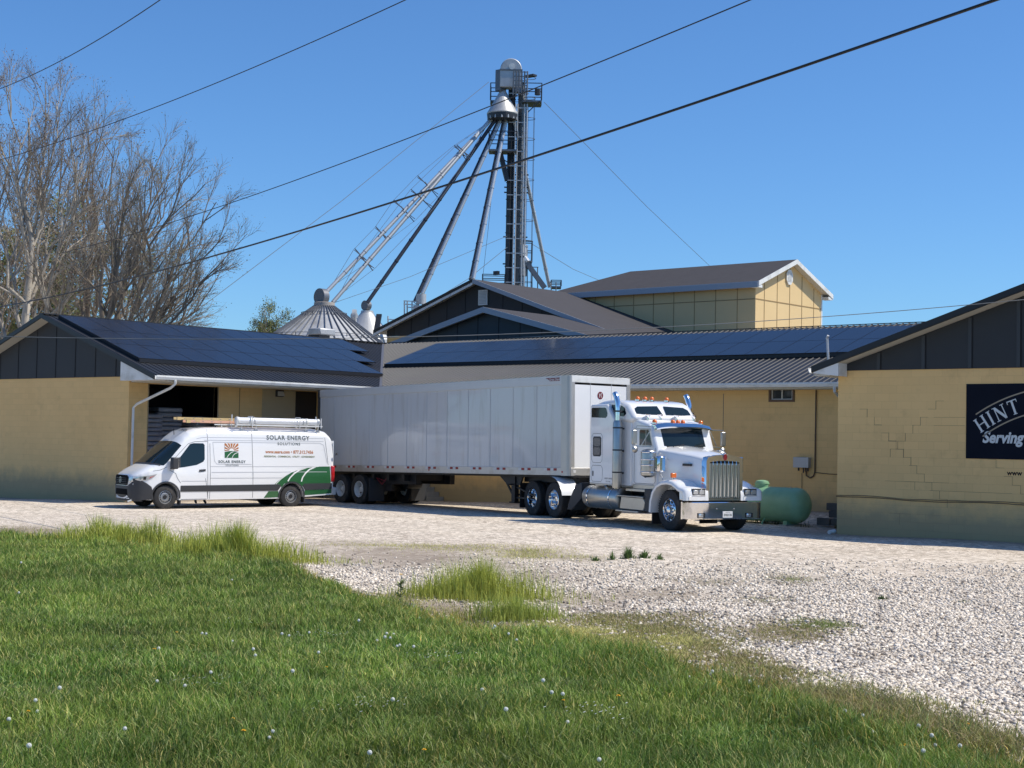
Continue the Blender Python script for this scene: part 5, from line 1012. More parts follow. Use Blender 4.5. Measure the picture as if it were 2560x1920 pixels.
    G().patch([(-.10, 1.22), (-.40, 1.60), (-.46, 1.60), (-.46, 1.30)], side(.009), .1).build('quarter_trim', MT['black_plastic'], V)
    # dark cladding stripe, front fascia, arches
    F1 = side(.012); g = G(); g.patch([(-.47, .72), (-.47, .53), (-3.825, .55), (-3.93, .71), (-3.86, .76)], F1, .2); g.patch([(-4.76, .785), (-4.70, .71), (-4.805, .57), (-5.80, .60), (-5.80, .80)], F1, .2); g.build('side_moulding', MT['black_plastic'], V, smooth=60)
    for sg in (1, -1):
        for c in (0, -4.325):
            g = G(); P = [(c+(AR+.015)*cos(a), .37+(AR+.015)*sin(a)) for a in np.linspace(-.12, pi+.12, 20)]; g.strip(P, .055, side(.018, sg), step=.05); g.build('arch_trim', MT['black_plastic'], V, smooth=60)
    g = G(); g.patch([(.38, .29), (.42, .52), (.46, .68), (.62, .80), (.80, .90), (.905, .93), (.97, .93), (1.0, .6), (.98, .30), (.80, .27)], side(.014), .07)
    g.patch([(.38, .29), (.42, .52), (.46, .68), (.62, .80), (.80, .90), (.905, .93), (.97, .93), (1.0, .6), (.98, .30), (.80, .27)], side(.014, -1), .07)
    # front face: bumper wraps round as a curved shell
    def front(o): 
        def f(y, z):
            ay = abs(y); x = 1.045-.02*(ay/.5)**2 if ay < .5 else 1.025-.75*((ay-.5)/.5)**2.4
            return Vector((x+o-.05*max(0, z-.8)-.04*max(0, .45-z)/.2, y, z))
        return f
    g.patch([(-.84, .23), (.84, .23), (.86, .62), (.80, .90), (.56, .74), (.50, .70), (-.50, .70), (-.56, .74), (-.80, .90), (-.86, .62)], front(.02), .1); bm_ = g.build('front_bumper', MT['black_plastic'], V, smooth=50)
    g = G(); g.patch([(-.48, .72), (.48, .72), (.54, .98), (.46, 1.03), (-.46, 1.03), (-.54, .98)], front(.03), .1); gr = g.build('grille', MT['grille_black'], V, smooth=60)
    g = G(); [g.strip([(-.49+.02*i, .76+i*.058), (.49-.02*i, .76+i*.058)], .016, front(.045), step=.1) for i in range(4)]; g.build('grille_bar', MT['steel_dark'], gr)
    g = G(); f = front(.06); g.strip([(.09*cos(a), .88+.09*sin(a)) for a in np.linspace(0, 2*pi, 25)], .014, f, step=1); [g.strip([(0, .88), (.085*cos(a), .88+.085*sin(a))], .018, f) for a in (pi/2, pi/2+2.094, pi/2+4.189)]; g.build('emblem', MT['brushed'], V)
    g = G(); g.patch([(-.5, .42), (.5, .42), (.46, .60), (-.46, .60)], front(.028), .1); g.build('lower_intake', MT['grille_black'], V)
    g = G(); g.strip([(.30, .30), (.60, .36), (.88, .37)], .02, lambda u, v: front(.035)(u, v)); g.strip([(.36, .66), (.72, .66)], .015, front(.032)); g.build('bumper_crease', MT['steel_dark'], V)
    for sg in (1, -1):
        g = G(); g.patch([(.30, 1.075), (.62, 1.02), (.86, .985), (.93, .955), (.91, .89), (.80, .86), (.58, .89), (.44, .95)], side(.016, sg), .06); g.patch([(sg*.56, .80), (sg*.83, .87), (sg*.80, .985), (sg*.58, .985)], front(.028), .08); h_ = g.build('headlamp', MT['lens'], V, smooth=50)
        g = G(); g.patch([(.36, 1.03), (.50, .96), (.56, .93), (.50, .99)], side(.020, sg), .05); g.build('turn_lamp', MT['red_lens'], h_); g = G(); g.patch([(.62, .99), (.70, .99), (.72, .90), (.64, .90)], side(.019, sg), .05); g.build('reflector', MT['black'], h_)
    # tail
    g = G()
    for sg in (1, -1): g.box(-5.90, -5.76, sg*.86 if sg > 0 else -1.0, 1.0 if sg > 0 else -.86, .84, 1.37)
    g.build('tail_lamp', MT['red_lens'], V, bevel=.02); g = G(); g.box(-5.98, -5.80, -.98, .98, .40, .66); g.build('rear_bumper', MT['grey_box'], V, bevel=.03); G().box(-5.96, -5.90, 1.0, 1.05, 1.72, 1.8).build('hinge', MT['black_plastic'], V)
    g = G(); g.box(-5.89, -5.865, -.9, -.04, .75, 2.2); g.box(-5.89, -5.865, .04, .9, .75, 2.2); g.build('rear_door', MT['white_paint'], V, bevel=.01)
    # seams, rails, creases
    MT['seam'] = mat('seam', (.16, .165, .17), .6, var=.02); MT['crease'] = mat('crease', (.50, .51, .53), .4, var=.02, coat=.5); sf = side(.0045)
    g = G(); [g.strip(P, .014, sf) for P in ([(-1.36, 2.5), (-1.38, 2.1), (-1.37, 1.0), (-1.40, .3)], [(-1.45, 2.05), (-1.46, .3)], [(-2.90, 2.48), (-2.94, .33)], [(-5.55, 2.3), (-5.66, 1.4)], [(-.10, 1.20), (-.30, 1.10), (-.36, .95), (-.47, .80)], [(-1.36, 2.11), (-.95, 2.10), (-.72, 2.03), (-.3, 1.6)], [(-1.30, .95), (-1.36, .6), (-1.40, .33)], [(-1.37, .3), (-.5, .29)], [(.42, 1.17), (.20, 1.20), (-.02, 1.30)])]
    g.strip([(-1.45, .955), (-2.9, .96), (-5.62, .975)], .008, sf); g.build('panel_seam', MT['seam'], V)
    g = G(); [g.strip(P, .016, sf) for P in ([(-1.0, 2.19), (-1.2, 2.235), (-5.5, 2.27)], [(-1.25, 2.15), (-5.5, 2.175)], [(-1.5, 1.14), (-5.6, 1.17)], [(-1.45, 1.32), (-5.6, 1.345)], [(-.5, .86), (-1.35, .86)])]
    g.strip([(-1.55, 2.09), (-5.35, 2.115), (-5.50, 2.05), (-5.62, 1.45)], .02, sf); g.strip([(-1.55, 2.09), (-1.60, 1.5), (-1.68, 1.40), (-2.88, 1.40)], .018, sf); g.build('body_crease', MT['crease'], V)
    g = G().strip([(-1.08, 1.19), (-1.28, 1.21)], .045, side(.03)); g.patch([(-1.08, 1.15), (-1.3, 1.17), (-1.3, 1.24), (-1.08, 1.22)], side(.006)); g.build('door_handle', MT['black_plastic'], V); G().patch([(.05, 1.335), (.30, 1.30), (.40, 1.33), (.2, 1.36)], lambda u, v: Vector((u, .74-(v-1.3)*3.0, T_(u)+.012-.045)), None).build('bonnet_vent', MT['black'], V)
    # mirrors
    for sg in (1, -1):
        m_ = G(); m_.box(-.30, -.10, min(sg*1.02, sg*1.24), max(sg*1.02, sg*1.24), 1.24, 1.60); o = m_.build('wing_mirror', MT['black_plastic'], V, bevel=.035); G().box(-.31, -.303, min(sg*1.05, sg*1.21), max(sg*1.05, sg*1.21), 1.27, 1.57).build('mirror_glass', MT['chrome'], o); G().beam((-.22, sg*.95, 1.25), (-.2, sg*1.1, 1.28), .1, .06).build('mirror_arm', MT['black_plastic'], o)
    # vinyls
    o1 = side(.006); g = G(); g.patch([(-3.70, .765), (-3.86, .90), (-4.05, 1.03), (-4.25, 1.14), (-4.55, 1.24), (-4.85, 1.30), (-5.2, 1.335), (-5.72, 1.35), (-5.76, .79), (-4.76, .77), (-4.69, .68), (-4.60, .78), (-4.325, .84), (-4.05, .78), (-3.94, .66), (-3.86, .765)], o1, .12)
    g.patch([(-3.34, .32), (-3.49, .535), (-3.84, .54), (-3.87, .34)], o1, .12); g.patch([(-4.78, .40), (-4.80, .57), (-5.80, .595), (-5.80, .46)], o1, .12); g.build('green_swoosh', MT['green_vinyl'], V, smooth=60)
    g = G(); sw = side(.0085); g.strip([(-4.17, .86), (-4.25, .98), (-4.40, 1.12), (-4.60, 1.23), (-4.85, 1.31)], .045, sw, step=.05); g.strip([(-4.66, .85), (-4.70, .98), (-4.80, 1.12), (-4.95, 1.24), (-5.18, 1.335)], .045, sw, step=.05); g.strip([(-3.74, .765), (-3.9, .915), (-4.09, 1.045), (-4.29, 1.155), (-4.59, 1.25), (-4.9, 1.31), (-5.3, 1.345)], .02, sw, step=.06); g.build('swoosh_line', MT['white_vinyl'], V)
    # logo square: u grows rearwards
    LX_, LZ_ = -1.95, 1.60; q = lambda o: (lambda u, v: side(o)(LX_-u, LZ_+v)); w_ = .475; h_ = .46
    lg = G().patch([(0, .22), (w_, .22), (w_, h_), (0, h_)], q(.0055), .12).build('sun_logo', mat('logo_orange', (.42, .15, .045), .5, var=.02), V)
    g = G(); sx, sz = w_/2, .22
    g.patch([(sx+.085*cos(a), sz+.085*sin(a)*.95) for a in np.linspace(0, pi, 14)], q(.008))
    for a in (12, 33, 55, 77, 103, 125, 147, 168):
        a0, a1 = radians(a-3.6), radians(a+3.6); R_ = .40
        def clip_(an): 
            k = min(R_, (w_/2)/max(abs(cos(an)), 1e-3), (h_-sz)/max(sin(an), 1e-3)); return (sx+k*cos(an), sz+k*sin(an))
        g.patch([(sx+.09*cos(a0), sz+.09*sin(a0)), clip_(a0), clip_(a1), (sx+.09*cos(a1), sz+.09*sin(a1))], q(.009+.0001*a/10))
    g.build('sun_ray', MT['white_vinyl'], lg); G().patch([(0, 0), (w_, 0), (w_, .19), (sx, .215), (0, .19)], q(.0062), .12).build('green_field', MT['green_vinyl'], lg); g = G(); g.strip([(.07, 0), (.13, .09), (.22, .165), (.30, .20)], .018, q(.009)); g.strip([(.25, 0), (.29, .08), (.36, .14), (.475, .18)], .018, q(.0095)); g.build('field_line', MT['white_vinyl'], lg)
    tx_ = lambda cx, cz, k=1.0: (lambda u, v: side(.0065)(cx-u*k, cz+v))
    g = G(); g.text('SOLAR ENERGY', .20, tx_(-4.20, 2.205, .98), bold=.004, spacing=1.16); g.text('SOLUTIONS', .125, tx_(-4.22, 2.035), bold=.002, spacing=1.3); g.text('SOLAR ENERGY', .118, tx_(-2.20, 1.44), bold=.003, spacing=1.16); g.text('SOLUTIONS', .07, tx_(-2.20, 1.345), bold=.001, spacing=1.25); g.build('lettering', MT['text_dark'], V)
    g = G(); g.text('www.sesre.com • 877.312.7456', .142, tx_(-4.24, 1.765, .93), bold=.004, spacing=1.02); g.build('contact_line', MT['text_orange'], V); g = G(); g.text('RESIDENTIAL · COMMERCIAL · UTILITY · GOVERNMENT', .078, tx_(-4.24, 1.635, .95), bold=.002); g.build('services_line', MT['text_olive'], V)
    # roof front lettering
    g = G()
    def rf(u, v):
        x = -.86+v*.85; p = Vector((x, u, 0)); s, t = S_(x), T_(x); h = hw(x, s); c = min(1, abs(u)/h); a = math.acos(min(1, c**(1/.55))); return Vector((x+.008, u, s+(t-s)*sin(a)+.012))
    g.text('ENERGY', .15, lambda u, v: rf(.30+u, v), bold=.003); g.text('SOLAR', .15, lambda u, v: rf(-.42+u, v), bold=.003); g.text('SOLUTIONS', .07, lambda u, v: rf(u, v-.16)); g.build('roof_lettering', MT['text_dark'], V)
    # antenna
    G().tube([(-.62, .02, 2.27), (-.60, .02, 2.50)], .012, 5).beam((-.62, .08, 2.25), (-.50, -.04, 2.12), .05, .03).build('antenna', MT['black'], V)
    # underbody and wheel wells
    g = G(); g.box(-5.6, .55, -.80, .80, .30, .60); g.box(-3.85, -.5, -.9, .9, .27, .34); g.build('underbody', MT['black'], V); g = G(); g.box(-.52, -.485, .72, .95, .12, .45); g.box(-4.83, -4.80, .72, .95, .16, .42); g.box(-.52, -.485, -.95, -.72, .12, .45); g.build('mud_flap', MT['black_plastic'], V)
    G().tube([(1.0, .72, .26), (1.12, .72, .22)], .03, 8).build('tow_pipe', MT['grey_box'], V)
    for x in (0, -4.325):
        for sg in (1, -1): wheel(V, x, sg*.86, .362, .368, .23, sg, 'van')
    # roof rack
    rk_ = G()
    for x in (-2.6, -3.1, -4.9, -5.35):
        rk_.tube([(x, .74, 2.48), (x, .80, 2.66), (x, -.80, 2.66), (x, -.74, 2.48)], .022, 6)
        for sg in (1, -1): rk_.box(x-.05, x+.05, sg*.76-.05, sg*.76+.05, 2.44, 2.54)
    for y in (.88, .40, -.3, -.8): rk_.beam((-2.35, y, 2.665), (-5.45, y, 2.665), .035, .035)
    for x in (-2.35, -5.38): rk_.tube([(x, .93, 2.60), (x, .93, 2.93)], .018, 6); rk_.tube([(x, .55, 2.60), (x, .55, 2.99)], .018, 6)
    for x in (-2.9, -4.6): rk_.tube([(x, .93, 2.58), (x, .93, 2.94), (x, .60, 2.94), (x, .60, 2.6)], .014, 6)
    rk_.build('roof_rack', MT['trim_white'], V)
    M = V.matrix_basis.copy(); Mw = Matrix.Translation(V.location) @ Matrix.Rotation(yaw, 4, 'Z')
    cp = thing('conduit_carrier', 'long white pipe carrier tube strapped on the near side of the van roof rack', 'pipe carrier', Mw @ Vector((-3.85, .77, 2.80)), yaw); Rt = .105
    g = G().tube([(1.42, 0, 0), (-1.46, 0, 0)], Rt, 20); g.build('tube', MT['white_paint'], cp, smooth=50); g = G(); [g.tube([(a, 0, 0), (a-.10, 0, 0)], Rt+.012, 20) for a in (1.46, 1.02, -1.42, -1.0)]; g.build('end_cap', MT['trim_white'], cp, smooth=50); g = G(); [g.tube([(a, 0, 0), (a-.03, 0, 0)], Rt+.02, 20) for a in (.85, -.9)]; g.build('strap', MT['galv'], cp)
    def ladder(y, z, x0, x1, lab, mm):
        t = thing('ladder', lab, 'ladder', Mw @ Vector((0, 0, 0)), yaw, 'ladders on the van roof'); g = G()
        for yy in (y, y-.40): g.box(x1, x0, yy-.02, yy+.02, z, z+.078)
        g.build('rail', MT[mm], t, bevel=.006); g = G(); n = int((x0-x1)/.305)
        for i in range(n): x = x0-.2-i*.305; g.tube([(x, y+.025, z+.045), (x, y-.425, z+.045)], .017, 8)
        g.build('rung', MT['brushed'], t); G().box(x0-.08, x0+.05, y-.05, y+.03, z-.01, z+.085).box(x0-.4, x0-.25, y+.021, y+.026, z+.03, z+.07).build('foot', MT['wood_yel'], t)
    ladder(.55, 2.70, -.85, -5.1, 'orange fibreglass ladder lower of the two on the van roof', 'fiberglass'); ladder(.35, 2.785, -.62, -5.2, 'yellow railed ladder upper of the two on the van roof', 'wood_yel')
make_van()
# ================================================================ TRAILER
def make_trailer():
    yaw = -.185; TL, TW = 13.7, 2.5; t = thing('semi_trailer', 'long white dry van semi trailer backed toward the left wing with red and white tape', 'trailer', (-26.823, 34.086, .092), yaw)
    t.rotation_euler = (0, -.0178, yaw)
    g = G(); B = g.box; B(-TL+.1, -.06, .025, TW-.025, 1.42, 3.84); g.build('box_panel', streaky('trailer_side', (.53, .54, .55), (.40, .385, .355), .35, .9), t)
    G().box(-.06, .0, .10, TW-.10, 1.42, 3.84).build('front_panel', MT['white_paint'], t)
    g = G(); 
    for i in range(1, 12): x = -.36-i*1.114; g.box(x-.010, x+.010, .018, .0245, 1.43, 3.83); [g.box(x+o-.006, x+o+.006, .021, .0248, 1.50+j*.115, 1.512+j*.115) for o in (-.035, .035) for j in range(20)]
    for i in range(1, 3): y = i*TW/3; g.box(.0005, .004, y-.008, y+.008, 1.43, 3.9)
    g.build('panel_seam', mat('tseam', (.50, .51, .52), .5, var=.05), t)
    MT['alu'] = mat('alu', (.52, .51, .49), .38, .55, var=.1, vs=2, dirt=(.36, .33, .29), dirts=2)
    g = G(); g.box(-TL, -.10, .0, .06, 1.20, 1.425); g.box(-TL, -.10, TW-.06, TW, 1.20, 1.425); g.box(-.08, .012, .08, TW-.08, 1.20, 1.42); g.build('bottom_rail', MT['alu'], t, bevel=.006)
    g = G(); g.box(-TL, -.10, .0, .06, 3.835, 4.085); g.box(-TL, -.10, TW-.06, TW, 3.835, 4.085); g.build('top_rail', mat('top_rail', (.58, .58, .57), .42, .3, var=.06), t, bevel=.008); G().box(-.07, .012, .10, TW-.10, 3.9, 4.10).build('front_header', MT['trim_white'], t, bevel=.01)
    G().box(-TL+.02, -.02, .03, TW-.03, 4.07, 4.10).build('roof_sheet', MT['alu'], t)
    MT['corner_alu'] = mat('corner_alu', (.50, .49, .46), .42, .6, var=.08)
    for y0, sg in ((0, 1), (TW, -1)):
        g = G(); prof = [(-.34, 0), (-.12, -.004)]+[(-.12+.13*sin(a), .126-.13*cos(a)) for a in np.linspace(.1, pi/2, 8)]+[(.01, .22)]; g.loft([[Vector((x, y0+sg*y, z)) for x, y in prof] for z in (1.19, 4.10)], closed=False); g.build('corner_post', MT['corner_alu'], t, smooth=50)
    g = G(); g.box(-TL-.02, -TL+.12, 0, .10, 1.15, 4.1); g.box(-TL-.02, -TL+.12, TW-.1, TW, 1.15, 4.1); g.box(-TL-.02, -TL+.1, 0, TW, 1.1, 1.3); g.box(-TL-.02, -TL+.1, 0, TW, 3.95, 4.1); g.build('rear_frame', MT['steel_dark'], t); G().box(-TL, -TL+.05, .1, TW-.1, 1.3, 3.95).build('rear_door', MT['white_paint'], t)
    # tape
    r_ = G(); w_ = G()
    for i in range(11):
        x = -.52-i*1.19
        for k, (gg) in enumerate((r_, w_, r_, w_)): gg.box(x-.145*k-.14, x-.145*k, -.0035, -.0005, 1.335, 1.405)
    r_.build('reflective_tape', MT['tape_red'], t); w_.build('reflective_tape', MT['tape_white'], t)
    g = G(); g.prism([(-1.05, 4.045), (-.42, 4.045), (-.40, 3.95), (-.85, 3.95), (-.92, 4.005)], lambda u, v: Vector((u, -.006, v)), lambda u, v: Vector((u, -.001, v))); o = g.build('maker_plate', MT['maroon'], t); G().text('Great Dane', .10, lambda u, v: Vector((-.635+u, -.009, 3.965+v)), bold=.002).build('plate_lettering', MT['tape_white'], o)
    g = G(); g.prism([(1.22+.11*cos(a), 3.55+.11*sin(a)) for a in np.linspace(0, 2*pi, 28)[:-1]], lambda u, v: Vector((.004, u, v)), lambda u, v: Vector((.009, u, v))); o = g.build('round_emblem', MT['maroon'], t)
    g = G(); fe = lambda u, v: Vector((.0105, 1.22+u*.7, 3.55+v*.7)); g.strip([(-.06, -.09), (-.05, .02), (-.08, .08)], .03, fe); g.strip([(-.05, .02), (.03, .03), (.05, -.09)], .035, fe); g.strip([(.03, .03), (.07, .07), (.02, .10)], .03, fe); g.build('emblem_figure', MT['tape_white'], o)
    G().box(.012, .016, .17, .27, 1.28, 1.36).build('marker_lens', MT['tape_white'], t); g = G(); [g.tube([(-TL*f, -.01, 1.30), (-TL*f, .0, 1.30)], .03, 8) for f in (.02, .5)]; g.build('marker_lamp', MT['red_lens'], t)
    # chassis
    g = G(); g.box(-TL+.3, -8.2, .45, .65, .80, 1.15); g.box(-TL+.3, -8.2, TW-.65, TW-.45, .80, 1.15)
    for x in (-12.3, -11.6, -11.0, -10.4, -9.5, -8.6): g.box(x-.07, x+.07, .2, TW-.2, .92, 1.12)
    g.box(-13.4, 0, .2, TW-.2, 1.14, 1.19); g.box(-2.6, -.1, .5, TW-.5, .98, 1.15)
    for x in (-12.21, -11.04): g.box(x-.09, x+.09, .3, TW-.3, .52, .68); g.box(x-.35, x+.35, .55, .75, .6, .85); g.box(x-.35, x+.35, TW-.75, TW-.55, .6, .85)
    g.tube([(-9.6, 1.0, .8), (-9.6, 1.6, .8)], .16, 10); g.box(-10.1, -9.7, .5, .62, .55, .9); g.build('chassis', MT['black'], t)
    for x in (-12.21, -11.04):
        for y, sg in ((.17, -1), (.50, -1), (TW-.17, 1), (TW-.50, 1)): wheel(t, x, y, .60, .50, .27, sg, 'trail')
    # landing gear
    g = G()
    for y in (.35, TW-.35):
        g.prism([(-3.60, 1.16), (-2.45, 1.16), (-2.60, .88), (-3.05, .86), (-3.30, .95)], lambda u, v: Vector((u, y-.03, v)), lambda u, v: Vector((u, y+.03, v)))
        g.box(-2.94, -2.78, y-.08, y+.08, .38, 1.15); g.box(-2.98, -2.74, y-.13, y+.13, .33, .38); g.beam((-2.86, y, .45), (-3.35, y, 1.05), .05, .05); g.beam((-2.86, y, .85), (-1.9, y, .55), .05, .05); g.beam((-2.86, y, .50), (-1.9, y, .48), .05, .05)
    g.beam((-2.86, .35, .55), (-2.86, TW-.35, .95), .05, .05); g.beam((-2.86, .35, .95), (-2.86, TW-.35, .55), .05, .05); g.tube([(-2.86, .1, .9), (-2.86, .35, .9)], .02, 6); g.build('landing_gear', MT['black'], t)
    g = G(); [g.box(-10.42, -10.40, a, b, .20, 1.0) for a, b in ((.05, .68), (TW-.68, TW-.05))]; g.build('splash_guard', MT['black_plastic'], t); g = G(); g.tube([(-10.3, .3, .98), (-9.9, .25, .78), (-9.7, .3, 1.0)], .02, 6); g.tube([(-10.3, .3, 1.0), (-9.8, .3, .90), (-9.6, .3, 1.1)], .018, 6); g.build('air_hose', MT['maroon'], t)
make_trailer()
# ================================================================ TRACTOR
def make_tractor():
    yaw = -.381; left = Vector((-sin(yaw), cos(yaw), 0)); rt = Vector((-21.872, 31.979, 0))+left*1.05
    T = thing('semi_tractor', 'white long-nose sleeper semi tractor with chrome bumper, tall exhaust stacks and orange roof lights', 'truck', (rt.x, rt.y, .045), yaw); W = MT['truck_white']
    PX = lambda s: (lambda u, v: Vector((u, s, v)))
    def side_prism(poly, w, name, m, parent=T, bevel=.05): g = G(); g.prism(poly, PX(-w), PX(w)); return g.build(name, m, parent, bevel=bevel)
    # frame
    g = G(); B = g.box; B(-7.95, .7, -.48, -.38, .72, .98); B(-7.95, .7, .38, .48, .72, .98)
    for x in (-7.9, -5.2, -4.5, -2.5, -.5): B(x-.06, x+.06, -.4, .4, .72, .95)
    for x in (-6.04, -7.36): B(x-.09, x+.09, -.9, .9, .44, .62)
    B(-.08, .08, -.85, .85, .40, .52); B(-4.4, -.9, -.5, .5, .55, .9); g.build('frame', MT['black'], T)
    G().box(-7.2, -6.2, -.45, .45, 1.0, 1.12).build('fifth_wheel', MT['steel_dark'], T, bevel=.04)
    # bumper: curved ends
    def bf(o): return lambda y, z: Vector((.955+o-(.10*max(0, abs(y)-.95)/.26 if abs(y) > .95 else 0), y, z))
    g = G(); ys = [-1.21, -1.17, -1.08, -.95, -.5, 0, .5, .95, 1.08, 1.17, 1.21]; rings = []
    for y in ys:
        x = .955-(.14*((abs(y)-.95)/.26)**1.5 if abs(y) > .95 else 0); rings.append([Vector((x-.02, y, .33)), Vector((x, y, .345)), Vector((x, y, .745)), Vector((x-.02, y, .765)), Vector((x-.07, y, .765)), Vector((x-.07, y, .33))])
    g.loft(rings, caps=(True, True)); bo = g.build('bumper', MT['chrome'], T, smooth=30)
    g = G()
    for y in (-.74, .74): g.box(.950, .960, y-.12, y+.12, .37, .49)
    g.build('fog_recess', MT['black'], bo); g = G(); [g.box(.958, .968, y-.08, y+.06, .385, .475) for y in (-.74, .74)]; g.build('fog_lamp', MT['lens'], bo, bevel=.008)
    g = G(); [g.tube([(.955, y, z), (.975, y, z)], .016, 8) for y, z in ((-.25, .60), (.28, .60))]; g.build('bumper_bolt', MT['chrome'], bo)
    pl = G().box(.958, .968, -.08, .22, .37, .53).build('licence_plate', mat('plate', (.70, .72, .74), .5), bo, bevel=.004); G().text('D22176', .075, lambda u, v: Vector((.9705, .07+u, .415+v)), bold=.003).text('APPORTIONED', .022, lambda u, v: Vector((.9705, .07+u, .50+v))).build('plate_text', MT['text_dark'], pl)
    # grille
    g = G(); out = [(-.565, .80), (.565, .80), (.565, 1.80), (.52, 1.895), (.30, 1.945), (0, 1.965), (-.30, 1.945), (-.52, 1.895), (-.565, 1.80)]; inn = [(-.47, .86), (.47, .86), (.47, 1.70), (.45, 1.77), (.25, 1.80), (0, 1.81), (-.25, 1.80), (-.45, 1.77), (-.47, 1.70)]
    n = len(out); R4 = [[Vector((x, u, v)) for u, v in P] for x, P in ((.70, out), (.89, out), (.905, [(a*.98+b*.02, c*.98+d*.02) for (a, c), (b, d) in zip(out, inn)]), (.905, inn), (.87, inn))]; g.loft([[r[i] for r in R4] for i in list(range(n))+[0]], closed=False); gs = g.build('grille_surround', MT['chrome'], T, smooth=35)
    g = G(); g.box(.835, .85, -.47, .47, .86, 1.80); g.build('grille_back', MT['black'], gs)
    g = G(); N_ = 16
    for i in range(N_): y = -.445+i*.89/(N_-1); g.box(.86, .90, y-.021, y+.021, .87, 1.74)
    g.build('grille_bar', mat('grille_bar', (.58, .56, .50), .32, 1.0, var=.15, vs=9), gs); g = G(); [g.tube([(.905, y, .90), (.912, y, 1.70), (.895, y, 1.80)], .012, 6) for y in (-.36, -.24, -.12, .0, .12, .24, .36)]; g.build('grille_spear', MT['chrome'], gs)
    g = G(); g.prism([(.055*cos(a), 1.90+.085*sin(a)) for a in np.linspace(0, 2*pi, 20)[:-1]], lambda u, v: Vector((.89, u, v)), lambda u, v: Vector((.935, u, v))); e = g.build('hood_emblem', mat('emb_red', (.22, .008, .015), .2, coat=1), T, bevel=.01); G().box(.80, .93, -.045, .045, 1.96, 2.0).build('emblem_crown', MT['chrome'], e, bevel=.015)
    # hood
    g = G(); rings = []
    for x, hw, zb, zs, zt in ((.84, .545, .84, 1.82, 1.94), (.78, .555, .84, 1.845, 1.955), (.4, .60, .86, 1.90, 2.02), (0, .67, .90, 1.95, 2.07), (-.4, .76, 1.0, 2.0, 2.12), (-.80, .85, 1.08, 2.045, 2.155), (-.93, .88, 1.08, 2.05, 2.165)):
        P = [(hw, zb), (hw, (zb+zs)/2), (hw, zs-.05), (hw-.02, zs), (hw*.86, zs+.035), (hw*.55, zt-.02), (hw*.2, zt), (0, zt+.012)]; P = P+[(-a, b) for a, b in P[-2::-1]]; rings.append([Vector((x, a, b)) for a, b in P])
    g.loft(rings, closed=False); g.build('hood', W, T, smooth=50)
    for sg in (-1, 1):
        o = G().box(.02, .36, sg*.635-.03, sg*.635+.03, 1.655, 1.715).build('hood_badge', MT['black_plastic'], T); o.rotation_euler = (0, 0, 0)
        o.location = (0, sg*.025, 0)
    # fenders
    path = [(-.80, .44), (-.77, .74), (-.66, 1.0), (-.46, 1.19), (-.2, 1.285), (.08, 1.31), (.30, 1.285), (.48, 1.215), (.60, 1.15), (.76, 1.125), (.86, 1.10), (.905, 1.05), (.92, .93), (.925, .80)]
    for sg in (-1, 1):
        g = G(); rings = []
        for i, (x, z) in enumerate(path):
            q0 = path[max(0, i-1)]; q1 = path[min(len(path)-1, i+1)]; dx, dz = q1[0]-q0[0], q1[1]-q0[1]; l = math.hypot(dx, dz); nx_, nz_ = -dz/l, dx/l
            rings.append([Vector((x-nx_*o, sg*y, z-nz_*o)) for y, o in ((.50, .0), (.80, -.012), (1.05, -.005), (1.15, .012), (1.205, .05), (1.215, .10), (1.20, .13), (1.15, .13), (.55, .10))])
        g.loft(rings, closed=False); f = g.build('fender', W, T, smooth=50)
        g = G(); P8 = lambda x, a, z: Vector((x, sg*a, z)); vs = [P8(.50, .52, .80), P8(.91, .52, .80), P8(.91, 1.13, .80), P8(.62, 1.17, .80), P8(.50, .52, 1.12), P8(.895, .52, 1.10), P8(.88, 1.10, 1.09), P8(.60, 1.17, 1.12)]; g.add(vs, [(0, 1, 2, 3), (4, 5, 6, 7), (0, 1, 5, 4), (1, 2, 6, 5), (2, 3, 7, 6)]); g.build('headlamp_pod', W, f, bevel=.03)
        a, b = sorted((sg*.60, sg*1.0)); bz = G().box(.895, .93, a, b, .93, 1.095).build('headlamp', MT['black_plastic'], T, bevel=.015); g = G(); a2, b2 = sorted((sg*.635, sg*.79)); a3, b3 = sorted((sg*.82, sg*.97)); g.box(.928, .942, a2, b2, .955, 1.07).box(.928, .942, a3, b3, .955, 1.07); g.build('headlamp_lens', MT['lens'], bz, bevel=.015)
        g = G(); g.box(.88, .94, a, b, .915, .93).box(.88, .94, a, b, 1.095, 1.108); g.build('headlamp_bezel', MT['chrome'], bz); g = G(); a4, b4 = sorted((sg*.58, sg*1.10)); g.box(.922, .934, a4, b4, .80, .905); g.build('fender_splash', W, f, bevel=.01)
        y = sg*1.04; l = G().box(.10, .17, y-.075, y+.075, 1.35, 1.47).build('turn_signal', MT['amber'], T, bevel=.015); G().box(.085, .10, y-.07, y+.07, 1.35, 1.46).tube([(.12, y, 1.29), (.12, y, 1.35)], .02, 6).build('signal_housing', MT['chrome'], l)
        G().box(-.86, -.82, sg*.75-.28, sg*.75+.28, .12, .80).build('mud_flap', MT['black'], T)
        wheel(T, 0, sg*.93, .52, .52, .29, sg, 'steer')
    # cab
    cab = side_prism([(-2.06, 1.07), (-.84, 1.07), (-.82, 1.6), (-.86, 2.10), (-1.10, 2.66), (-1.26, 2.74), (-2.06, 2.90)], .93, 'cab', W, bevel=.07)
    # windscreen on the raked front
    wn = Vector((.24, 0, .56)).normalized(); wx = lambda v: -.86-(v-2.10)*(.24/.56)
    fw = lambda o: (lambda u, v: Vector((wx(v)+.006+o-.05*(u/.8)**2, u, v+o*.4)))
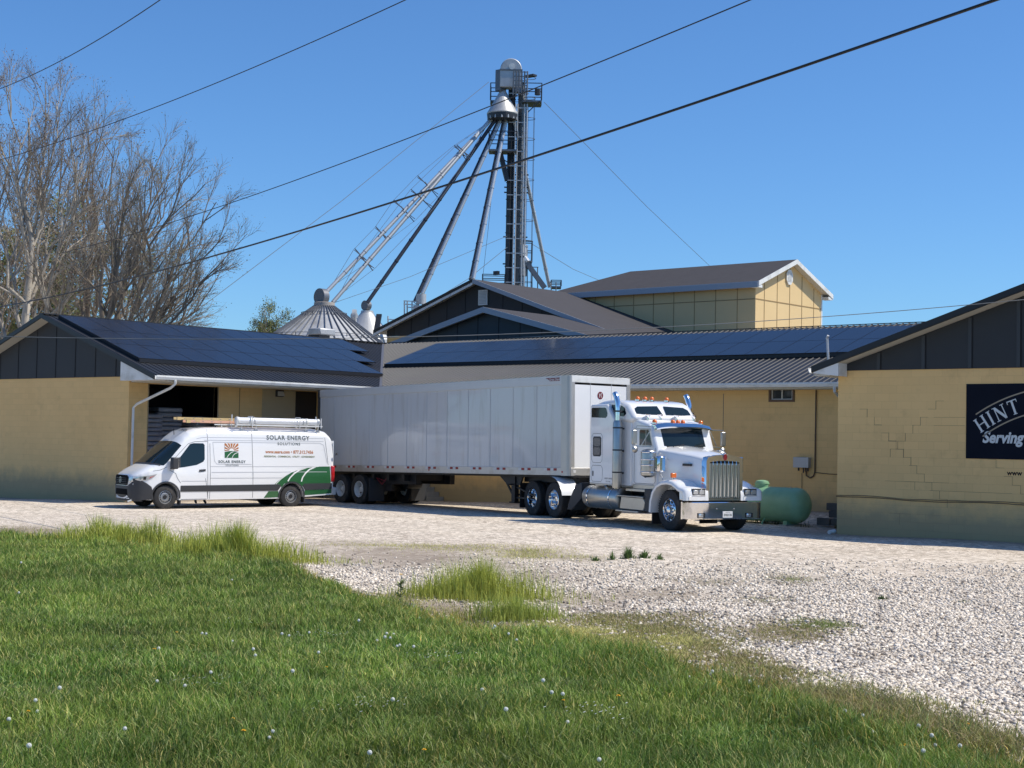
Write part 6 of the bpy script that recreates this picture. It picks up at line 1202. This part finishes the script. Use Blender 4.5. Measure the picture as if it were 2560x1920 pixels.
    G().patch([(-.87, 2.17), (-.83, 2.12), (-.4, 2.10), (.4, 2.10), (.83, 2.12), (.87, 2.17), (.85, 2.60), (.80, 2.65), (-.80, 2.65), (-.85, 2.60)], fw(.018), .1).build('windscreen_seal', MT['black'], cab, smooth=60)
    G().patch([(-.83, 2.19), (-.79, 2.15), (-.4, 2.135), (.4, 2.135), (.79, 2.15), (.83, 2.19), (.81, 2.59), (.77, 2.63), (-.77, 2.63), (-.81, 2.59)], fw(.024), .1).build('windscreen', MT['glass_dark'], cab, smooth=60)
    g = G(); g.tube([(-.70, -.5, 2.14), (-.78, -.1, 2.20)], .01, 5).tube([(-.70, .1, 2.14), (-.78, .5, 2.20)], .01, 5).build('wiper', MT['black'], cab)
    g = G(); rings = []
    for y in np.linspace(-.87, .87, 15): c = 1-(abs(y)/.87)**2; e = .06*(abs(y)/.87)**4; rings.append([Vector((-1.04, y, 2.62-e)), Vector((-.92+.06*c, y, 2.635-e)), Vector((-.91+.06*c, y, 2.67-e)), Vector((-1.01+.04*c, y, 2.755-e)), Vector((-1.17, y, 2.775-e)), Vector((-1.17, y, 2.71-e))])
    g.loft(rings, caps=(True, True)); g.build('sun_visor', MT['chrome'], cab, smooth=50)
    for sg in (-1, 1):
        sp = lambda o, sg=sg: (lambda u, v: Vector((u, sg*(.93+o), v)))
        w = [(-1.66, 2.16), (-1.04, 2.16), (-1.19, 2.55), (-1.24, 2.58), (-1.62, 2.58), (-1.66, 2.54)]; G().patch(w, sp(.004)).build('door_window', MT['glass_dark'], cab); g = G(); g.strip([(-1.34, 2.16), (-1.34, 2.57)], .02, sp(.008)); g.strip(w+[w[0]], .02, sp(.006)); g.build('window_frame', MT['brushed'], cab)
        g = G(); g.strip([(-.88, 2.10), (-.88, 1.2), (-.95, 1.15), (-1.85, 1.15), (-1.90, 1.2), (-1.90, 2.5), (-1.80, 2.68), (-1.1, 2.66)], .014, sp(.003)); g.build('door_seam', MT['seam'], cab)
        hx = G(); hx.patch([(-1.38, 1.30), (-1.38, 1.52), (-1.30, 1.55), (-1.27, 1.50), (-1.27, 1.32)], sp(.006)); hx.build('door_handle', MT['black'], cab)
        G().strip([(-1.95, 1.06), (-.75, 1.06)], .10, sp(.004)).build('rocker_panel', MT['brushed'], cab)
        if sg < 0: G().text('32716', .11, lambda u, v: sp(.006)(-1.44+u, 1.82+v), bold=.004).build('unit_number', MT['navy'], cab)
    # sleeper
    SLP = [(-3.92, 1.06), (-2.56, 1.06), (-2.56, 2.80), (-3.00, 3.24), (-3.06, 3.27), (-3.88, 3.27), (-3.92, 3.22)]
    sl = side_prism(SLP, 1.13, 'sleeper', W, bevel=.05)
    side_prism([(-2.60, 1.06), (-2.02, 1.06), (-2.02, 2.88), (-2.60, 2.88)], .96, 'sleeper_front', W, sl, .03)
    cap = side_prism([(-3.90, 2.9), (-2.0, 2.75), (-1.78, 2.86), (-1.86, 2.95), (-2.16, 3.25), (-2.40, 3.34), (-2.9, 3.40), (-3.5, 3.36), (-3.90, 3.28)], 1.02, 'roof_cap', W, sl, .11)
    cf = lambda o: (lambda u, v: Vector((-1.90-(v-2.98)*1.0+.006+o-.10*max(0, abs(u)-.6), u, v+o)))
    for sg in (-1, 1): G().patch([(sg*.06, 2.985), (sg*.90, 2.985), (sg*.86, 3.13), (sg*.74, 3.19), (sg*.10, 3.215)], cf(.016), .12).build('roof_window', MT['glass_dark'], cap)
    G().patch([(-2.95, 2.96), (-2.32, 2.93), (-2.20, 3.0), (-2.28, 3.16), (-2.42, 3.22), (-2.95, 3.26)], lambda u, v: Vector((u, -1.024, v)), None).build('roof_window', MT['glass_dark'], cap)
    for sg in (-1, 1):
        sp = lambda o, sg=sg: (lambda u, v: Vector((u, sg*(1.13+o), v)))
        G().patch([(-3.83, 2.91), (-3.08, 2.89), (-3.0, 2.94), (-2.99, 3.02), (-3.06, 3.15), (-3.12, 3.175), (-3.80, 3.175), (-3.84, 3.14)], sp(.004)).build('side_window', MT['glass_dark'], sl)
        rr = lambda x0, x1, z0, z1, r=.05: [(x0+r, z0), (x1-r, z0), (x1, z0+r), (x1, z1-r), (x1-r, z1), (x0+r, z1), (x0, z1-r), (x0, z0+r)]
        P = rr(-3.74, -3.29, 1.83, 2.38); G().patch(P, sp(.004)).build('bunk_window_frame', MT['black_plastic'], sl); o = G().patch(rr(-3.70, -3.33, 1.87, 2.08), sp(.008)).patch(rr(-3.70, -3.33, 2.11, 2.34), sp(.008)).build('bunk_window', mat('bunk_glass', (.07, .08, .09), .1), sl)
        g = G(); q = rr(-3.80, -3.23, 1.66, 2.46, .08); g.strip(q+[q[0]], .012, sp(.003)); q = rr(-3.80, -3.21, 1.14, 1.58, .07); g.strip(q+[q[0]], .012, sp(.003)); g.build('hatch_seam', MT['seam'], sl)
        G().patch(rr(-3.74, -3.68, 1.28, 1.43, .02), sp(.005)).build('latch', MT['black'], sl)
        if sg < 0:
            g = G(); g.text('USDOT 1327166', .055, lambda u, v: sp(.004)(-2.90+u, 1.22+v), bold=.001).text('MC 517284', .05, lambda u, v: sp(.004)(-2.90+u, 1.14+v)); g.build('registration_text', MT['seam'], sl)
    g = G(); [g.strip([(-3.86, z), (-2.6, z)], .02, lambda u, v: Vector((u, -1.133, v))) for z in (1.07,)]; g.build('sleeper_trim', MT['brushed'], sl)
    # roof lamps
    def lamp(x, y, z, nm='clearance_lamp'):
        o = G().lathe([(.058, 0), (.062, .045), (.045, .085), (0, .10)], Matrix.Translation((x, y, z)), 12).build(nm, MT['amber'], T, smooth=50); G().lathe([(.07, -.03), (.07, .01), (.05, .012)], Matrix.Translation((x, y, z)), 12).build('lamp_base', MT['chrome'], o)
    for y in (-.74, -.16, 0, .16, .74): lamp(-1.24, y, 2.76)
    for y in (-.40, -.16, .06, .55): lamp(-2.62, y, 3.40)
    for y, x in ((-.62, -1.75), (.30, -1.75), (-.35, -1.55), (.72, -1.55)):
        G().lathe([(.03, 0), (.03, .06), (.07, .09), (.08, .14), (0, .15)], Matrix.Translation((x, y, 2.85)), 12).build('roof_horn', MT['chrome'], T, smooth=50)
    # stacks, air cleaners, tanks, steps on both sides
    for sg in (-1, 1):
        y = sg*1.16; st = G().tube([(-2.40, y, .98), (-2.40, y, 2.95), (-2.40, y, 3.15), (-2.42, y, 3.30), (-2.50, y, 3.46), (-2.58, y, 3.56)], .075, 14).build('exhaust_stack', MT['chrome'], T, smooth=50); G().lathe([(.125, 0), (.13, .03), (.13, 1.75), (.10, 1.82)], Matrix.Translation((-2.40, y, 1.0)), 18).build('heat_shield', MT['brushed'], st, smooth=50); g = G()
        for z in (1.4, 2.0, 2.6, 3.05): g.tube([(-2.40, y-.0, z), (-2.40, sg*.95, z)], .025, 6); g.lathe([(.135, 0), (.135, .04)], Matrix.Translation((-2.40, y, z)), 14)
        g.build('stack_bracket', MT['steel_dark'], st)
        ac = G().lathe([(0, 0), (.10, .0), (.195, .05), (.20, .08), (.20, .62), (.19, .67), (.15, .71), (.05, .74), (0, .745)], Matrix.Translation((-.92, sg*1.12, 1.33)), 28).build('air_cleaner', MT['brushed'], T, smooth=40); g = G(); [g.lathe([(.204, 0), (.210, .015), (.204, .03)], Matrix.Translation((-.92, sg*1.12, 1.33+h)), 28) for h in (.12, .30, .45, .64)]; g.build('cleaner_band', MT['chrome'], ac)
        hm = G().box(-.30, -.10, sg*1.22-.13, sg*1.22+.13, 1.48, 1.90).build('hood_mirror', MT['chrome'], T, bevel=.05); G().tube([(-.25, sg*1.18, 1.80), (-.35, sg*1.0, 1.85), (-.45, sg*.80, 1.80)], .02, 6).tube([(-.25, sg*1.18, 1.45), (-.35, sg*1.0, 1.25), (-.38, sg*.9, 1.2)], .015, 6).build('mirror_arm', MT['chrome'], hm); G().box(-.315, -.302, sg*1.22-.11, sg*1.22+.11, 1.5, 1.88).build('mirror_glass', MT['black'], hm)
        tk = G().lathe([(0, 0), (.24, .015), (.30, .05), (.315, .10), (.315, 1.75), (.30, 1.80), (.24, 1.835), (0, 1.85)], Matrix.Translation((-4.30, sg*.86, .70)) @ Matrix.Rotation(pi/2, 4, 'Y'), 32).build('fuel_tank', MT['brushed'], T, smooth=40); g = G(); [g.lathe([(.32, 0), (.322, .06)], Matrix.Translation((x, sg*.86, .70)) @ Matrix.Rotation(pi/2, 4, 'Y'), 32) for x in (-4.0, -2.85)]; g.build('tank_strap', MT['chrome'], tk); G().tube([(-3.2, sg*.98, .98), (-3.2, sg*1.02, 1.06)], .05, 10).build('filler_cap', MT['chrome'], tk)
        a, b = sorted((sg*.55, sg*1.08)); g = G(); g.prism([(-2.38, .44), (-2.30, .78), (-1.22, .78), (-1.10, .66), (-1.20, .44)], PX(a), PX(b)); g.build('tool_box', MT['brushed'], T, bevel=.02); G().box(-2.40, -1.12, *sorted((sg*.70, sg*1.15)), .78, .81).box(-2.42, -1.3, *sorted((sg*.8, sg*1.18)), .38, .42).box(-2.2, -1.25, *sorted((sg*.75, sg*1.0)), .93, 1.0).build('step', MT['brushed'], T, bevel=.006)
        G().box(-1.16, -.84, a, b, .42, 1.02).build('battery_box', MT['steel_dark'], T, bevel=.02)
        # mirror frames
        y0, y1 = sg*.95, sg*1.42; g = G(); P = [(-1.12, y0, 2.60), (-1.16, y1, 2.60), (-1.16, y1, 2.14), (-1.06, y0, 2.14)]; g.tube(P, .02, 6); g.tube([(-1.10, y0, 2.58), (-1.14, sg*1.22, 2.14)], .014, 6); mf = g.build('mirror_frame', MT['brushed'], T); G().box(-1.20, -1.12, y1-.075, y1+.075, 2.18, 2.56).build('mirror_head', MT['brushed'], mf, bevel=.02); G().lathe([(0, -.02), (.09, 0), (.06, .03), (0, .045)], Matrix.Translation((-1.14, y1-sg*.02, 2.05)) @ Matrix.Rotation(pi/2, 4, 'Y'), 14).build('spot_mirror', MT['brushed'], mf, smooth=50)
        # quarter fender ahead of the drive wheels
        g = G(); rings = []
        for a_ in np.linspace(radians(100), radians(12), 12): rings.append([Vector((-6.04+.66*cos(a_)*1.12, sg*y_, .54+.66*sin(a_))) for y_ in (.62, .66, 1.16, 1.19)])
        g.loft(rings, closed=False); g.build('quarter_fender', MT['truck_white'], T, smooth=50)
        g = G(); g.prism([(-5.22, .28), (-4.95, .28), (-4.42, .62), (-4.40, 1.08), (-4.75, 1.02), (-5.05, .62)], PX(sg*.62), PX(sg*1.08)); g.build('side_step_rack', MT['steel_dark'], T, bevel=.02)
        for x in (-6.04, -7.36):
            wheel(T, x, sg*.93, .52, .52, .27, sg, 'drive'); wheel(T, x, sg*.60, .52, .52, .27, sg, 'drive')
        G().box(-8.02, -7.99, *sorted((sg*.5, sg*1.12)), .2, .95).build('mud_flap', MT['black'], T)
    G().tube([(-1.16, 1.42, 2.60), (-1.16, 1.42, 3.60)], .008, 5).build('antenna', MT['black'], T); G().box(-5.4, -2.6, -.35, .35, .98, 1.04).build('deck_plate', MT['brushed'], T)
make_tractor()
# ================================================================ PERSON standing behind the van
def make_person():
    yaw = 4.46; left = Vector((-sin(yaw), cos(yaw), 0)); p = PZ(500, 1262, -.06); c = Vector((-38.398, 28.622, 0)); d = ray(500, 1256); d.z = 0
    # step along the sight line to just beyond the van
    t = 0; q = Vector((0, 0, 0)); off = 1e9; s = 30.0
    while s < 60:
        w = d*s; o = (w-c).dot(left)
        if o < -2.65: q = w; break
        s += .05
    P = thing('person', 'person in dark trousers and boots standing behind the white van', 'person', (q.x, q.y, gz(q.x, q.y)), yaw+pi/2)
    J = {'pel': (0, 0, .95), 'wa': (0, 0, 1.10), 'ch': (0, .01, 1.32), 'nk': (0, 0, 1.50), 'hd': (.01, 0, 1.60), 'tp': (.01, 0, 1.73)}
    V = [J[k] for k in ('pel', 'wa', 'ch', 'nk', 'hd', 'tp')]; R = [.155, .145, .165, .06, .085, .075]; E = [(0, 1), (1, 2), (2, 3), (3, 4), (4, 5)]
    for sg in (-1, 1):
        n = len(V); V += [(0, sg*.10, .88), (.02, sg*.13, .50), (-.02+.05*sg, sg*.14, .09), (.10+.05*sg, sg*.15, .04)]; R += [.095, .062, .045, .040]; E += [(0, n), (n, n+1), (n+1, n+2), (n+2, n+3)]
        n = len(V); V += [(0, sg*.20, 1.42), (-.02, sg*.27, 1.14), (.12, sg*.24, .92), (.17, sg*.235, .86)]; R += [.055, .043, .032, .035]; E += [(2, n), (n, n+1), (n+1, n+2), (n+2, n+3)]
    me = bpy.data.meshes.new('body'); me.from_pydata(V, E, []); o = bpy.data.objects.new('body', me); COL.objects.link(o); o.parent = P
    sk = o.modifiers.new('skin', 'SKIN'); sk.use_smooth_shade = True
    for i, r in enumerate(R): me.skin_vertices[0].data[i].radius = (r, r)
    me.skin_vertices[0].data[0].use_root = True; ss = o.modifiers.new('s', 'SUBSURF'); ss.levels = 2; ss.render_levels = 2
    m, nt, b = new_mat('clothes'); sp = nt.nodes.new('ShaderNodeSeparateXYZ'); L(nt, coords(nt), sp.inputs[0]); r_ = nt.nodes.new('ShaderNodeValToRGB'); L(nt, sp.outputs[2], r_.inputs[0]); r_.color_ramp.interpolation = 'CONSTANT'; e = r_.color_ramp.elements; e[0].position = 0; e[0].color = (.03, .02, .015, 1); e[1].position = .14; e[1].color = (.025, .03, .045, 1); r_.color_ramp.elements.new(.96).color = (.10, .11, .12, 1)
    L(nt, r_.outputs[0], b.inputs['Base Color']); b.inputs['Roughness'].default_value = .85; me.materials.append(m)
    skin = mat('skin', (.42, .24, .16), .55)
    G().lathe([(0, -.12), (.05, -.115), (.08, -.06), (.088, .02), (.075, .09), (.03, .125), (0, .13)], Matrix.Translation((.012, 0, 1.645)), 16).box(.085, .115, -.014, .014, 1.62, 1.66).build('head', skin, P, smooth=60)
    for sg in (-1, 1):
        g = G(); g.box(.145, .185, sg*.235-.02, sg*.235+.02, .78, .87)
        for k in range(4): x = .15+.011*k; g.tube([(x, sg*.235, .79), (x+.004, sg*.235, .745), (x-.004, sg*.23, .70+.006*abs(k-1.5))], .008, 6)
        g.tube([(.18, sg*.235, .85), (.205, sg*.23, .81), (.205, sg*.228, .775)], .009, 6); g.build('hand', skin, P)
    G().lathe([(.095, -.01), (.093, .05), (.06, .10), (0, .115)], Matrix.Translation((.012, 0, 1.69)), 16).build('cap', mat('cap_dark', (.04, .04, .05), .8), P, smooth=60)
make_person()
# ================================================================ TREES
class TreeB:
    def __init__(s, seed): s.r = random.Random(seed); s.b = G(); s.t = G(); s.tips = []; s.cnt = 0
    def seg(s, pts, r0, r1, n, twig=False):
        k = len(pts); (s.t if twig else s.b).tube(pts, [r0+(r1-r0)*i/(k-1) for i in range(k)], n, caps=False)
    def grow(s, p, d, ln, r, lvl, maxl, spread, up, kids, wob_=.12):
        R = s.r; n = 5 if lvl < 2 else (4 if lvl < 3 else 3); pts = [p.copy()]; dirs = []
        for i in range(n):
            d = (d+Vector((R.gauss(0, 1), R.gauss(0, 1), R.gauss(0, 1)))*wob_+Vector((0, 0, up))).normalized(); pts.append(pts[-1]+d*ln/n); dirs.append(d.copy())
        r1 = r*(.45 if lvl < maxl else .4); s.seg(pts, r, r1, 7 if lvl == 0 else (5 if lvl < 3 else 3), lvl >= 3)
        if lvl == maxl: s.tips.append(pts[-1]); return
        nk = kids[lvl] if lvl < len(kids) else kids[-1]
        for j in range(nk):
            f = (.28 if lvl else .30)+.72*(j+R.random()*.8)/nk; f = min(f, .99); i = min(n-1, int(f*n)); q = pts[i].lerp(pts[i+1], f*n-i); dd = dirs[i]
            a = dd.orthogonal().normalized(); a = Quaternion(dd, R.random()*2*pi) @ a; th = spread*R.uniform(.6, 1.25); nd = (dd*cos(th)+a*sin(th)).normalized()
            s.grow(q, nd, ln*R.uniform(.50, .72)*(1.1-.45*f), max(.0085, (r+(r1-r)*f)*R.uniform(.45, .62)), lvl+1, maxl, spread, up, kids, wob_*1.12)
MT['bark_pale'] = mat('bark_pale', (.42, .38, .32), .9, var=.3, vs=2, dirt=(.13, .10, .08), dirts=1.2); MT['bark_brown'] = mat('bark_brown', (.20, .165, .13), .9, var=.3, vs=2); MT['twig'] = mat('twig', (.27, .215, .165), .9, var=.3, vs=1); MT['twig_pale'] = mat('twig_pale', (.31, .26, .20), .9, var=.3, vs=1)
MT['bud'] = mat('bud', (.17, .16, .05), .8, var=.4, vs=1); MT['bud_red'] = mat('bud_red', (.16, .085, .05), .8, var=.4, vs=1); MT['leaf_spring'] = mat('leaf_spring', (.17, .19, .06), .8, var=.4, vs=1)
def tree(px, D, toppy, label, seed, limbs, kids, maxl, bark, twig, leaf, leafn, spread=.5, up=.05, r0=.3, name='bare_tree', trunk_px_lean=0, leafs=.06, group='bare spring trees behind the left wing'):
    p = PD(px, 1000, D); gz_ = -.2; top = PD(px+trunk_px_lean, toppy, D); H = top.z-gz_; t = thing(name, label, 'tree', (p.x, p.y, gz_), 0, group); T_ = TreeB(seed); R = T_.r
    tip = Vector((top.x-p.x, top.y-p.y, H)); n = 9; pts = [Vector((0, 0, 0))]
    for i in range(1, n+1): f = i/n; q = tip*f*.92; pts.append(q+Vector((R.uniform(-1, 1), R.uniform(-1, 1), 0))*.018*H*(.3+f)*.8)
    T_.b.tube(pts, [r0*(1-.88*i/n) for i in range(n+1)], 8, caps=False)
    nb = G(); nb.v, nb.f, nb.m = T_.b.v, T_.b.f, T_.b.m; T_.b = G(); nb.build('trunk', MT[bark], t, smooth=60)
    for (f, px1, py1, dd, rr) in limbs:      # limbs start on the trunk at height fraction f and reach toward the picture point
        i = min(n-1, int(f*n)); q = pts[i].lerp(pts[i+1], f*n-i); e = PD(px1, py1, D+dd)-Vector((p.x, p.y, gz_)); v = e-q; ln = v.length; d = (v.normalized()-Vector((0, 0, .12))).normalized()
        pp = [q]; nn = 7
        for k in range(1, nn+1): g_ = k/nn; pp.append(q+v*g_-Vector((0, 0, 1))*ln*.10*sin(pi*g_)*(-1 if v.z < 0 else 1)*-.6*0+Vector((R.gauss(0, 1), R.gauss(0, 1), R.gauss(0, 1)))*ln*.018+Vector((0, 0, -ln*.07*sin(pi*g_))))
        T_.seg(pp, rr, .02, 6)
        nk = max(5, int(kids[0]*ln/6))
        for j in range(nk):
            g_ = .18+.80*(j+R.random())/nk; i = min(nn-1, int(g_*nn)); qq = pp[i].lerp(pp[i+1], g_*nn-i); dd_ = (pp[i+1]-pp[i]).normalized(); a = Quaternion(dd_, R.random()*2*pi) @ dd_.orthogonal().normalized(); th = spread*R.uniform(.6, 1.2); nd = (dd_*cos(th)+a*sin(th)+Vector((0, 0, .12))).normalized()
            T_.grow(qq, nd, ln*R.uniform(.26, .42)*(1.15-.55*g_), rr*(1-.8*g_)*.5+.012, 2, maxl, spread, up, kids)
    b = T_.b.build('limbs', MT[bark], t, smooth=60); T_.t.build('twigs', MT[twig], t)
    if leafn:
        g = []; rr = np.random.default_rng(seed); tips = np.array([tuple(v) for v in T_.tips]); k = min(leafn, len(tips)*6); ii = rr.integers(0, len(tips), k); C0 = tips[ii]+rr.normal(size=(k, 3))*.16; A = rr.normal(size=(k, 3)); A /= np.linalg.norm(A, axis=1)[:, None]; Bv = np.cross(A, rr.normal(size=(k, 3))); Bv /= np.linalg.norm(Bv, axis=1)[:, None]; s_ = leafs*(.5+rr.random((k, 1)))
        Vv = np.stack([C0+A*s_, C0+Bv*s_*.5, C0-A*s_, C0-Bv*s_*.5], 1).reshape(-1, 3); o = mesh_np('buds', Vv, np.arange(k*4), 4, MT[leaf]); o.parent = t
    return t
tree(75, 74, 215, 'pale barked bare tree leftmost and tallest behind the left wing', 101, [(.30, -120, 560, 2, .13), (.36, 190, 420, -2, .13), (.42, -60, 330, 0, .12), (.5, 150, 250, 1, .11), (.58, 30, 215, -1, .09), (.62, 120, 225, 2, .08), (.33, 250, 560, -3, .10), (.45, 235, 330, 2, .11), (.28, 30, 480, 3, .10), (.7, -30, 230, 0, .07), (.24, 190, 700, -2, .08)], [8, 7, 7, 5, 5], 4, 'bark_pale', 'twig_pale', 'bud_red', 6000, .50, .04, .30, leafs=.04)
tree(225, 80, 330, 'brown multi-limbed bare tree second from the left behind the left wing', 102, [(.30, 330, 450, 0, .12), (.34, 150, 370, 2, .11), (.40, 280, 365, -2, .11), (.45, 200, 290, 1, .10), (.36, 390, 520, 1, .10), (.28, 60, 520, -1, .10), (.5, 250, 300, 0, .08), (.30, 330, 600, -2, .09)], [7, 7, 6, 4], 4, 'bark_brown', 'twig_pale', 'bud', 3500, .50, .04, .28, leafs=.035)
tree(262, 70, 560, 'wide fan shaped bare tree spreading right above the left wing roof', 103, [(.42, 540, 600, 0, .13), (.46, 520, 520, 2, .13), (.5, 460, 450, -1, .13), (.54, 390, 410, 1, .12), (.58, 330, 425, -2, .11), (.44, 560, 650, -2, .11), (.40, 530, 720, 1, .10), (.36, 470, 770, 0, .09), (.5, 420, 470, 3, .11), (.6, 300, 470, 0, .10), (.38, 440, 660, -3, .09), (.4, 500, 640, 3, .1)], [9, 7, 6, 6], 4, 'bark_brown', 'twig_pale', 'bud', 5000, .46, .03, .30, leafs=.035)
tree(-40, 84, 380, 'bare tree partly outside the left edge of the picture', 104, [(.3, -200, 500, 0, .12), (.35, 60, 480, 1, .12), (.4, 20, 380, -1, .1), (.28, 90, 600, 0, .1)], [7, 6, 6, 5], 4, 'bark_brown', 'twig', 'bud', 2500, .5)
tree(150, 92, 560, 'low tree with early yellow-green leaves behind the bare trunks', 105, [(.3, 60, 620, 0, .12), (.35, 240, 620, 1, .12), (.4, 150, 560, -1, .1), (.3, 320, 680, 0, .1), (.28, 20, 700, 2, .1), (.5, 200, 560, 0, .08)], [9, 7, 6, 5], 4, 'bark_brown', 'twig', 'leaf_spring', 16000, .55, .03, .25, 'leafing_tree', leafs=.09, group='leafing trees behind the left wing')
tree(30, 96, 620, 'yellow-green leafing tree low at the left edge behind the pale trunk', 106, [(.3, -60, 680, 0, .12), (.35, 120, 690, 1, .12), (.4, 40, 620, -1, .1), (.3, 170, 740, 0, .1)], [8, 7, 6, 5], 4, 'bark_brown', 'twig', 'leaf_spring', 12000, .55, .03, .25, 'leafing_tree', leafs=.13, group='leafing trees behind the left wing')
tree(675, 118, 785, 'small round leafing tree beside the large grain bin roof', 107, [(.6, 655, 818, 0, .08), (.62, 698, 816, 0, .08), (.65, 675, 788, 1, .07), (.62, 662, 798, -1, .07), (.62, 690, 796, 1, .07), (.5, 650, 845, 0, .07)], [11, 7, 7, 6], 4, 'bark_brown', 'twig_pale', 'leaf_spring', 16000, .6, .02, .2, 'leafing_tree', leafs=.055, group='leafing trees behind the left wing')
# ================================================================ LIGHT
sunv = Vector((1.0, .68, 1.62)).normalized(); el = math.asin(sunv.z)
sl_ = bpy.data.lights.new('sun', 'SUN'); sl_.energy = 5.0; sl_.angle = radians(.53); sl_.color = (1.0, .925, .80); so = bpy.data.objects.new('sun', sl_); COL.objects.link(so); so.rotation_euler = sunv.to_track_quat('Z', 'Y').to_euler(); so.location = (0, 0, 60)
w = bpy.data.worlds.new('World'); S.world = w; w.use_nodes = True; nt = w.node_tree; bg = nt.nodes['Background']; sk = nt.nodes.new('ShaderNodeTexSky'); sk.sky_type = 'NISHITA'; sk.sun_disc = False; sk.sun_elevation = el; sk.sun_rotation = atan2(sunv.x, sunv.y); sk.altitude = 200; sk.air_density = 1.0; sk.dust_density = .3; sk.ozone_density = 2.2
L(nt, mixc(nt, 1.0, sk.outputs[0], (.49, .79, 1.12), 'MULTIPLY'), bg.inputs[0]); bg.inputs[1].default_value = .13
S.view_settings.view_transform = 'Standard'; S.view_settings.look = 'None'; S.view_settings.exposure = 0; S.view_settings.gamma = 1; S.view_settings.use_curve_mapping = False
S.render.engine = 'CYCLES'; S.cycles.max_bounces = 6; S.cycles.transparent_max_bounces = 8
# ================================================================ far-apart pieces of one kind become parts of their own
SPLIT = {'eave_return', 'rake_trim', 'tail_lamp', 'mud_flap', 'fog_lamp', 'fog_recess', 'saddle', 'footing', 'splash_guard', 'marker_lamp', 'end_cap', 'tank_strap', 'brace', 'strap', 'bumper_bolt', 'door_jamb', 'mirror_arm', 'platform_brace', 'fitting', 'conduit_fitting', 'foot', 'stack_bracket', 'reflective_tape', 'outlet', 'mortar_crack', 'lettering', 'registration_text', 'roof_lettering', 'panel_seam'}
def split_pieces(o):
    me = o.data; nv = len(me.vertices); par = list(range(nv))
    def find(i):
        while par[i] != i: par[i] = par[par[i]]; i = par[i]
        return i
    for e in me.edges:
        a, b = find(e.vertices[0]), find(e.vertices[1])
        if a != b: par[a] = b
    isl = {}
    for i in range(nv): isl.setdefault(find(i), []).append(i)
    keys = list(isl); co = [v.co for v in me.vertices]; bx = []
    for k in keys: P = [co[i] for i in isl[k]]; bx.append(([min(p[j] for p in P) for j in range(3)], [max(p[j] for p in P) for j in range(3)]))
    n = len(keys); gp = list(range(n))
    def gf(i):
        while gp[i] != i: i = gp[i]
        return i
    sz = [max(h[j]-l[j] for j in range(3)) for l, h in bx]
    for i in range(n):
        for j in range(i+1, n):
            gap = sqrt(sum(max(0, bx[i][0][k]-bx[j][1][k], bx[j][0][k]-bx[i][1][k])**2 for k in range(3)))
            if gap <= max(.02, .5*max(sz[i], sz[j])): a, b = gf(i), gf(j); gp[a] = b
    groups = {}
    for i in range(n): groups.setdefault(gf(i), set()).update(isl[keys[i]])
    if len(groups) < 2: return
    base = o.name.split('.')[0]; first = True; polys = [tuple(p.vertices) for p in me.polygons]; mi = [p.material_index for p in me.polygons]; sm = [p.use_smooth for p in me.polygons]
    for s in groups.values():
        idx = {v: k for k, v in enumerate(sorted(s))}; sel = [k for k, p in enumerate(polys) if p[0] in s]
        m2 = bpy.data.meshes.new(base); m2.from_pydata([co[v] for v in sorted(s)], [], [tuple(idx[v] for v in polys[k]) for k in sel]); m2.update()
        for mt in me.materials: m2.materials.append(mt)
        m2.polygons.foreach_set('material_index', [mi[k] for k in sel]); m2.polygons.foreach_set('use_smooth', [sm[k] for k in sel])
        c = o if first else o.copy()
        if not first: COL.objects.link(c)
        c.data = m2; first = False
for o in list(bpy.data.objects):
    if o.type == 'MESH' and o.parent and o.name.split('.')[0] in SPLIT and o.data.users == 1: split_pieces(o)
